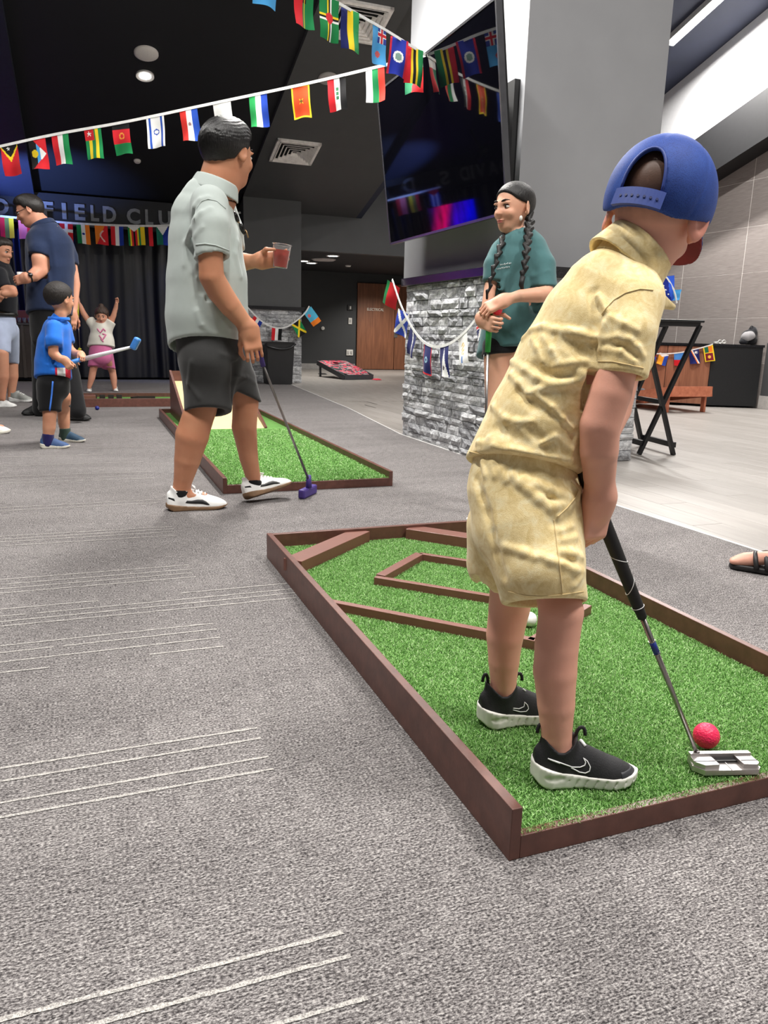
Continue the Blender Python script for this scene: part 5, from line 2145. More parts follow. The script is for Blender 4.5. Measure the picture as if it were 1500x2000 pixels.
    def cap_f(P):
        d = dome(P)
        seam_a = np.arctan2(P[:, 0], P[:, 1] + .03)
        d = d + .006 * np.exp(-((((seam_a / (math.pi / 3) + .5) % 1) - .5) / .045) ** 2) * (P[:, 2] < .60)
        rimz = np.interp(P[:, 1], [-.55, -.3, 0, .3, .5], [-.17, -.15, .00, .10, .13])
        d = smax(d, rimz.astype(np.float32) - P[:, 2], .02)
        d = smax(d, -dome_in(P), .01)
        hole = np.maximum(f_ell((0, -.52, -.04), (.155, .3, .33))(P), -.045 - P[:, 2])
        return smax(d, -hole, .015)
    V, Q = surface(cap_f, (-.5, -.6, -.2), (.5, .6, .75), .0125, 2)
    obj('crown', arr_mesh('crown', hc + (V * hh) @ Rm, Q), CAPM, cap)
    # strap across the opening
    pts = [G(.425 * math.sin(a), -.03 - .474 * math.cos(a), -.105) for a in np.linspace(-.46, .46, 15)]
    m_ = MB()
    for a, b in zip(pts, pts[1:]):
        m_.bar(a, b + (b - a) * .1, .006, .135 * hh, up=tuple(Rm[2]))
    st_ = m_.build('strap', cb, cap)
    for a in np.linspace(-.30, .36, 7):
        p = G(.435 * math.sin(a), -.03 - .486 * math.cos(a), -.108)
        o_ = G(.47 * math.sin(a), -.03 - .527 * math.cos(a), -.108)
        MB().tube([p, p + (o_ - p) * .22], .0022, 8).build('strap_stud', plain('cap_navy', srgb(20, 34, 88), 0.5), st_)
    arc = [G(.160 * math.cos(a), -.03 - .500 * math.sqrt(max(.05, 1 - (.160 * math.cos(a) / .43) ** 2 - ((-.045 + .335 * math.sin(a) - .12) / .5) ** 2)), -.045 + .335 * math.sin(a)) for a in np.linspace(0, math.pi, 21)]
    MB().tube(arc, .0024, 8).build('opening_binding', cb, cap)
    bt = G(0, -.03, .625)
    sobj('button', f_ell(bt, (.011, .011, .006), Rm), bt - .03, bt + .03, .0022, cb, cap)
    # brim in front, dark red underside
    def brim_f(P, off=0.0):
        zc = .085 + .12 * ((P[:, 1] - .35)) * -1.15 - .55 * P[:, 0] ** 2
        q = np.sqrt((P[:, 0] / .33) ** 2 + ((P[:, 1] - .28) / .56) ** 2) - 1
        d = np.maximum(q * .35, np.abs(P[:, 2] - zc - off) - .012)
        return np.maximum(d, .26 - P[:, 1])
    for nm, off, mt in (('brim', 0.0, cb), ('brim_underside', -.02, plain('brim_red', srgb(122, 26, 40), 0.8))):
        V, Q = surface(lambda P, off=off: brim_f(P, off), (-.5, .1, -.45), (.5, 1.0, .3), .012, 1)
        obj(nm, arr_mesh(nm, hc + (V * hh) @ Rm, Q), mt, cap)

    # ---------------- shoes
    BKU = plain('sneaker_black_knit', srgb(22, 22, 25), 0.75, 0, 0.25, 60, 0.2)
    SLW = plain('sneaker_sole_white', srgb(222, 220, 212), 0.6, 0, 0.05)
    BKR = plain('sneaker_toe_rubber', srgb(44, 45, 50), 0.5)
    WL = plain('logo_white', srgb(236, 236, 236), 0.5)
    DK = plain('outsole_black', srgb(20, 20, 21), 0.8)
    shoes = []
    for heel, toe in ((hl, to), (hl2, to2)):
        s = shoe(boy, heel, toe, upper=BKU, sole=SLW, h=.0115, sole_t=.15, h_ank=.38)
        G2, L = s['G'], s['L']
        up_ = s['upper']
        for (y0, y1, z0) in ((.075, .03, .52), (.385, .45, .50)):      # pull loops
            c_ = G2(0, y0, z0 - .03)
            MB().tube([G2(.0, y0 + (y1 - y0) * .5 * (1 - math.cos(a)) * 1.4, z0 - .06 + .10 * math.sin(a) + .03 * a / 3) for a in np.linspace(0, math.pi, 11)], .0034, 7).build('pull_loop', BKU, up_)
        V, Q = surface(lambda P, s=s: np.maximum(np.maximum(s['body'](P) - .0012, (F3(G2(0, .80, .1)) - P) @ F3(nrmz(toe - heel))), np.maximum((P - F3(G2(0, 0, .165)))[:, 2], (F3(G2(0, 0, .105)) - P)[:, 2])), np.minimum(heel, toe) - .05, np.maximum(heel, toe) + .08, .0028)
        if len(Q):
            obj('toe_cap', arr_mesh('toe_cap', V, Q), BKR, up_)
        shoes.append((s, heel, toe))
    Zs = lambda *q: [(900 + a / 3.947, 1280 + b / 3.947) for a, b in q]
    s0 = shoes[0][0]
    bf0 = s0['body']
    surf_strip('swoosh_outline', s0['up_f'], Zs((672, 795), (760, 826), (860, 862), (920, 862), (955, 848), (962, 825), (945, 790), (975, 815), (998, 860), (992, 893), (960, 908), (915, 900), (850, 866)), .0011, WL, s0['upper'], seg=5)
    surf_strip('swoosh_outline', s0['up_f'], Zs((672, 795), (700, 808), (765, 832)), .0013, WL, s0['upper'], seg=5)
    surf_strip('logo_letters', bf0, Zs((768, 834), (838, 862)), .0016, WL, s0['upper'], seg=5)
    surf_strip('lace_tab', bf0, Zs((925, 655), (960, 700)), .0032, WL, s0['upper'], seg=6)
    s1 = shoes[1][0]
    surf_strip('swoosh_outline', s1['body'], Zs((270, 382), (350, 402), (450, 412), (487, 395), (492, 360), (515, 385), (522, 412), (505, 432), (460, 436), (400, 420)), .0010, WL, s1['upper'], seg=5)
    surf_strip('lace_tab', s1['body'], Zs((478, 258), (500, 275)), .002, WL, s1['upper'], seg=6)

    # ---------------- putter
    pt = empty('putter', putter_head, 'silver mallet putter with black grip held by boy in yellow', 'putter')
    gb = gt + ax * (np.linalg.norm(W(1247, 1180, -.05) - gt))
    tot = np.linalg.norm(putter_head - gt)
    ge = gt + ax * tot * .505
    GB = plain('grip_black', srgb(16, 16, 17), 0.7, 0, 0.2, 80)
    STL = plain('putter_steel', srgb(150, 145, 143), 0.28, 0.95)
    gr_ = MB().tube([gt - ax * .004, gt, gt + ax * tot * .25, ge - ax * .02, ge - ax * .018, ge], [.008, .0125, .0125, .0105, .0095, .0085], 16).build('grip', GB, pt)
    e1 = nrmz(np.cross(ax, NH))
    e2 = np.cross(ax, e1)
    for s_, wv in ((.31, .10), (.40, -.12), (.468, .0)):
        c_ = gt + ax * tot * s_
        r_ = .0128 - (s_ - .25) * .008
        MB().tube([c_ + (e1 * math.cos(a) + e2 * math.sin(a)) * r_ + ax * wv * .1 * math.cos(a) for a in np.linspace(0, 2 * math.pi, 25)], .0006, 5).build('grip_ring', WL, gr_)
    MB().tube([ge - ax * .005, ge + ax * tot * .2, putter_head], [.0056, .0052, .0042], 12).build('shaft', STL, pt)
    b0 = gt + ax * tot * .585
    bd = MB().tube([b0, b0 + ax * .028], .0062, 12).build('shaft_band', plain('band_blue', srgb(26, 44, 120), 0.4), pt)
    for q in (0, .028):
        MB().tube([b0 + ax * (q - .001), b0 + ax * (q + .001)], .0066, 12).build('band_ring', STL, bd)
    # mallet head: face bar along the pixel line, body behind
    z0 = .0475
    fl_, fr_ = on_z(1346, 1472, z0 + .02), on_z(1462, 1470, z0 + .02)
    ux = nrmz(fr_ - fl_)
    vy = np.cross((0, 0, 1), ux)                 # away from the camera
    HW = np.linalg.norm(fr_ - fl_) / 2
    hc_ = (fl_ + fr_) / 2
    HS = plain('putter_head_satin', srgb(182, 176, 174), 0.38, 0.75)

    def HP(u, v, z):
        return Vector((hc_ + ux * u * HW + vy * v).tolist()[:2] + [z])
    hp_ = MB()
    hp_.prism([HP(-1, .004, z0 + .001), HP(1, .004, z0 + .001), HP(1.02, -.006, z0 + .001), HP(-1.0, -.006, z0 + .001)], (0, 0, .022))
    hp_.prism([HP(-1.0, -.006, z0), HP(1.02, -.006, z0), HP(1.10, -.034, z0), HP(.95, -.044, z0), HP(-.80, -.044, z0), HP(-1.08, -.026, z0)], (0, 0, .010))
    hp_.prism([HP(-1.0, -.004, z0 + .009), HP(-.36, -.004, z0 + .009), HP(-.30, -.038, z0 + .009), HP(-.78, -.040, z0 + .009), HP(-1.04, -.026, z0 + .009)], (0, 0, .010))
    hp_.prism([HP(.45, -.004, z0 + .009), HP(1.0, -.004, z0 + .009), HP(1.06, -.032, z0 + .009), HP(.92, -.040, z0 + .009), HP(.50, -.038, z0 + .009)], (0, 0, .010))
    hb = hp_.build('putter_head', HS, pt)
    MB().prism([HP(-.36, -.003, z0 + .0105), HP(.45, -.003, z0 + .0105), HP(.47, -.018, z0 + .0105), HP(-.34, -.018, z0 + .0105)], (0, 0, .004)).build('insert', plain('insert_black', srgb(38, 37, 38), 0.4), hb)
    MB().prism([HP(.06, -.018, z0 + .0102), HP(.085, -.018, z0 + .0102), HP(.10, -.042, z0 + .0102), HP(.07, -.042, z0 + .0102)], (0, 0, .001)).build('sight_line', WL, hb)
    for u0, u1 in ((-1.03, -.33), (.5, 1.07)):
        MB().prism([HP(u0, -.0245, z0 + .0188), HP(u1, -.0245, z0 + .0188), HP(u1, -.026, z0 + .0188), HP(u0, -.026, z0 + .0188)], (0, 0, .0008)).build('score_line', plain('insert_black', srgb(38, 37, 38)), hb)
    MB().tube([putter_head - ax * .012, HP(-.72, 0, z0 + .018)], [.0055, .0065], 10).build('hosel', STL, pt)
    return boy


BOY = build_boy()

# ================================================================== GARMENT HELPER
def garment(F, name, chains, cuts, hollows, mat, parent, h, k=.03, ridges=(), valleys=(), noise=(.0015, 30), kr=.012, relax=1, extra=None):
    """cloth from silhouettes: chains (pts, depth factor); cuts (point, screen dir, zone or None); hollows pts"""
    A = Acc(k)
    for pts, kk in chains:
        F.chain(A, pts, kk)
    base0 = A.f()
    base = (lambda P: extra(P, base0(P))) if extra else base0
    f0 = folded(F, base, ridges, valleys, kr) if (ridges or valleys) else base
    cs = []
    for pt, dr, zone in cuts:
        z = None
        if zone is not None:
            ZA = Acc(0)
            F.chain(ZA, zone)
            z = ZA.f()
        cs.append((F3(F.W(*pt)), F3(F.screen_dir(*dr)), z))
    hs = []
    for pts in hollows:
        HA = Acc(0)
        F.chain(HA, pts)
        hs.append(HA.f())

    def f(P):
        d = f0(P) + wave_noise(P, noise[0], noise[1], 3)
        zs = [c[2](P) for c in cs if c[2] is not None]
        i = 0
        for p, n, z in cs:
            pd = (P - p) @ n
            if z is None:
                ok = np.ones(len(P), bool)
                for q in zs:
                    ok &= q > -.012
                d = smax(d, np.where(ok, pd, -1), .006)
            else:
                d = smax(d, np.where(zs[i] < 0, pd, -1), .006)
                i += 1
        for g in hs:
            d = smax(d, -g(P), .004)
        return d
    V, Q = surface(f, A.lo - .02, A.hi + .02, h, relax)
    o = obj(name, arr_mesh(name, V, Q), mat, parent)
    return o, f


def ring_collar(F, name, c, axis, fwd, r, hgt, mat, parent, h, flare=.3, t=.004, ky=1.0):
    """a turned collar around a neck"""
    cc_ = np.asarray(c)
    Rc = frame(fwd, axis)

    def f(P):
        q = (P - F3(cc_)) @ F3(Rc).T
        a = np.arctan2(q[:, 0], q[:, 1])
        rr = np.sqrt(q[:, 0] ** 2 + (q[:, 1] / ky) ** 2)
        z = q[:, 2]
        rt = r - flare * (z - hgt * .5)
        gap = np.abs(a) < .28
        outer = np.maximum(np.abs(rr - rt) - t, np.abs(z) - hgt * .5)
        inner = np.maximum(np.abs(rr - (r * .93 - .05 * z)) - t, np.abs(z) - hgt * .5)
        d = smin(outer, inner, .008)
        return np.where(gap, np.maximum(d, .012), d)
    V, Q = surface(f, cc_ - r * 1.6, cc_ + r * 1.6, h)
    return obj(name, arr_mesh(name, V, Q), mat, parent)


def ground_ankle(F, heel, toe, s=.22):
    return float((heel * (1 - s) + toe * s - CC) @ NH) - F.D0


def body_mesh(F, B, heads, hands, mat, parent, h, hh_res=.02, name='body'):
    """one skin mesh: limbs, head and hands"""
    bf = B.f()
    parts = []
    boxes = [(np.asarray(c), .72 * hh) for c, hf, hh in heads]

    def fb(P):
        d = bf(P)
        for c, r in boxes:
            d = np.maximum(d, r - .003 - np.abs(P - F3(c)).max(1))
        return d
    parts.append(surface(fb, B.lo - .02, B.hi + .02, h, 2))
    for c, hf, hh in heads:
        parts.append(surface(lambda P, hf=hf, hh=hh: smin(bf(P), hf(P), .09 * hh), np.asarray(c) - .72 * hh, np.asarray(c) + .72 * hh, hh * hh_res, 1))
    for HA, hr in hands:
        parts.append(HA.mesh(hr))
    V, Q = join(parts)
    return obj(name, arr_mesh(name, V, Q), mat, parent)


# ================================================================== MAN IN GREY POLO
def build_man():
    F = Fig(400, 993)
    W, m = F.W, F.m
    man = empty('person', on_z(400, 993), 'man in light grey polo and dark shorts walking with a putter and drink', 'person')
    SKM = skin('man_skin', srgb(196, 140, 108))
    hl, to = on_z(327, 996), on_z(443, 991)
    dn = ground_ankle(F, hl, to)
    g2 = on_z(486, 984)
    df = float((g2 - CC) @ NH) - F.D0 + .02
    hl2, to2 = W(481, 976, df), W(570, 948, df + .16)
    B = Acc(.02)
    F.chain(B, [(405, 740, -.02, 34), (392, 800, dn * .6, 30), (385, 820, dn, 30), (375, 852, dn, 32), (366, 898, dn, 25), (356, 945, dn, 17), (352, 968, dn, 16)])
    F.chain(B, [(455, 730, .10, 28), (480, 785, df, 25), (479, 800, df, 24.5), (477, 834, df, 24), (486, 895, df + .02, 18), (494, 930, df + .04, 14.5), (496, 942, df + .042, 12.5)])
    B.cap(W(352, 968, dn), hl * .4 + to * .6 + np.array((0, 0, .05)), m(15, 352, 968), .03)
    F.chain(B, [(420, 690, 0, 50), (405, 600, 0, 62), (398, 470, 0, 58), (405, 410, 0, 48), (420, 385, .02, 40), (432, 350, .02, 34)])
    F.chain(B, [(408, 415, -.20, 22), (411, 490, -.235, 24), (413, 540, -.23, 24), (428, 568, -.20, 24), (450, 598, -.18, 21), (478, 632, -.15, 15.5), (486, 642, -.145, 14)])
    F.chain(B, [(425, 420, .20, 24), (440, 500, .24, 23), (465, 512, .21, 20), (490, 511, .165, 14), (508, 509, .140, 11.5)])
    hc = W(446, 303, .03)
    hh = .275
    fwd = screen_vec(.56, -.04, .83)
    hf, Rm = head_shape(hc, fwd, (0, 0, 1), hh)
    F.chain(B, [(425, 372, .02, 38), (432, 345, .02, 38), (437, 325, .02, 38)])
    HN = Acc(.008)
    hand_shape(HN, W(486, 642, -.145), F.screen_dir(.22, 1.0, .05), screen_vec(.25, .05, -.97), 1.0, 1, (22, 48, 40), 60, .03, F.fore((450, 598, -.18, 21), (486, 642, -.145, 14)))
    HF = Acc(.008)
    cupc = W(550, 500, .09)
    hand_shape(HF, W(508, 509, .142), F.screen_dir(1, -.10, .15), screen_vec(.0, -.08, 1), .92, 1, (24, 32, 28), 84, .02, F.fore((490, 511, .165, 14), (508, 509, .140, 11.5)), ((.037, .029, -.046), (.034, .034, -.094), (.029, .074, -.098)))
    body_mesh(F, B, [(hc, hf, hh)], [(HN, .0035), (HF, .0035)], SKM, man, .007)
    face_parts(man, hc, Rm, hh)
    hair = sobj('hair', hair_shape(hc, Rm, hh, .055, [(-.6, -.21), (-.3, -.18), (-.14, -.10), (-.05, .05), (.10, .06), (.15, .20), (.34, .32), (.5, .38)], .06), hc - .6 * hh, hc + .62 * hh, .0055, hairmat('black_hair', srgb(17, 15, 15), .35), man)
    # shirt
    POLO = cloth('polo_grey', srgb(178, 187, 183), .9, 700, .05)
    Z = lambda *q: [(300 + a / 4.6875, 220 + b / 4.6875) for a, b in q]
    Z6 = lambda *q: [(300 + a / 4.6875, 600 + b / 4.6875) for a, b in q]
    sz = [(411, 400, -.18, 42), (413, 560, -.24, 40)]
    sz2 = [(428, 410, .2, 42), (445, 530, .25, 42)]
    polo, pf = garment(F, 'polo_shirt',
                       [([(402, 690, 0, 72), (404, 620, 0, 79), (404, 545, 0, 77), (400, 470, 0, 69), (397, 425, 0, 60), (403, 395, .0, 48), (412, 375, .01, 36)], 1.0),
                        ([(410, 400, -.16, 37), (413, 440, -.21, 37), (414, 530, -.235, 35)], 1.0),
                        ([(425, 405, .17, 34), (438, 450, .22, 36), (446, 510, .24, 34)], 1.0)],
                       [((414, 503, -.235), (.12, 1, 0), sz), ((446, 490, .24), (.1, 1, 0), sz2), ((400, 680, 0), (.03, 1, -.1), None)],
                       [[(414, 486, -.235, 24), (415, 512, -.235, 28)], [(402, 668, 0, 66), (402, 760, 0, 74)], [(418, 380, .01, 36), (432, 340, .02, 42)]],
                       POLO, man, .0075, .04,
                       [(Z((370, 860), (430, 800), (500, 780)), 4, .5), (Z((380, 980), (440, 920), (520, 880)), 4, .5), (Z((350, 1060), (300, 1200), (290, 1400)), 5, .4), (Z((380, 1130), (450, 1050)), 3, .45),
                        (Z((760, 1180), (740, 1300), (790, 1500)), 5, .35), (Z6((400, 40), (450, 160), (560, 250)), 5, .35), (Z6((640, 130), (700, 190), (790, 200)), 4, .4)],
                       [(Z((360, 900), (350, 1100), (360, 1300)), 5, .4), (Z((350, 1500), (400, 1700), (420, 1850)), 6, .3)], (.003, 22))
    ring_collar(F, 'collar', W(421, 366, .02), screen_vec(.42, .86, .1), screen_vec(.85, -.3, .4), .105, .062, POLO, polo, .005, .35, .005, .85)
    surf_strip('sleeve_cuff', pf, Z((385, 1210), (470, 1200), (570, 1215), (690, 1262)), .003, POLO, polo)
    surf_strip('armhole_seam', pf, Z((370, 980), (390, 880), (440, 810), (500, 790), (580, 810), (660, 880)), .0022, POLO, polo)
    # shorts
    SH = cloth('shorts_charcoal', srgb(58, 58, 58), .9, 500, .12)
    lz = [(400, 700, -.08, 62), (405, 850, dn, 58)]
    fz = [(470, 750, df - .01, 44), (488, 830, df + .01, 46)]
    shorts, shf = garment(F, 'shorts',
                          [([(412, 660, 0, 66), (415, 695, 0, 66)], 1.0), ([(408, 700, -.05, 54), (408, 750, dn * .7, 48), (406, 830, dn, 44)], 1.0), ([(440, 700, .06, 48), (465, 740, .1, 35), (485, 800, df, 30)], 1.0)],
                          [((406, 805, dn), (.06, 1, -.1), lz), ((482, 775, df), (-.38, 1, 0), fz)],
                          [[(403, 785, dn, 34), (402, 840, dn, 39)]], SH, man, .0075, .04,
                          [(Z6((350, 500), (330, 700), (420, 830)), 4, .4), (Z6((620, 430), (740, 470), (800, 420)), 4, .4), (Z6((760, 620), (850, 640), (930, 700)), 3, .4)],
                          [(Z6((745, 520), (735, 700), (725, 860)), 6, .6)], (.003, 24))
    # shoes and socks
    LW = plain('trainer_white', srgb(236, 236, 234), 0.5, 0, .04)
    GUM = plain('sole_gum', srgb(120, 92, 66), 0.6)
    SB = plain('stripe_black', srgb(18, 18, 19), 0.6)
    SOCK = cloth('sock_black', srgb(20, 20, 21))
    for i, (a, b, up, pts) in enumerate(((hl, to, (0, 0, 1), [(353, 958, dn), (352, 985, dn)]), (hl2, to2, F.screen_dir(-.30, -.95, 0), [(496, 938, df + .042), (499, 947, df + .044)]))):
        s = shoe(man, a, b, up, LW, GUM, .35, .34, .085, 'flat', .013, leg=.125)
        So = Acc(.01)
        So.cap(W(*pts[0]), W(*pts[1]), m(18.5 - 3 * i, *pts[0]), m(18 - 5 * i, *pts[1]))
        sobj('sock', f_cut(So.f(), [f_plane(W(*pts[0]), F.screen_dir(0, -1, 0))], .004), So.lo - .02, So.hi + .02, .006, SOCK, man)
        G = s['G']
        for sx in (-1, 1):
            side_ribbon('side_stripe', s, sx, [(.02, .225, .012), (.1, .205, .018), (.2, .18, .02), (.3, .16, .021), (.4, .15, .024), (.5, .155, .034), (.58, .15, .036), (.64, .125, .026), (.69, .10, .006)], SB)
        for k in range(4):
            yy = .46 + k * .055
            z_ = float(np.interp(yy, [.45, .6, .72], [.37, .30, .245])) * .34 / .36
            MB().tube([G(-.07, yy, z_ - .03), G(0, yy + .01, z_ + .004), G(.07, yy, z_ - .03)], .004, 6).build('lace', LW, s['upper'])
        for sx in (-1, 1):
            MB().tube([G(0, .45, .37), G(sx * .06, .43, .40), G(sx * .10, .47, .37), G(sx * .03, .47, .36)], .0035, 6).build('lace', LW, s['upper'])
    # sunglasses on the placket
    sg_ = empty('sunglasses', W(470, 440, -.05), 'dark sunglasses hanging from neck of grey polo', 'sunglasses')
    lens = plain('lens_dark', srgb(18, 15, 14), 0.15)
    for (x, y, rx, ry) in ((461, 424, 5, 11), (473, 447, 5, 12)):
        c_ = trace(pf, x - 6, y) if trace(pf, x - 6, y) is not None else W(x, y, -.02)
        c_ = W(x, y, .03)
        Rl = np.array([F.screen_dir(.45, 1, 0), F.screen_dir(1, -.45, 0), NH])
        sobj('lens', f_ell(c_, (m(ry, x, y), m(rx, x, y), m(9, x, y)), Rl), c_ - .06, c_ + .06, .003, lens, sg_)
    fr = plain('frame_gold', srgb(150, 120, 84), 0.3, 0.6)
    MB().tube([W(456, 413, .02), W(463, 432, .025), W(468, 436, .03), W(474, 445, .03), W(481, 452, .03), W(485, 464, .02)], .0035, 6).build('frame_bar', fr, sg_)
    MB().tube([W(456, 413, .02), W(449, 418, .04), W(450, 440, .05)], .003, 6).build('temple', fr, sg_)
    # cup of red drink
    cup = empty('drink_cup', W(550, 522, .10), 'clear plastic cup of red drink held by man in grey polo', 'cup')
    ct_, cb_ = W(551, 479, .10), W(547, 523, .10)
    cax = nrmz(ct_ - cb_)
    Lc = np.linalg.norm(ct_ - cb_)
    Mt = Matrix(np.vstack([np.column_stack([np.cross((0, 1, 0), cax) / np.linalg.norm(np.cross((0, 1, 0), cax)), np.cross(cax, np.cross((0, 1, 0), cax) / np.linalg.norm(np.cross((0, 1, 0), cax))), cax, cb_]), [0, 0, 0, 1]]).tolist())
    rt_, rb_ = m(18, 550, 480, .1), m(14, 550, 520, .1)
    cl = NT('cup_clear')
    cl.base((0.95, 0.93, 0.93, 1), .06)
    cl.b.inputs['Transmission Weight'].default_value = .95
    cl.b.inputs['IOR'].default_value = 1.15
    me = MB().lathe([(0, 0), (rb_, 0), (rt_, Lc), (rt_ + .004, Lc), (rt_ + .004, Lc + .004), (rt_ - .002, Lc + .004), (rb_ - .002, .003), (0, .003)], seg=28).done('cup_wall')
    me.transform(Mt)
    obj('cup_wall', me, cl.m, cup)
    dk = NT('red_drink')
    dk.base(srgb(238, 84, 66), .15)
    dk.b.inputs['Transmission Weight'].default_value = .35
    rl = rb_ + (rt_ - rb_) * .78
    me = MB().lathe([(0, .004), (rb_ - .003, .004), (rl - .003, Lc * .78), (0, Lc * .78)], seg=28).done('drink')
    me.transform(Mt)
    obj('drink', me, dk.m, cup)
    # putter
    ph = on_z(602, 955, .03)
    pt = empty('putter', ph, 'putter with purple rubber head held by man in grey polo', 'putter')
    g0 = W(497, 652, -.112)
    g1 = W(514, 714, -.098)
    PUR = plain('putter_purple', srgb(70, 52, 130), 0.5)
    MB().tube([g0, g1 + (g1 - g0) * .03], [.013, .011], 12).build('grip', PUR, pt)
    hd = W(601, 940, df - .08)
    hd = on_z(603, 952, .05)
    MB().tube([g1, hd + np.array((0, 0, .04))], .0065, 10).build('shaft', plain('putter_steel', srgb(150, 145, 143), 0.28, 0.95), pt)
    a_, b_ = on_z(588, 962, .012), on_z(615, 938, .035)
    hd_ = MB()
    hd_.bar(on_z(588, 966, .025), on_z(614, 954, .025), .038, .05, bev=.01)
    hd_.tube([hd + np.array((0, 0, .065)), hd + np.array((0, 0, .0))], [.012, .017], 10)
    hd_.build('putter_head', PUR, pt)
    return man


MAN = build_man()

# ================================================================== GIRL WITH BRAIDS
def build_braid_girl():
    F = Fig(985, 1000)
    F.D0 = 3.62
    W, m = F.W, F.m
    g0 = W(985, 1000)
    g0[2] = 0
    girl = empty('person', g0, 'girl with two dark braids in teal shirt holding a green putter', 'person')
    SKM = skin('girl_skin', srgb(224, 174, 146))
    feet = []
    B = Acc(.02)
    for (x, d, dx) in ((968, -.07, -.02), (1012, .10, .03)):
        k0, k1 = W(x, 800, d), W(x + 3, 885, d)
        ft = W(x + 4, 1000, d)
        ft[2] = .09
        B.cap(W(x + 2, 690, d * .7), k0, m(25, x, 700), m(19, x, 800))
        B.cap(k0, k1, m(19, x, 800), m(17, x, 880))
        B.cap(k1, ft, m(17, x, 880), .035)
        feet.append(ft)
    F.chain(B, [(1000, 690, 0, 42), (1004, 600, 0, 40), (1008, 520, 0, 42), (1012, 480, 0, 36), (1010, 465, .0, 18), (1005, 440, 0, 17)])
    # her left arm (near), bent across; her right arm lower down
    F.chain(B, [(1050, 498, -.02, 12), (1064, 540, -.08, 16), (1066, 575, -.13, 15), (1050, 576, -.16, 15), (1015, 578, -.20, 12), (986, 586, -.21, 9)])
    F.chain(B, [(972, 500, -.03, 9), (958, 560, -.08, 12), (951, 600, -.12, 11), (941, 620, -.160, 9)])
    hc = W(1003, 408, -.01)
    hh = .218
    fwd = screen_vec(-.80, -.06, -.60)
    hf, Rm = head_shape(hc, fwd, (0, 0, 1), hh, nose=.985, jaw=.95)
    HA, HB = Acc(.006), Acc(.006)
    hand_shape(HA, W(985, 587, -.21), F.screen_dir(-1, .45, 0), screen_vec(.2, .8, -.5), .85, 1, (35, 55, 45), 35, forearm=F.fore((1015, 578, -.20, 12), (986, 586, -.21, 9)))
    hand_shape(HB, W(940, 624, -.168), F.screen_dir(.55, .30, -.8), screen_vec(-.85, .0, -.5), .85, -1, (52, 66, 50), 70, forearm=F.fore((951, 600, -.12, 11), (941, 620, -.160, 9)))
    body_mesh(F, B, [(hc, hf, hh)], [(HA, .003), (HB, .003)], SKM, girl, .007)
    face_parts(girl, hc, Rm, hh, lipcol=(190, 104, 96))
    HM = hairmat('braid_hair', srgb(15, 12, 11), .5)

    def hair_f(P):
        d = f_ell((0, -.06, .135), (.365, .45, .395))(P)
        lim = np.interp(P[:, 1], [-.6, -.3, -.1, 0, .08, .2, .34, .5], [-.30, -.28, -.12, .08, .10, .16, .31, .38]).astype(np.float32)
        d = smax(d, (lim - P[:, 2]) * .8, .03)
        part = np.abs(P[:, 0]) - .004 + np.maximum(.15 - P[:, 1], 0) * 0
        return smax(d, .006 - np.abs(P[:, 0]) - np.maximum(.5 - P[:, 2], 0) * .05, .02) if False else d
    hair = sobj('hair', f_local(hair_f, hc, Rm, hh), hc - .6 * hh, hc + .62 * hh, .005, HM, girl)

    def braid(path, r0, r1, n):
        A = Acc(.004)
        P3 = [W(*p) for p in path]
        seg = [np.linalg.norm(b - a) for a, b in zip(P3, P3[1:])]
        cum = np.concatenate([[0], np.cumsum(seg)])

        def at(t):
            q = t * cum[-1]
            return np.array([np.interp(q, cum, [p[i] for p in P3]) for i in range(3)])
        for i in range(n):
            t = i / n
            c, c2 = at(t), at(min(1, t + 1 / n))
            ax = nrmz(c2 - c)
            sd = nrmz(np.cross(ax, NH)) * (1 if i % 2 else -1)
            r = r0 + (r1 - r0) * t
            A.cap(c + sd * r * .75, c2 - sd * r * .2 + ax * r * .6, r * .62, r * .62)
        V, Q = A.mesh(.0035)
        obj('braid', arr_mesh('braid', V, Q), HM, hair)
    braid([(1030, 408, .0), (1035, 430, -.03), (1032, 455, -.09), (1028, 490, -.16), (1025, 520, -.18), (1021, 542, -.185)], .019, .013, 17)
    braid([(1006, 430, .05), (990, 450, .0), (981, 472, -.07), (972, 500, -.12), (963, 530, -.14), (956, 560, -.15), (951, 580, -.15)], .018, .009, 17)
    MB().tube([W(1021, 540, -.185), W(1018, 556, -.19), W(1022, 573, -.19)], [.012, .011, .003], 8).build('braid_end', HM, hair)
    sobj('earring', f_ell(W(1017.5, 426, -.11), (.007, .007, .012)), W(1017.5, 426, -.11) - .03, W(1017.5, 426, -.11) + .03, .003, plain('pearl', srgb(236, 232, 224), .25), girl)
    # shirt
    TEAL = cloth('teal_cotton', srgb(74, 112, 114), .9, 600, .12)
    z1 = [(1058, 480, -.02, 30), (1064, 590, -.12, 30)]
    z2 = [(964, 490, -.03, 22), (956, 590, -.10, 22)]
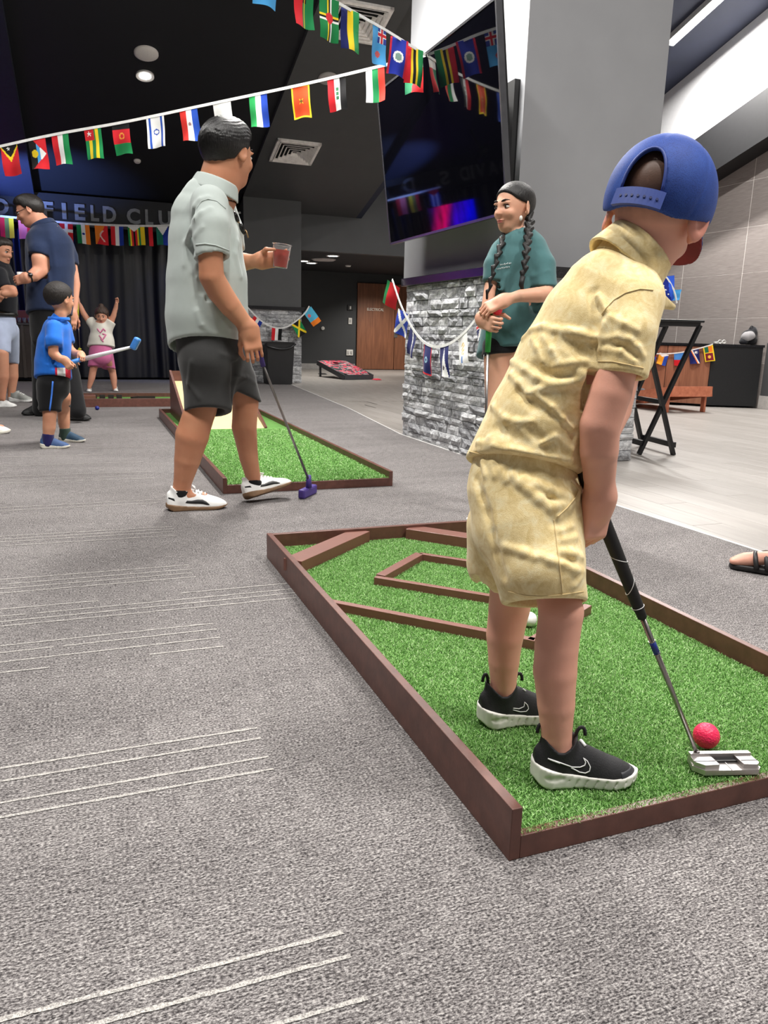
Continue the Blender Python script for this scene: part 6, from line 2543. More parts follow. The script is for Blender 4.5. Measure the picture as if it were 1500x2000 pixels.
    tee, tf = garment(F, 't_shirt',
                      [([(986, 700, 0, 57), (1000, 640, 0, 57), (1006, 580, 0, 55), (1012, 520, 0, 55), (1016, 488, 0, 46), (1014, 470, 0, 26)], .95),
                       ([(1045, 486, -.01, 24), (1058, 520, -.05, 27), (1063, 580, -.11, 27)], 1.0), ([(978, 490, -.02, 20), (967, 520, -.05, 22), (960, 570, -.09, 20)], 1.0)],
                      [((1061, 562, -.1), (.0, 1, .1), z1), ((960, 550, -.08), (-.1, 1, 0), z2), ((985, 690, 0), (.1, 1, -.05), None)],
                      [[(1009, 470, 0, 19), (1007, 440, 0, 24)]],
                      TEAL, girl, .007, .03,
                      [([(985, 540), (978, 570)], 4, .4), ([(995, 535), (990, 575)], 3, .4), ([(960, 640), (1000, 650), (1040, 630)], 4, .35), ([(985, 600), (1010, 660)], 4, .35), ([(1040, 540), (1070, 530)], 3, .35)],
                      [([(1032, 500), (1030, 540), (1036, 560)], 4, .45)], (.0028, 24))
    ring_collar(F, 'neckband', W(1008, 470, -.01), screen_vec(-.12, .95, -.25), screen_vec(-.7, 0, -.6), .058, .02, TEAL, tee, .004, .2, .003)
    rr = random.Random(9)
    for x0, y0, n_ in ((977, 517.5, 8), (971, 525.5, 9)):
        for i in range(n_):
            x, y, hgt_ = x0 + i * 2.9, y0 - i * .45, rr.choice((1.6, 1.6, 2.4))
            surf_strip('shirt_letter', tf, [(x, y + 1.5), (x + rr.uniform(-.4, .6), y - hgt_)], .0012, plain('print_white', srgb(226, 232, 232), .6), tee, seg=4)
            if rr.random() < .6:
                surf_strip('shirt_letter', tf, [(x, y + rr.choice((-1, 1))), (x + 1.6, y + rr.choice((-1, 1)))], .001, plain('print_white', srgb(226, 232, 232)), tee, seg=4)
    BD = cloth('denim_black', srgb(24, 24, 28))
    sh, _ = garment(F, 'shorts', [([(990, 660, 0, 48), (990, 685, 0, 47)], .95), ([(972, 680, -.05, 30), (970, 710, -.07, 29)], 1.0), ([(1010, 680, .07, 30), (1012, 710, .09, 29)], 1.0)],
                    [((990, 698, 0), (.08, 1, 0), None)], [], BD, girl, .009, .03)
    rr = random.Random(4)
    for i in range(14):
        x = 940 + i * 5.2
        p = trace(_, x, 693)
        if p is not None:
            MB().tube([p, p + np.array((rr.uniform(-.006, .006), -.004, -.02 - rr.random() * .015))], .0014, 4).build('fringe_thread', plain('thread_white', srgb(210, 212, 212)), sh)
    for ft, sx in zip(feet, (-1, 1)):
        d = nrmz(np.array((*screen_vec(-.75, 0, -.6)[:2], 0)))
        hl = np.array((ft[0], ft[1], 0)) - d * .06
        shoe(girl, hl, hl + d * .25, upper=plain('shoe_canvas_white', srgb(220, 220, 216)), sole=plain('trainer_white', srgb(236, 236, 234)), h=.02, sole_t=.12, h_ank=.33, style='flat', leg=.15)
    # putter and ball
    ph = W(945, 1000, -.19)
    ph[2] = 0.0
    top, ge = W(957, 605, -.196), W(952.5, 688, -.196)
    pt = empty('putter', ph, 'putter with bright green grip held by girl with braids', 'putter')
    MB().tube([top, ge], [.0155, .012], 12).build('grip', plain('grip_green', srgb(48, 168, 70), .5), pt)
    MB().tube([ge, np.array((ph[0], ph[1], .03))], .006, 8).build('shaft', plain('putter_steel', srgb(150, 145, 143), 0.28, 0.95), pt)
    MB().bar(ph + np.array((-.05, .0, .022)), ph + np.array((.05, .02, .022)), .03, .04, bev=.006).build('putter_head', plain('grip_green', srgb(48, 168, 70)), pt)
    bc = W(972, 606, -.218)
    dimple_ball('golf_ball', bc, .0205, plain('ball_red', srgb(224, 40, 62), .4), 'red golf ball in hand of girl with braids')
    return girl


build_braid_girl()


# ================================================================== MAN IN NAVY POLO
def build_navy_man():
    F = Fig(110, 818)
    W, m = F.W, F.m
    man = empty('person', on_z(110, 818), 'tall man in navy polo and black trousers looking down', 'person')
    SKM = skin('navy_man_skin', srgb(206, 150, 124))
    B = Acc(.03)
    F.chain(B, [(100, 640, 0, 30), (98, 560, 0, 33), (98, 500, 0, 38), (95, 465, 0, 32), (85, 445, 0, 20), (70, 428, 0, 18)])
    F.chain(B, [(78, 478, -.14, 9), (76, 505, -.20, 14), (79, 528, -.20, 13.5), (66, 538, -.26, 12), (56, 541.5, -.29, 8.5), (53, 542.5, -.30, 8)])
    F.chain(B, [(132, 484, .11, 7), (142, 520, .14, 9), (147, 555, .12, 9.5), (145, 600, .08, 7), (142, 612, .06, 6)])
    hc = W(58, 413, -.02)
    hh = .262
    fwd = screen_vec(-.86, -.34, -.25)
    hf, Rm = head_shape(hc, fwd, screen_vec(-.25, .95, 0), hh)
    HA, HB = Acc(.01), Acc(.01)
    hand_shape(HA, W(53, 542.5, -.30), F.screen_dir(-1, .22, .05), screen_vec(.0, 0.05, -1), 1.0, 1, (40, 50, 40), 80, forearm=F.fore((66, 538, -.26, 12), (53, 542.5, -.30, 8)))
    hand_shape(HB, W(142, 613, .06), F.screen_dir(-.05, 1, 0), screen_vec(.5, 0, -.8), 1.0, -1, (25, 35, 30), 30, forearm=F.fore((145, 600, .08, 7), (142, 612, .06, 6)))
    body_mesh(F, B, [(hc, hf, hh)], [(HA, .006), (HB, .006)], SKM, man, .013, .025)
    face_parts(man, hc, Rm, hh)
    sobj('hair', hair_shape(hc, Rm, hh, .05, None, .07), hc - .6 * hh, hc + .62 * hh, .009, hairmat('dark_brown_hair', srgb(24, 19, 17)), man)
    G = lambda x, y, z: hc + (Rm[0] * x + Rm[1] * y + Rm[2] * z) * hh
    gl = plain('glasses_frame', srgb(40, 36, 34), .3)
    gs = empty('eyeglasses', hc, 'thin eyeglasses worn by man in navy polo', 'eyeglasses')
    for sx in (-1, 1):
        MB().tube([G(sx * .13 + .09 * math.cos(a), .405, .01 + .065 * math.sin(a)) for a in np.linspace(0, 6.283, 15)], .0022, 5).build('rim', gl, gs)
        MB().tube([G(sx * .22, .40, .03), G(sx * .34, .05, .05)], .0022, 5).build('temple', gl, gs)
    NV = cloth('polo_navy', srgb(32, 44, 72), .9, 400, .15)
    z1 = [(76, 470, -.15, 20), (75, 520, -.21, 20)]
    z2 = [(136, 480, .12, 16), (143, 535, .15, 16)]
    polo, pf = garment(F, 'polo_shirt', [([(96, 625, 0, 43), (98, 575, 0, 42), (98, 520, 0, 44), (96, 482, 0, 43), (92, 462, 0, 32), (86, 448, 0, 20)], 1.0),
                                         ([(72, 466, -.12, 17), (75, 488, -.18, 18), (75, 512, -.2, 17)], 1.0), ([(126, 475, .1, 15), (138, 500, .13, 13), (143, 525, .14, 12)], 1.0)],
                       [((75, 497, -.2), (-.1, 1, 0), z1), ((142, 518, .14), (.1, 1, 0), z2), ((96, 616, 0), (0, 1, 0), None)],
                       [[(84, 448, 0, 20), (72, 428, 0, 23)]], NV, man, .012, .04,
                       [([(100, 470), (108, 520)], 3, .35), ([(115, 480), (118, 540)], 3, .35), ([(90, 520), (100, 570)], 3, .35)], [], (.004, 14))
    ring_collar(F, 'collar', W(84, 441, 0), screen_vec(-.5, .85, 0), screen_vec(-.8, -.4, -.2), .10, .05, NV, polo, .008, .3, .006)
    BT = cloth('trousers_black', srgb(20, 20, 22))
    dl, dr_ = float((on_z(70, 812) - CC) @ NH) - F.D0, float((on_z(150, 826) - CC) @ NH) - F.D0
    garment(F, 'trousers', [([(97, 604, 0, 39), (100, 650, 0, 38)], 1.0), ([(88, 650, .05, 26), (86, 730, dl * .6, 22), (82, 800, dl, 17)], 1.0), ([(110, 650, -.1, 26), (135, 735, dr_ * .6, 20), (152, 802, dr_, 16)], 1.0)],
            [((97, 602, 0), (0, -1, 0), None)], [], BT, man, .013, .04, noise=(.004, 14))
    BS = plain('shoe_black', srgb(18, 18, 19), .6)
    shoe(man, on_z(92, 808), on_z(44, 812), upper=BS, sole=BS, h=.025, style='flat', sole_t=.12, h_ank=.4, width=.4, leg=.15)
    shoe(man, on_z(120, 820), on_z(178, 822), upper=BS, sole=BS, h=.025, style='flat', sole_t=.12, h_ank=.4, width=.4, leg=.15)
    wc = W(57, 541, -.288)
    wt = empty('wristwatch', wc, 'black wristwatch on man in navy polo', 'watch')
    ax = nrmz(W(53, 542.5, -.30) - W(66, 538, -.26))
    e1 = nrmz(np.cross(ax, (0, 0, 1)))
    e2 = np.cross(ax, e1)
    MB().tube([wc + (e1 * math.cos(a) + e2 * math.sin(a)) * (m(9, 57, 541, -.288) + .001) for a in np.linspace(0, 6.283, 17)], .010, 6).build('strap', BS, wt)
    dn_ = nrmz(-NH - ax * float(-NH @ ax))
    dc = wc + dn_ * .052
    sobj('dial', f_ell(dc, (.021, .021, .009), np.array([ax, np.cross(dn_, ax), dn_])), dc - .04, dc + .04, .005, plain('dial_black', srgb(12, 12, 14), .2), wt)
    cp = W(41.5, 541, -.247)
    cq_ = empty('white_cup', cp, 'small white cup held by man in navy polo', 'cup')
    MB().lathe([(0, -.035), (.026, -.035), (.034, .04), (.031, .04), (.024, -.03), (0, -.03)], cp, 16).build('cup_body', plain('cup_white', srgb(226, 226, 224), .3), cq_)
    return man


build_navy_man()


# ================================================================== MAN IN BLACK POLO AT THE EDGE
def build_edge_man():
    F = Fig(14, 792)
    W, m = F.W, F.m
    man = empty('person', on_z(14, 792), 'man in black polo and pale blue shorts with folded arms', 'person')
    SKM = skin('edge_man_skin', srgb(200, 146, 118))
    B = Acc(.03)
    F.chain(B, [(4, 640, 0, 22), (2, 570, 0, 26), (0, 535, 0, 24), (2, 522, 0, 12), (6, 510, 0, 11)])
    F.chain(B, [(0, 545, -.15, 6), (10, 565, -.24, 9), (24, 566, -.26, 9), (26, 572, -.26, 8.5), (8, 574, -.30, 7)])
    F.chain(B, [(-17, 552, .06, 5), (-18, 572, -.05, 8), (-10, 571, -.17, 7)])
    ds = []
    for (x, hx, hy, tx, ty) in ((4, -6, 795, 33, 795), (22, 20, 784, 66, 786)):
        hl, to = on_z(hx, hy), on_z(tx, ty)
        dd = ground_ankle(F, hl, to)
        ds.append((hl, to, dd))
        F.chain(B, [(x - 2, 690, dd, 14), (x, 712, dd, 12.5), (x + 1, 735, dd, 12), (x + 1, 762, dd, 7.5), (x, 778, dd, 7)])
    hc = W(4, 490, 0)
    hh = .25
    fwd = screen_vec(.9, -.25, -.25)
    hf, Rm = head_shape(hc, fwd, screen_vec(.2, .97, 0), hh)
    HA, HB = Acc(.01), Acc(.01)
    hand_shape(HA, W(8, 574, -.30), F.screen_dir(-1, .1, 0), screen_vec(0, .3, -.9), .95, -1, (20, 25, 20), 25)
    hand_shape(HB, W(-10, 571, -.17), F.screen_dir(1, -.1, .1), screen_vec(0, .3, -.9), .9, 1, (70, 80, 60), 80)
    body_mesh(F, B, [(hc, hf, hh)], [(HA, .004), (HB, .004)], SKM, man, .013, .028)
    face_parts(man, hc, Rm, hh)
    sobj('hair', hair_shape(hc, Rm, hh, .045, None, .03), hc - .6 * hh, hc + .62 * hh, .009, hairmat('brown_hair2', srgb(40, 32, 28)), man)
    BP = cloth('polo_black', srgb(24, 25, 30), .9, 400, .15)
    z1 = [(0, 525, -.15, 16), (8, 570, -.23, 16)]
    polo, _ = garment(F, 'polo_shirt', [([(3, 625, 0, 27), (2, 580, 0, 29), (0, 545, 0, 28), (1, 530, 0, 21), (3, 518, 0, 14)], 1.0), ([(0, 535, -.14, 13), (8, 560, -.22, 13.5)], 1.0), ([(-20, 540, .1, 13), (-18, 565, .05, 13)], 1.0)],
                      [((10, 560, -.24), (.5, 1, 0), z1), ((3, 615, 0), (0, 1, 0), None)], [], BP, man, .013, .04, noise=(.004, 14))
    ring_collar(F, 'collar', W(3, 519, 0), screen_vec(.2, .95, 0), screen_vec(.9, -.3, -.2), .085, .045, BP, polo, .009, .3, .006)
    MB().tube([W(3, 614, 0) + (RH * math.cos(a) + NH * math.sin(a)) * m(27, 3, 614) for a in np.linspace(0, 6.283, 25)], .02, 6).build('belt', plain('belt_black', srgb(22, 20, 20), .4), man)
    PB = cloth('shorts_pale_blue', srgb(168, 178, 202), .9, 400, .1)
    garment(F, 'shorts', [([(3, 622, 0, 26), (4, 645, 0, 27)], 1.0)] + [([(x - 1, 645, dd * .5, 19), (x + 1, 705, dd, 17)], 1.0) for x, (_h, _t, dd) in zip((2, 18), ds)],
            [((3, 618, 0), (0, -1, 0), None), ((10, 695, 0), (0, 1, 0), None)], [], PB, man, .013, .03, noise=(.003, 16))
    WS = plain('runner_white', srgb(220, 220, 218), .6)
    GS = plain('runner_grey', srgb(150, 152, 148), .6)
    for (hl, to, dd), up_ in zip(ds, (WS, GS)):
        s = shoe(man, hl, to, upper=up_, sole=WS, h=.022, sole_t=.14, h_ank=.36, leg=.13)
        for k in range(3):
            yy = .48 + k * .06
            z_ = float(np.interp(yy, [.45, .6, .72], [.36, .30, .245]))
            MB().tube([s['G'](-.07, yy, z_ - .03), s['G'](0, yy + .01, z_ + .008), s['G'](.07, yy, z_ - .03)], .005, 5).build('lace', WS, s['upper'])
    return man


build_edge_man()


# ================================================================== BOY IN BLUE
def build_blue_boy():
    F = Fig(112, 872)
    W, m = F.W, F.m
    boy = empty('person', on_z(112, 872), 'small boy in bright blue shirt and black shorts holding a toy club', 'person')
    SKM = skin('blue_boy_skin', srgb(206, 152, 122))
    hl, to = on_z(80, 875), on_z(137, 875)
    hl2, to2 = on_z(117, 862), on_z(167, 864)
    d1, d2 = ground_ankle(F, hl, to), ground_ankle(F, hl2, to2)
    B = Acc(.015)
    F.chain(B, [(98, 780, d1 * .6, 17), (97, 810, d1, 13), (96, 835, d1, 12), (94, 855, d1, 9.5), (94, 866, d1, 9)])
    F.chain(B, [(122, 775, d2 * .6, 16), (124, 800, d2, 12), (125, 825, d2, 11), (127, 845, d2, 8.5), (128, 856, d2, 8)])
    F.chain(B, [(105, 750, 0, 25), (103, 690, 0, 26), (110, 645, 0, 22), (116, 628, 0, 12), (118, 612, 0, 11.5)])
    F.chain(B, [(103, 648, -.10, 7), (104, 672, -.12, 10), (104, 690, -.125, 9.5), (116, 700, -.13, 8), (126, 703, -.12, 6.5)])
    F.chain(B, [(128, 645, .08, 9), (134, 680, .10, 9), (145, 690, .06, 8), (158, 692, -.010, 6)])
    hc = W(117, 585, .01)
    hh = .222
    fwd = screen_vec(.50, -.05, .86)
    hf, Rm = head_shape(hc, fwd, (0, 0, 1), hh)
    HA, HB = Acc(.006), Acc(.006)
    hand_shape(HA, W(126, 703, -.12), F.screen_dir(.55, .8, 0), screen_vec(.0, .1, -1), .62, -1, (62, 74, 60), 80, forearm=F.fore((116, 700, -.13, 8), (126, 703, -.12, 6.5)))
    hand_shape(HB, W(158, 692, -.012), F.screen_dir(.6, .35, -.72), screen_vec(.1, 1, .1), .62, 1, (58, 72, 58), 75, forearm=F.fore((145, 690, .06, 8), (158, 692, -.010, 6)))
    body_mesh(F, B, [(hc, hf, hh)], [(HA, .004), (HB, .004)], SKM, boy, .009, .025)
    face_parts(boy, hc, Rm, hh)
    sobj('hair', hair_shape(hc, Rm, hh, .05, [(-.6, -.22), (-.3, -.21), (-.14, -.14), (-.05, .02), (.10, .03), (.16, .14), (.34, .26), (.5, .3)]), hc - .6 * hh, hc + .62 * hh, .007, hairmat('boy_hair', srgb(27, 21, 18), .65), boy)
    BL = cloth('shirt_blue', srgb(30, 104, 200), .8, 500, .12)
    z1 = [(104, 635, -.09, 17), (105, 700, -.14, 18)]
    z2 = [(130, 640, .08, 14), (137, 700, .11, 15)]
    tee, tf = garment(F, 't_shirt', [([(104, 748, 0, 35), (103, 710, 0, 33), (106, 670, 0, 30), (110, 645, 0, 25), (113, 632, 0, 17), (115, 622, 0, 13)], 1.0),
                                     ([(106, 640, -.08, 15), (106, 665, -.12, 16), (105, 690, -.125, 16)], 1.0), ([(125, 640, .07, 14), (131, 665, .09, 14), (135, 680, .1, 13)], 1.0)],
                      [((105, 677, -.125), (.15, 1, 0), z1), ((133, 672, .1), (.2, 1, 0), z2), ((104, 739, 0), (.04, 1, -.05), None)],
                      [], BL, boy, .009, .03,
                      [([(85, 680), (95, 710), (120, 720)], 3, .4), ([(90, 660), (95, 690)], 3, .35)], [], (.003, 20))
    ring_collar(F, 'neckband', W(115, 622, 0), screen_vec(.15, .95, .1), screen_vec(.7, 0, .7), .066, .02, BL, tee, .006, .2, .004)
    # striped print near the hem
    for i, (x0, x1, c) in enumerate(((108, 111, (214, 40, 66)), (112, 116, (228, 226, 228)), (117, 123, (228, 226, 228)), (124, 127, (232, 230, 232)), (128, 131, (214, 40, 66)), (132, 137, (206, 30, 58)))):
        V, Q = [], []
        n = 6
        for j in range(n + 1):
            y = 718 + 21 * j / n
            for x in (x0 - .5 + .8 * j / n, x1 + .5 + .8 * j / n):
                p = trace(tf, x, y, 4.5)
                if p is None:
                    p = W(x, y, -.13)
                V.append(p - nrmz(ray(x, y)) * .004)
            if j:
                Q.append((2 * j - 2, 2 * j - 1, 2 * j + 1, 2 * j))
        o = obj('shirt_print', arr_mesh('shirt_print', V, Q), cloth('print_%d_%d' % (c[0], c[1]), srgb(*c)), tee)
    BK = cloth('shorts_black2', srgb(16, 16, 18))
    sh, sf = garment(F, 'shorts', [([(105, 735, 0, 29), (105, 755, 0, 30)], 1.0), ([(97, 755, d1 * .6, 24), (97, 820, d1 * .9, 22)], 1.0), ([(116, 755, d2 * .6, 20), (120, 810, d2 * .9, 17)], 1.0)],
                     [((105, 733, 0), (0, -1, 0), None), ((97, 804, d1), (.05, 1, 0), [(97, 745, d1, 25), (97, 860, d1, 26)]), ((118, 795, d2), (-.1, 1, 0), None)], [], BK, boy, .009, .025, noise=(.002, 20))
    surf_strip('side_stripe', sf, [(103, 745), (101, 770), (97, 802)], .006, plain('stripe_blue', srgb(60, 120, 220)), sh)
    s1 = shoe(boy, hl, to, upper=plain('shoe_blue', srgb(58, 84, 128), .7), sole=plain('shoe_cream', srgb(206, 202, 190)), h=.02, sole_t=.13, h_ank=.37, leg=.135)
    s2 = shoe(boy, hl2, to2, upper=plain('shoe_teal', srgb(44, 72, 96), .7), sole=plain('shoe_cream', srgb(206, 202, 190)), h=.02, sole_t=.13, h_ank=.37, leg=.135)
    for (x, y, d, c, nm) in ((94, 846, d1, (34, 30, 84), 'sock_navy'), (127, 836, d2, (56, 74, 66), 'sock_green')):
        So = Acc(.005)
        So.cap(W(x, y, d), W(x, y + 20, d), m(11, x, y), m(10.5, x, y))
        sobj('sock', f_cut(So.f(), [f_plane(W(x, y, d), (0, 0, 1))], .004), So.lo - .02, So.hi + .02, .007, cloth(nm, srgb(*c)), boy)
    # toy club
    a, g1, b = W(131, 710, -.094), W(165, 700.5, -.040), W(260, 677, -.05)
    cl = empty('toy_golf_club', a, 'toy golf club with blue grip, white shaft and blue head held by boy in blue', 'golf club')
    MB().tube([a - (g1 - a) * .1, g1], [.015, .016], 12).build('grip', plain('toy_blue', srgb(62, 128, 206), .45), cl)
    MB().tube([g1, g1 + (b - g1) * .35, b], [.016, .015, .009], 12).build('shaft', plain('toy_white', srgb(220, 216, 220), .4), cl)
    h0, h1 = W(259, 682, -.05), W(270, 660, -.05)
    MB().tube([b - (b - g1) * .03, W(262, 676, -.05)], [.013, .017], 10).bar(h0, h1, .045, .05, up=tuple(NH), bev=.012).build('club_head', plain('toy_blue', srgb(62, 128, 206)), cl)
    return boy


build_blue_boy()


# ================================================================== LITTLE GIRL WITH RAISED ARMS
def build_little_girl():
    F = Fig(200, 766)
    W, m = F.W, F.m
    g = empty('person', on_z(200, 766), 'little girl in white shirt and pink shorts raising both arms', 'person')
    SKM = skin('little_girl_skin', srgb(212, 156, 130))
    h1, t1 = on_z(175, 764), on_z(170, 769)
    h2, t2 = on_z(225, 763), on_z(231, 768)
    d1, d2 = ground_ankle(F, h1, t1), ground_ankle(F, h2, t2)
    B = Acc(.015)
    F.chain(B, [(188, 700, 0, 8), (182, 722, d1, 7), (179, 738, d1, 6.5), (174, 757, d1, 4)])
    F.chain(B, [(208, 700, 0, 8), (219, 724, d2, 7), (222, 740, d2, 6.5), (224, 760, d2, 4)])
    F.chain(B, [(198, 692, 0, 14), (198, 660, 0, 15), (197, 638, 0, 14), (199, 630, 0, 6), (199, 622, 0, 6)])
    F.chain(B, [(178, 634, 0, 6), (163, 612, 0, 5.5), (157, 598, 0, 4.5), (153, 590, -.02, 3.4)])
    F.chain(B, [(214, 636, 0, 6), (222, 616, 0, 5), (226, 602, 0, 4.2), (228, 592, -.02, 3.4)])
    hc = W(199, 617, -.02)
    hh = .222
    fwd = screen_vec(.2, -.25, -.95)
    hf, Rm = head_shape(hc, fwd, screen_vec(.05, 1, -.1), hh, open_mouth=True)
    HA, HB = Acc(.006), Acc(.006)
    hand_shape(HA, W(153, 590, -.02), F.screen_dir(-.2, -1, 0), screen_vec(-.3, 0, .9), .58, 1, (70, 80, 60), 50)
    hand_shape(HB, W(228, 592, -.02), F.screen_dir(.1, -1, 0), screen_vec(.2, 0, .9), .58, -1, (75, 85, 60), 50)
    body_mesh(F, B, [(hc, hf, hh)], [(HA, .006), (HB, .006)], SKM, g, .012, .03)
    face_parts(g, hc, Rm, hh, closed=False)
    HM = hairmat('girl_brown_hair', srgb(62, 46, 38), .6)

    def hf_(P):
        d = f_ell((0, -.05, .14), (.40, .46, .42))(P)
        lim = np.interp(P[:, 1], [-.6, -.3, 0, .15, .34, .5], [-.4, -.4, -.15, .05, .22, .28]).astype(np.float32)
        d = smax(d, (lim - P[:, 2]) * .8, .04) + .02 * np.sin(P[:, 0] * 40) * np.sin(P[:, 2] * 30)
        d = smin(d, f_ell((.02, -.1, .58), (.15, .15, .12))(P), .06)
        return d
    sobj('hair', f_local(hf_, hc, Rm, hh), hc - .62 * hh, hc + .85 * hh, .009, HM, g)
    WT = cloth('shirt_white', srgb(226, 222, 212), .9, 400, .05)
    z1, z2 = [(184, 640, 0, 13), (158, 604, 0, 12)], [(211, 640, 0, 13), (226, 606, 0, 12)]
    tee, tf = garment(F, 't_shirt', [([(197, 690, 0, 29), (198, 665, 0, 24), (198, 645, 0, 20), (199, 634, 0, 12)], .85), ([(186, 640, 0, 10), (170, 618, 0, 9)], 1.0), ([(210, 641, 0, 10), (222, 618, 0, 9)], 1.0)],
                      [((172, 627, 0), (-.7, -.8, 0), z1), ((219, 628, 0), (.55, -.85, 0), z2), ((197, 678, 0), (0, 1, 0), None)], [], WT, g, .011, .025, noise=(.004, 18))
    for pts in ([(190, 642), (196, 650), (202, 642), (206, 647)], [(194, 655), (200, 664), (207, 654), (200, 652)], [(197, 662), (202, 668)]):
        surf_strip('shirt_print', tf, pts, .010, plain('print_pink', srgb(214, 120, 160)), tee, seg=5)
    PK = cloth('shorts_pink', srgb(216, 116, 164), .9, 300, .1)
    garment(F, 'shorts', [([(197, 680, 0, 21), (197, 692, 0, 22)], .9), ([(189, 690, d1 * .3, 14), (184, 724, d1 * .8, 13)], 1.0), ([(206, 690, d2 * .3, 14), (213, 724, d2 * .8, 13)], 1.0)],
            [((197, 676, 0), (0, -1, 0), None), ((197, 716, 0), (0, 1, 0), None)], [], PK, g, .011, .02, noise=(.003, 18))
    for a, b in ((h1, t1), (h2, t2)):
        d = nrmz(b - a)
        shoe(g, a, a + d * .16, upper=plain('shoe_canvas_white', srgb(220, 220, 216)), sole=plain('trainer_white', srgb(236, 236, 234)), h=.035, sole_t=.14, h_ank=.36, leg=.14)
    p0, p1, p2 = W(151, 592, -.05), W(152.5, 620, -.05), W(156, 684, -.05)
    pt = empty('putter', p2, 'thin putter with yellow grip and head beside little girl', 'putter')
    YL = plain('putter_yellow', srgb(206, 200, 70), .5)
    MB().tube([p0, p1], .014, 8).build('grip', YL, pt)
    MB().tube([p1, p2], .007, 8).build('shaft', plain('putter_steel', srgb(150, 145, 143), 0.28, 0.95), pt)
    MB().bar(W(154, 686, -.05), W(157, 680, -.05), .03, .035, bev=.006).build('putter_head', YL, pt)
    return g


build_little_girl()


# ================================================================== PEOPLE MOSTLY BEYOND THE FRAME
def bystander(name_label, heel, toe, hgt, top_c, bot_c, skin_c, hair_c, shoe_up, shoe_sole, side, key, sandal=False, step=(.0, .0), shift=(0, 0, 0)):
    """a standing person built around one foot that shows; the body stands on the far side of it"""
    heel, toe = np.asarray(heel, float), np.asarray(toe, float)
    d = nrmz(toe - heel)
    rt = np.array((d[1], -d[0], 0)) * side
    L = np.linalg.norm(toe - heel)
    an = heel + d * L * .23
    an2 = an + rt * .2 + d * step[0] + np.asarray(shift) * 1.25
    p = empty('person', (an + an2) / 2, name_label, 'person')
    up = np.array((0, 0, 1.0))
    hip = an + np.asarray(shift) - d * .02 + up * hgt * .52
    B = Acc(.02)
    for a in (an, an2):
        s = 1 if a is an else -1
        hp = hip - rt * .09 * s
        kn = (a + hp) / 2 + d * .03
        kn[2] = hgt * .28
        B.cap(hp, kn, .075, .052)
        B.cap(kn, a + up * hgt * .18, .052, .05)
        B.cap(a + up * hgt * .18, a + up * .09, .05, .034)
        B.cap(a + up * .07, a + d * L * .55 + up * .045, .032, .026)
        if sandal:
            for i, (ox, ln) in enumerate(((-.026, .70), (-.010, .73), (.006, .72), (.02, .69), (.032, .65))):
                B.cap(a + d * L * .45 + rt * ox * .6 + up * .042, a + d * L * ln + rt * ox * 1.1 + up * .032, .014, .0105 if i else .013)
    ch = hip + up * hgt * .28
    nk = hip + up * hgt * .335
    B.cap(hip, ch, .115, .13, 1.0)
    B.cap(ch, nk + up * .03, .07, .05)
    for s in (-1, 1):
        sh = ch + rt * .17 * s + up * .02
        el = sh - up * hgt * .17 + d * .01
        wr = el - up * hgt * .14 + d * .05
        B.cap(ch, sh, .08, .05)
        B.cap(sh, el, .045, .038)
        B.cap(el, wr, .036, .026)
    hh = .225
    hc = nk + up * .17
    hf, Rm = head_shape(hc, d, up, hh)
    HS = []
    for s in (-1, 1):
        A = Acc(.008)
        hand_shape(A, ch + rt * .17 * s + up * (.02 - hgt * .31) + d * .06, -up + d * .1, rt * s, .9, 1 if s > 0 else -1, (20, 25, 20), 25)
        HS.append((A, .006))
    Fd = Fig(750, 1000)
    body_mesh(Fd, B, [(hc, hf, hh)], HS, skin('skin_' + key, srgb(*skin_c)), p, .013, .03)
    face_parts(p, hc, Rm, hh)
    sobj('hair', hair_shape(hc, Rm, hh, .06), hc - .6 * hh, hc + .62 * hh, .01, hairmat('hair_' + key, srgb(*hair_c)), p)
    T = Acc(.04)
    T.cap(hip, ch, .135, .15)
    T.cap(ch, nk, .12, .06)
    for s in (-1, 1):
        sh = ch + rt * .17 * s + up * .02
        T.cap(ch, sh, .09, .065)
        T.cap(sh, sh - up * hgt * .11, .064, .064)
    sobj('shirt', f_cut(T.f(), [f_plane(hip - up * .02, -up)], .01), T.lo - .02, T.hi + .02, .013, cloth('top_' + key, srgb(*top_c)), p)
    K = Acc(.03)
    for a in (an, an2):
        s = 1 if a is an else -1
        kn = (a + hip - rt * .09 * s) / 2
        kn[2] = hgt * .30
        K.cap(hip - rt * .07 * s, kn, .11, .085)
    sobj('shorts', f_cut(K.f(), [f_plane(hip - up * hgt * .19, -up), f_plane(hip + up * .03, up)], .01), K.lo - .02, K.hi + .02, .013, cloth('bottom_' + key, srgb(*bot_c)), p)
    for a in (an, an2):
        h0 = a - d * L * .23
        if sandal:
            S = plain('sandal_black', srgb(24, 23, 24), .5)
            so = Acc(.01)
            so.cap(h0 + d * .03 + up * .012, h0 + d * L * .5 + up * .012, .034, .036)
            so.cap(h0 + d * L * .5 + up * .012, h0 + d * (L - .035) + up * .012, .036, .034)
            sobj('sandal_sole', f_cut(so.f(), [f_plane(h0 + up * .026, up), f_plane(h0 + up * .002, -up)], .004), so.lo - .02, so.hi + .02, .005, S, p)
            for y0 in (.45, .60):
                MB().tube([h0 + d * L * (y0 + .05 * math.sin(t * 3.14)) + rt * (.04 * math.cos(math.pi * t)) + up * (.02 + .052 * math.sin(math.pi * t)) for t in np.linspace(0, 1, 11)], .009, 8).build('sandal_strap', S, p)
        else:
            shoe(p, h0, h0 + d * L, upper=shoe_up, sole=shoe_sole, h=.02, sole_t=.13, h_ank=.34, style='flat', leg=.14)
    return p


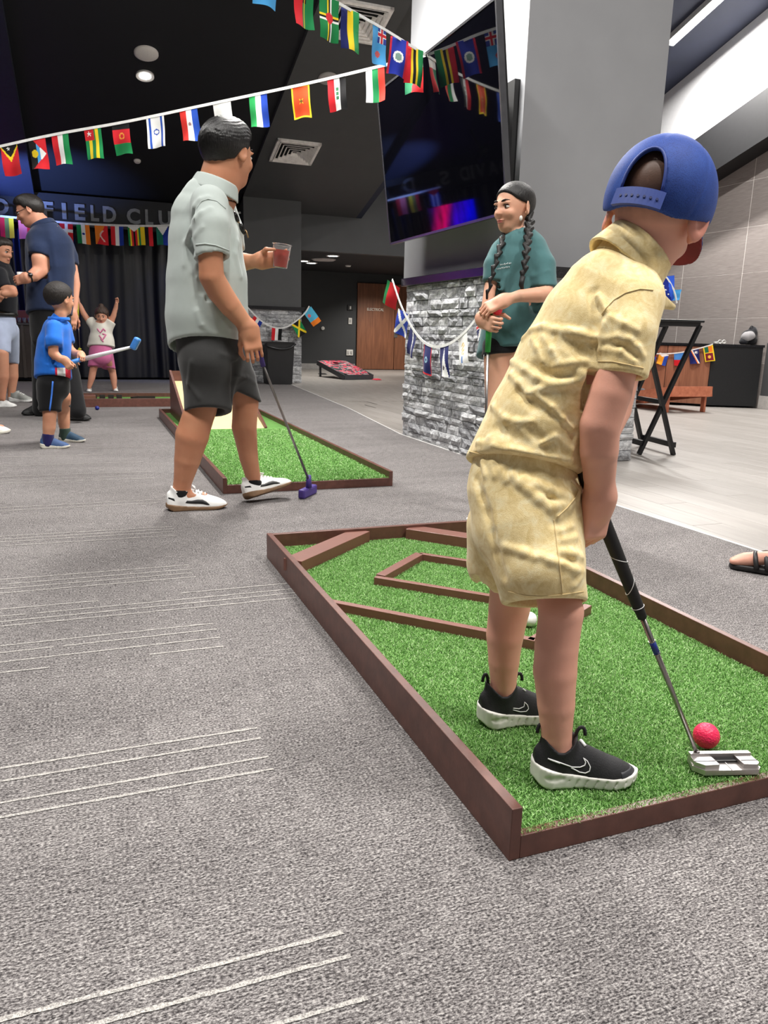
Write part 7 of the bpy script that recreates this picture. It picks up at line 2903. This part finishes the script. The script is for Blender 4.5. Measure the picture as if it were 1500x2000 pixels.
tw, hw = on_z(8, 846), on_z(-54, 850)
bystander('person in white shoes, only one shoe tip in view', hw, hw + nrmz(tw - hw) * .28, 1.68, (60, 64, 70), (50, 56, 80), (206, 156, 130), (40, 32, 28), plain('shoe_canvas_white', srgb(220, 220, 216)), plain('shoe_cream', srgb(206, 202, 190)), 1, 'white_shoe', False, (0, 0), tuple(-RH * .55))
ts, hs_ = on_z(1447, 1112), on_z(1565, 1130)
bystander('person in black sandals stepping onto carpet', hs_, hs_ + nrmz(ts - hs_) * .25, 1.64, (40, 40, 44), (30, 30, 34), (212, 160, 140), (50, 38, 30), None, None, 1, 'sandal', True, (0, 0), tuple(RH * .55))

# ================================================================== FLAG BUNTINGS
FT = NT('flag_print')
_a = FT.n('ShaderNodeAttribute', attribute_name='Col').outputs['Color']
FT.base(_a, 0.75, 0, 0.2)
FT.b.inputs['Sheen Weight'].default_value = 0.1
FT.bump(FT.noise(FT.coord(), 900, 2), 0.15, 0.001)
CORDM = plain('cord_white', srgb(226, 226, 224), 0.7)
R_, G_, B_l, W_, Y_, K_, O_ = (206, 34, 44), (22, 130, 72), (28, 52, 148), (236, 236, 234), (240, 208, 40), (16, 16, 18), (240, 130, 40)
SKY, NVY, MAR = (74, 160, 220), (22, 30, 96), (120, 24, 44)


def vst(*c):
    return lambda u, v: c[min(len(c) - 1, int(u * len(c)))]


def hst(*c):
    return lambda u, v: c[min(len(c) - 1, int(v * len(c)))]


def star(u, v, cu, cv, r, n=5, asp=1.55):
    x, y = (u - cu), (v - cv) * asp
    d = math.hypot(x, y)
    a = math.atan2(y, x) + math.pi / 2
    k = math.pi / n
    a = abs((a + k) % (2 * k) - k)
    return d < r * 0.42 / max(0.2, math.cos(k - a)) * 0.95 if d < r * .45 else d * math.cos(a * 0.2) < r * (1 - 1.55 * a / k * 0.55) and a < k * .75


def rnd(u, v, cu, cv, r, asp=1.55):
    return math.hypot(u - cu, (v - cv) * asp) < r


FL = {
    'timor': lambda u, v: (W_ if star(u, v, .45, .14, .10) else K_ if v < .42 - abs(u - .5) * .8 else Y_ if v < .56 - abs(u - .5) * .95 else R_),
    'antigua': lambda u, v: (R_ if (v < .5 - 0 and u > .15 + v * 1.6) or (v > .5 and u > 1.75 - v * 1.6) else (K_ if u < .42 else SKY if u < .62 else W_) if not rnd(u, v, .30, .5, .2) else Y_),
    'italy_r': vst(R_, W_, G_),
    'togo': lambda u, v: ((W_ if star(u, v, .26, .18, .15) else R_) if (u < .52 and v < .4) else (G_ if int(u * 5) % 2 == 0 else Y_)),
    'afghan': lambda u, v: (K_ if v < .22 else ((236, 150, 60) if rnd(u, v, .5, .43, .17) and not rnd(u, v, .5, .43, .10) else R_) if v < .66 else G_),
    'israel': lambda u, v: ((38, 80, 176) if .12 < u < .24 or .76 < u < .88 else (38, 80, 176) if (rnd(u, v, .5, .5, .15) and not rnd(u, v, .5, .5, .10) and (int(math.atan2(v - .5, u - .5) * 3 + 9) % 2 or True)) else W_),
    'paraguay': lambda u, v: ((150, 120, 120) if rnd(u, v, .5, .48, .09) else ((220, 50, 44), W_, (34, 76, 176))[min(2, int(u * 3))]),
    'white_red': lambda u, v: (R_ if .2 < u < .85 and .5 < v < .9 and (int(u * 9) + int(v * 11)) % 3 else W_),
    'sierra': vst((44, 170, 90), W_, (34, 70, 176)),
    'monte': lambda u, v: (Y_ if u < .09 or u > .91 or v < .06 or v > .94 else (110, 80, 30) if rnd(u, v, .5, .5, .08) else Y_ if star(u, v, .5, .5, .17, 8) else (226, 78, 34)),
    'iraq': lambda u, v: ((60, 120, 80) if .42 < u < .56 and .25 < v < .75 and int(v * 22) % 3 else (R_, W_, K_)[min(2, int(u * 3))]),
    'bulgaria': vst(W_, G_, (220, 60, 46)),
    'maldive': lambda u, v: (W_ if v < .28 else (30, 120, 80) if u < .5 - (v - .5) * .2 else R_),
    'sky': lambda u, v: SKY,
    'vanuatu': lambda u, v: (R_ if u < .44 else Y_ if abs(u - .52) < .035 else K_ if u < .60 and v < .45 else G_),
    'dominica': lambda u, v: (R_ if rnd(u, v, .5, .47, .2) else Y_ if abs(u - .42) < .045 or abs(v - .42) < .03 else K_ if abs(u - .5) < .045 or abs(v - .47) < .03 else W_ if abs(u - .58) < .045 or abs(v - .52) < .03 else (26, 128, 70)),
    'gabon_v': vst(NVY, Y_, (40, 150, 80)),
    'fiji': lambda u, v: ((R_ if abs(u - .7) < .06 or abs(v - .2) < .04 else W_ if abs(u - .7) < .12 or abs(v - .2) < .07 else (40, 60, 150)) if u > .42 and v < .42 else (200, 90, 90) if rnd(u, v, .5, .72, .14) else SKY),
    'belize': lambda u, v: ((196, 36, 60) if u < .1 or u > .9 else (120, 150, 140) if rnd(u, v, .5, .5, .17) else W_ if rnd(u, v, .5, .5, .26) else (34, 50, 160)),
    'grenada': lambda u, v: (R_ if u < .14 or u > .86 or v < .1 or v > .9 else Y_ if abs(u - .5) * .75 > abs(v - .5) * 1.2 or rnd(u, v, .5, .5, .1) else (24, 120, 66)),
    'mozam': lambda u, v: (K_ if abs(u - .5) < .09 else Y_ if abs(u - .5) < .2 else R_ if u < .5 else G_),
    'lith': vst(R_, (110, 130, 60), Y_),
    'denmark': lambda u, v: (W_ if abs(u - .5) < .12 or abs(v - .4) < .08 else R_),
    'india': lambda u, v: (B_l if rnd(u, v, .5, .5, .1) else (G_, W_, O_)[min(2, int(u * 3))]),
    'bhutan': lambda u, v: ((230, 190, 180) if abs(u - .55 - .15 * math.sin(v * 9)) < .07 and .3 < v < .85 else O_ if u + v * .7 < .8 else R_),
    'rwb': vst(R_, W_, B_l),
    'zimb': lambda u, v: (W_ if v < .3 - abs(u - .5) * .5 else (G_, Y_, R_, K_, R_, Y_, G_)[min(6, int(u * 7))]),
    'yblr': vst(Y_, K_, R_),
    'lesotho': lambda u, v: (W_ if v < .5 - abs(u - .5) else (28, 110, 90) if u < .5 else B_l),
    'pink': lambda u, v: ((230, 120, 130) if u < .6 else R_),
    'redgreen': lambda u, v: (G_ if u < .25 else R_),
    'scot': lambda u, v: (W_ if abs(u - v) < .12 or abs(u + v - 1) < .12 else (44, 70, 180)),
    'navydiag': lambda u, v: (W_ if abs(u - .55 - (v - .5) * .25) < .07 else NVY),
    'guam': lambda u, v: (R_ if u < .08 or u > .92 or v > .95 else (150, 190, 210) if rnd(u, v, .5, .5, .16) and not rnd(u, v, .5, .5, .08) else NVY),
    'navytri': lambda u, v: ((60, 50, 60) if rnd(u, v, .52, .72, .12) else W_ if abs(u - .52) < (v - .08) * .45 else NVY),
    'virgin': lambda u, v: ((220, 180, 60) if abs(u - .5) < .2 and .3 < v < .7 and int(v * 14 + u * 6) % 2 else (90, 130, 190) if v > .75 and abs(u - .5) < .1 else W_),
    'uk': lambda u, v: (R_ if abs(u - .5) < .08 or abs(v - .5) < .05 else W_ if abs(u - .5) < .14 or abs(v - .5) < .09 or abs(u - v) < .08 or abs(u + v - 1) < .08 else NVY),
    'yemen': vst(R_, W_, K_),
    'jamaica': lambda u, v: (Y_ if abs(u - v) < .11 or abs(u + v - 1) < .11 else K_ if abs(v - .5) > abs(u - .5) else G_),
    'skyor': lambda u, v: (O_ if v > .72 else (220, 110, 110) if rnd(u, v, .3, .35, .16) else (84, 180, 214)),
    'cuba': lambda u, v: (R_ if v < .42 - abs(u - .5) * .5 else (W_ if int(u * 5) % 2 else (40, 60, 150))),
    'philip': lambda u, v: (W_ if v < .3 - abs(u - .4) * .4 else (44, 80, 180) if u > .6 else (236, 160, 40)),
    'bluered': lambda u, v: ((70, 130, 200) if v < .55 else R_),
    'marsh': lambda u, v: (W_ if star(u, v, .7, .22, .2, 8) else O_ if abs(u - .2 - v * .6) < .05 else W_ if abs(u - .3 - v * .6) < .06 else NVY),
    'lanka': lambda u, v: (Y_ if u < .1 or u > .9 or v < .06 or v > .94 or .42 < v < .48 else ((30, 110, 80) if u < .5 else O_) if v < .42 else ((220, 170, 60) if rnd(u, v, .5, .72, .16) else MAR)),
    'stars': lambda u, v: (W_ if any(rnd(u, v, a, b, .05) for a, b in ((.25, .2), (.4, .38), (.55, .56), (.7, .74))) else (26, 44, 140) if u < .62 + .2 * v else (52, 96, 216)),
}


def flag_mesh(pat, w, h, seed, wave=.012, fold=0.0):
    nu, nv = 26, 38
    rr = random.Random(seed)
    ph, ph2, sk = rr.uniform(0, 6.28), rr.uniform(0, 6.28), rr.uniform(-.05, .05)
    V, Q, C = [], [], []
    for j in range(nv + 1):
        v = j / nv
        for i in range(nu + 1):
            u = i / nu
            y = wave * v * math.sin(u * 5.2 + ph + v * 1.5) + wave * .6 * v * math.sin(v * 6 + ph2) + fold * v * abs(u - .5)
            V.append(((u - .5) * w * (1 - fold * 2.2 * v) + sk * w * v, y, -v * h * (1 - .02 * math.sin(u * 4 + ph))))
    for j in range(nv):
        for i in range(nu):
            k = j * (nu + 1) + i
            Q.append((k, k + nu + 1, k + nu + 2, k + 1))
            C.append(srgb(*pat((i + .5) / nu, (j + .5) / nv)))
    me = arr_mesh('flag', V, Q)
    at = me.color_attributes.new('Col', 'FLOAT_COLOR', 'CORNER')
    at.data.foreach_set('color', np.repeat(np.array(C, np.float32), 4, 0).ravel())
    me.materials.append(FT.m)
    return me


def bunting(label, cord, flags, w, h, seed=0, th=.012, wave=.012, face=0.0):
    """cord: 3D points; flags: (fraction by point index along the cord, design, extra roll degrees, length scale)"""
    P = [np.asarray(p, float) for p in cord]
    root = empty('flag_bunting', P[0], label, 'bunting')
    # smooth the cord
    Pm = []
    for i in range(len(P) - 1):
        p0, p1, p2, p3 = P[max(i - 1, 0)], P[i], P[i + 1], P[min(i + 2, len(P) - 1)]
        for k in range(6):
            t = k / 6
            Pm.append(.5 * ((2 * p1) + (p2 - p0) * t + (2 * p0 - 5 * p1 + 4 * p2 - p3) * t * t + (3 * p1 - p0 - 3 * p2 + p3) * t ** 3))
    Pm.append(P[-1])
    m = MB()
    for a, b in zip(Pm, Pm[1:]):
        m.bar(a, b + (b - a) * .04, .005, th)
    m.build('cord', CORDM, root)
    for n, fl_ in enumerate(flags):
        pos, des = fl_[0], fl_[1]
        roll = fl_[2] if len(fl_) > 2 else 0
        sc = fl_[3] if len(fl_) > 3 else 1.0
        turn = fl_[4] if len(fl_) > 4 else 0
        i = min(len(Pm) - 2, max(0, int(pos * 6)))
        t = pos * 6 - i
        p = Pm[i] + (Pm[i + 1] - Pm[i]) * t
        tg = nrmz(Pm[min(i + 2, len(Pm) - 1)] - Pm[max(i - 1, 0)])
        if tg @ RH < 0:
            tg = -tg
        tg = nrmz(tg * (1 - face) + RH * face)
        x = Vector((tg * np.array((1, 1, .45))).tolist()).normalized()
        z = Vector((0, 0, 1))
        y = z.cross(x).normalized()
        zz = x.cross(y)
        Mx = Matrix((x, y, zz)).transposed().to_4x4()
        Mx = Matrix.Translation(Vector(p.tolist())) @ Mx @ Matrix.Rotation(math.radians(roll), 4, 'Y') @ Matrix.Rotation(math.radians(turn), 4, 'Z')
        me = flag_mesh(FL[des], w, h * sc, seed * 100 + n, wave)
        me.transform(Mx)
        obj('flag', me, None, root)
    return root


def by_px(cord, x):
    """index position along a cord given as pixels"""
    for i in range(len(cord) - 1):
        a, b = cord[i][0], cord[i + 1][0]
        if min(a, b) <= x <= max(a, b):
            return i + (x - a) / (b - a)
    return 0


c1 = [(-140, 318, 6.0), (0, 286, 5.9), (110, 262, 5.85), (250, 237, 5.75), (420, 201, 5.65), (600, 163, 5.50), (740, 130, 5.33), (831, 108, 5.195)]
bunting('bunting of national flags sloping from left up to television corner', [at_depth(*p) for p in c1],
        [(by_px(c1, x), d) for x, d in ((-62, 'rwb'), (15, 'timor'), (72, 'antigua'), (117, 'italy_r'), (184, 'togo'), (236, 'afghan'), (305, 'israel'), (369, 'paraguay'), (433, 'white_red'), (502, 'sierra'), (585, 'monte'), (652, 'iraq'), (731, 'bulgaria'), (799, 'maldive'))],
        .138, .22, 1, .019)
c2 = [(831, 107, 5.185), (800, 88, 5.06), (760, 63, 4.92), (720, 40, 4.75), (680, 17, 4.55), (640, -6, 4.4), (590, -36, 4.2), (515, -84, 3.9), (420, -140, 3.6)]
bunting('short bunting of national flags coming from overhead to television corner', [at_depth(*p) for p in c2],
        [(by_px(c2, x), d, 0, 1.0, tn) for x, d, tn in ((809, 'mozam', 0), (780, 'belize', 0), (741, 'fiji', 15), (684, 'gabon_v', 0), (643, 'dominica', 0), (593, 'vanuatu', 0), (516, 'sky', 0))],
        .138, .22, 2, .017, face=.3)
c3 = [(-70, 414), (0, 422), (60, 428), (130, 435), (200, 439), (262, 441), (330, 440), (420, 428), (470, 415)]
bunting('bunting of national flags hung under wall lettering before stage curtain', [on_axis(x, y, 1, 13.12) for x, y in c3],
        [(by_px(c3, x), d) for x, d in ((-42, 'cuba'), (12, 'lith'), (49, 'pink'), (129, 'denmark'), (161, 'india'), (197, 'bhutan'), (228, 'rwb'), (261, 'zimb'), (287, 'yblr'), (318, 'lesotho'), (360, 'italy_r'))],
        .185, .29, 3, .03)
c4 = [(766, 546), (784, 598), (805, 640), (828, 668), (850, 677), (876, 672), (902, 654), (926, 628), (945, 598), (962, 570), (985, 545)]
bunting('bunting of national flags draped across front stone plinth', [on_axis(x, y, 0, 2.455) for x, y in c4],
        [(by_px(c4, 770), 'redgreen', 8, .95, 30), (by_px(c4, 789), 'scot', 5, .9, 20), (by_px(c4, 808), 'navydiag', 4, .95), (by_px(c4, 836), 'guam', 3), (by_px(c4, 868), 'navytri', 0), (by_px(c4, 903), 'virgin', 0, .9), (by_px(c4, 938), 'uk', 0, .8)],
        .145, .225, 4, .02)
c5 = [(470, 585), (487, 604), (507, 624), (530, 638), (555, 640), (577, 628), (595, 612), (604, 598)]
bunting('bunting of national flags hung across rear stone plinth', [on_axis(x, y, 1, 12.86) for x, y in c5],
        [(by_px(c5, 505), 'rwb', 10), (by_px(c5, 541), 'yemen', 0, .8), (by_px(c5, 577), 'jamaica', -12), (by_px(c5, 599), 'skyor', -5, 1.15)],
        .17, .25, 5, .022)
nvec = np.array((nv[0], nv[1], 0.0))
q0 = np.array((c0[0], c0[1], 0)) + nvec * .05


def on_counter_face(x, y):
    d = ray(x, y)
    return CC + d * (((q0 - CC) @ nvec) / (d @ nvec))


c6 = [(1215, 676), (1250, 688), (1290, 691), (1325, 689), (1354, 683), (1381, 676), (1392, 672)]
bunting('bunting of national flags along wood front of bar counter', [on_counter_face(x, y) for x, y in c6],
        [(by_px(c6, x), d, r, s) for x, d, r, s in ((1273, 'cuba', 0, 1), (1297, 'philip', 15, .8), (1326, 'bluered', 0, .9), (1355, 'marsh', -4, 1), (1382, 'lanka', -4, 1.1))],
        .125, .19, 6, .016)
e0 = np.array((PX1 + .045, PY0 - .05, PZ + .03))
c7 = [e0, on_axis(1300, 540, 1, PY0 - .10), on_axis(1316, 566, 1, PY0 - .16), on_axis(1322, 592, 1, PY0 - .2)]
bunting('loose bunting end with starry blue flag at plinth ledge corner', c7, [(1.0, 'stars', -25, .8), (2.0, 'sky', -40, .35)], .12, .2, 7, .010)
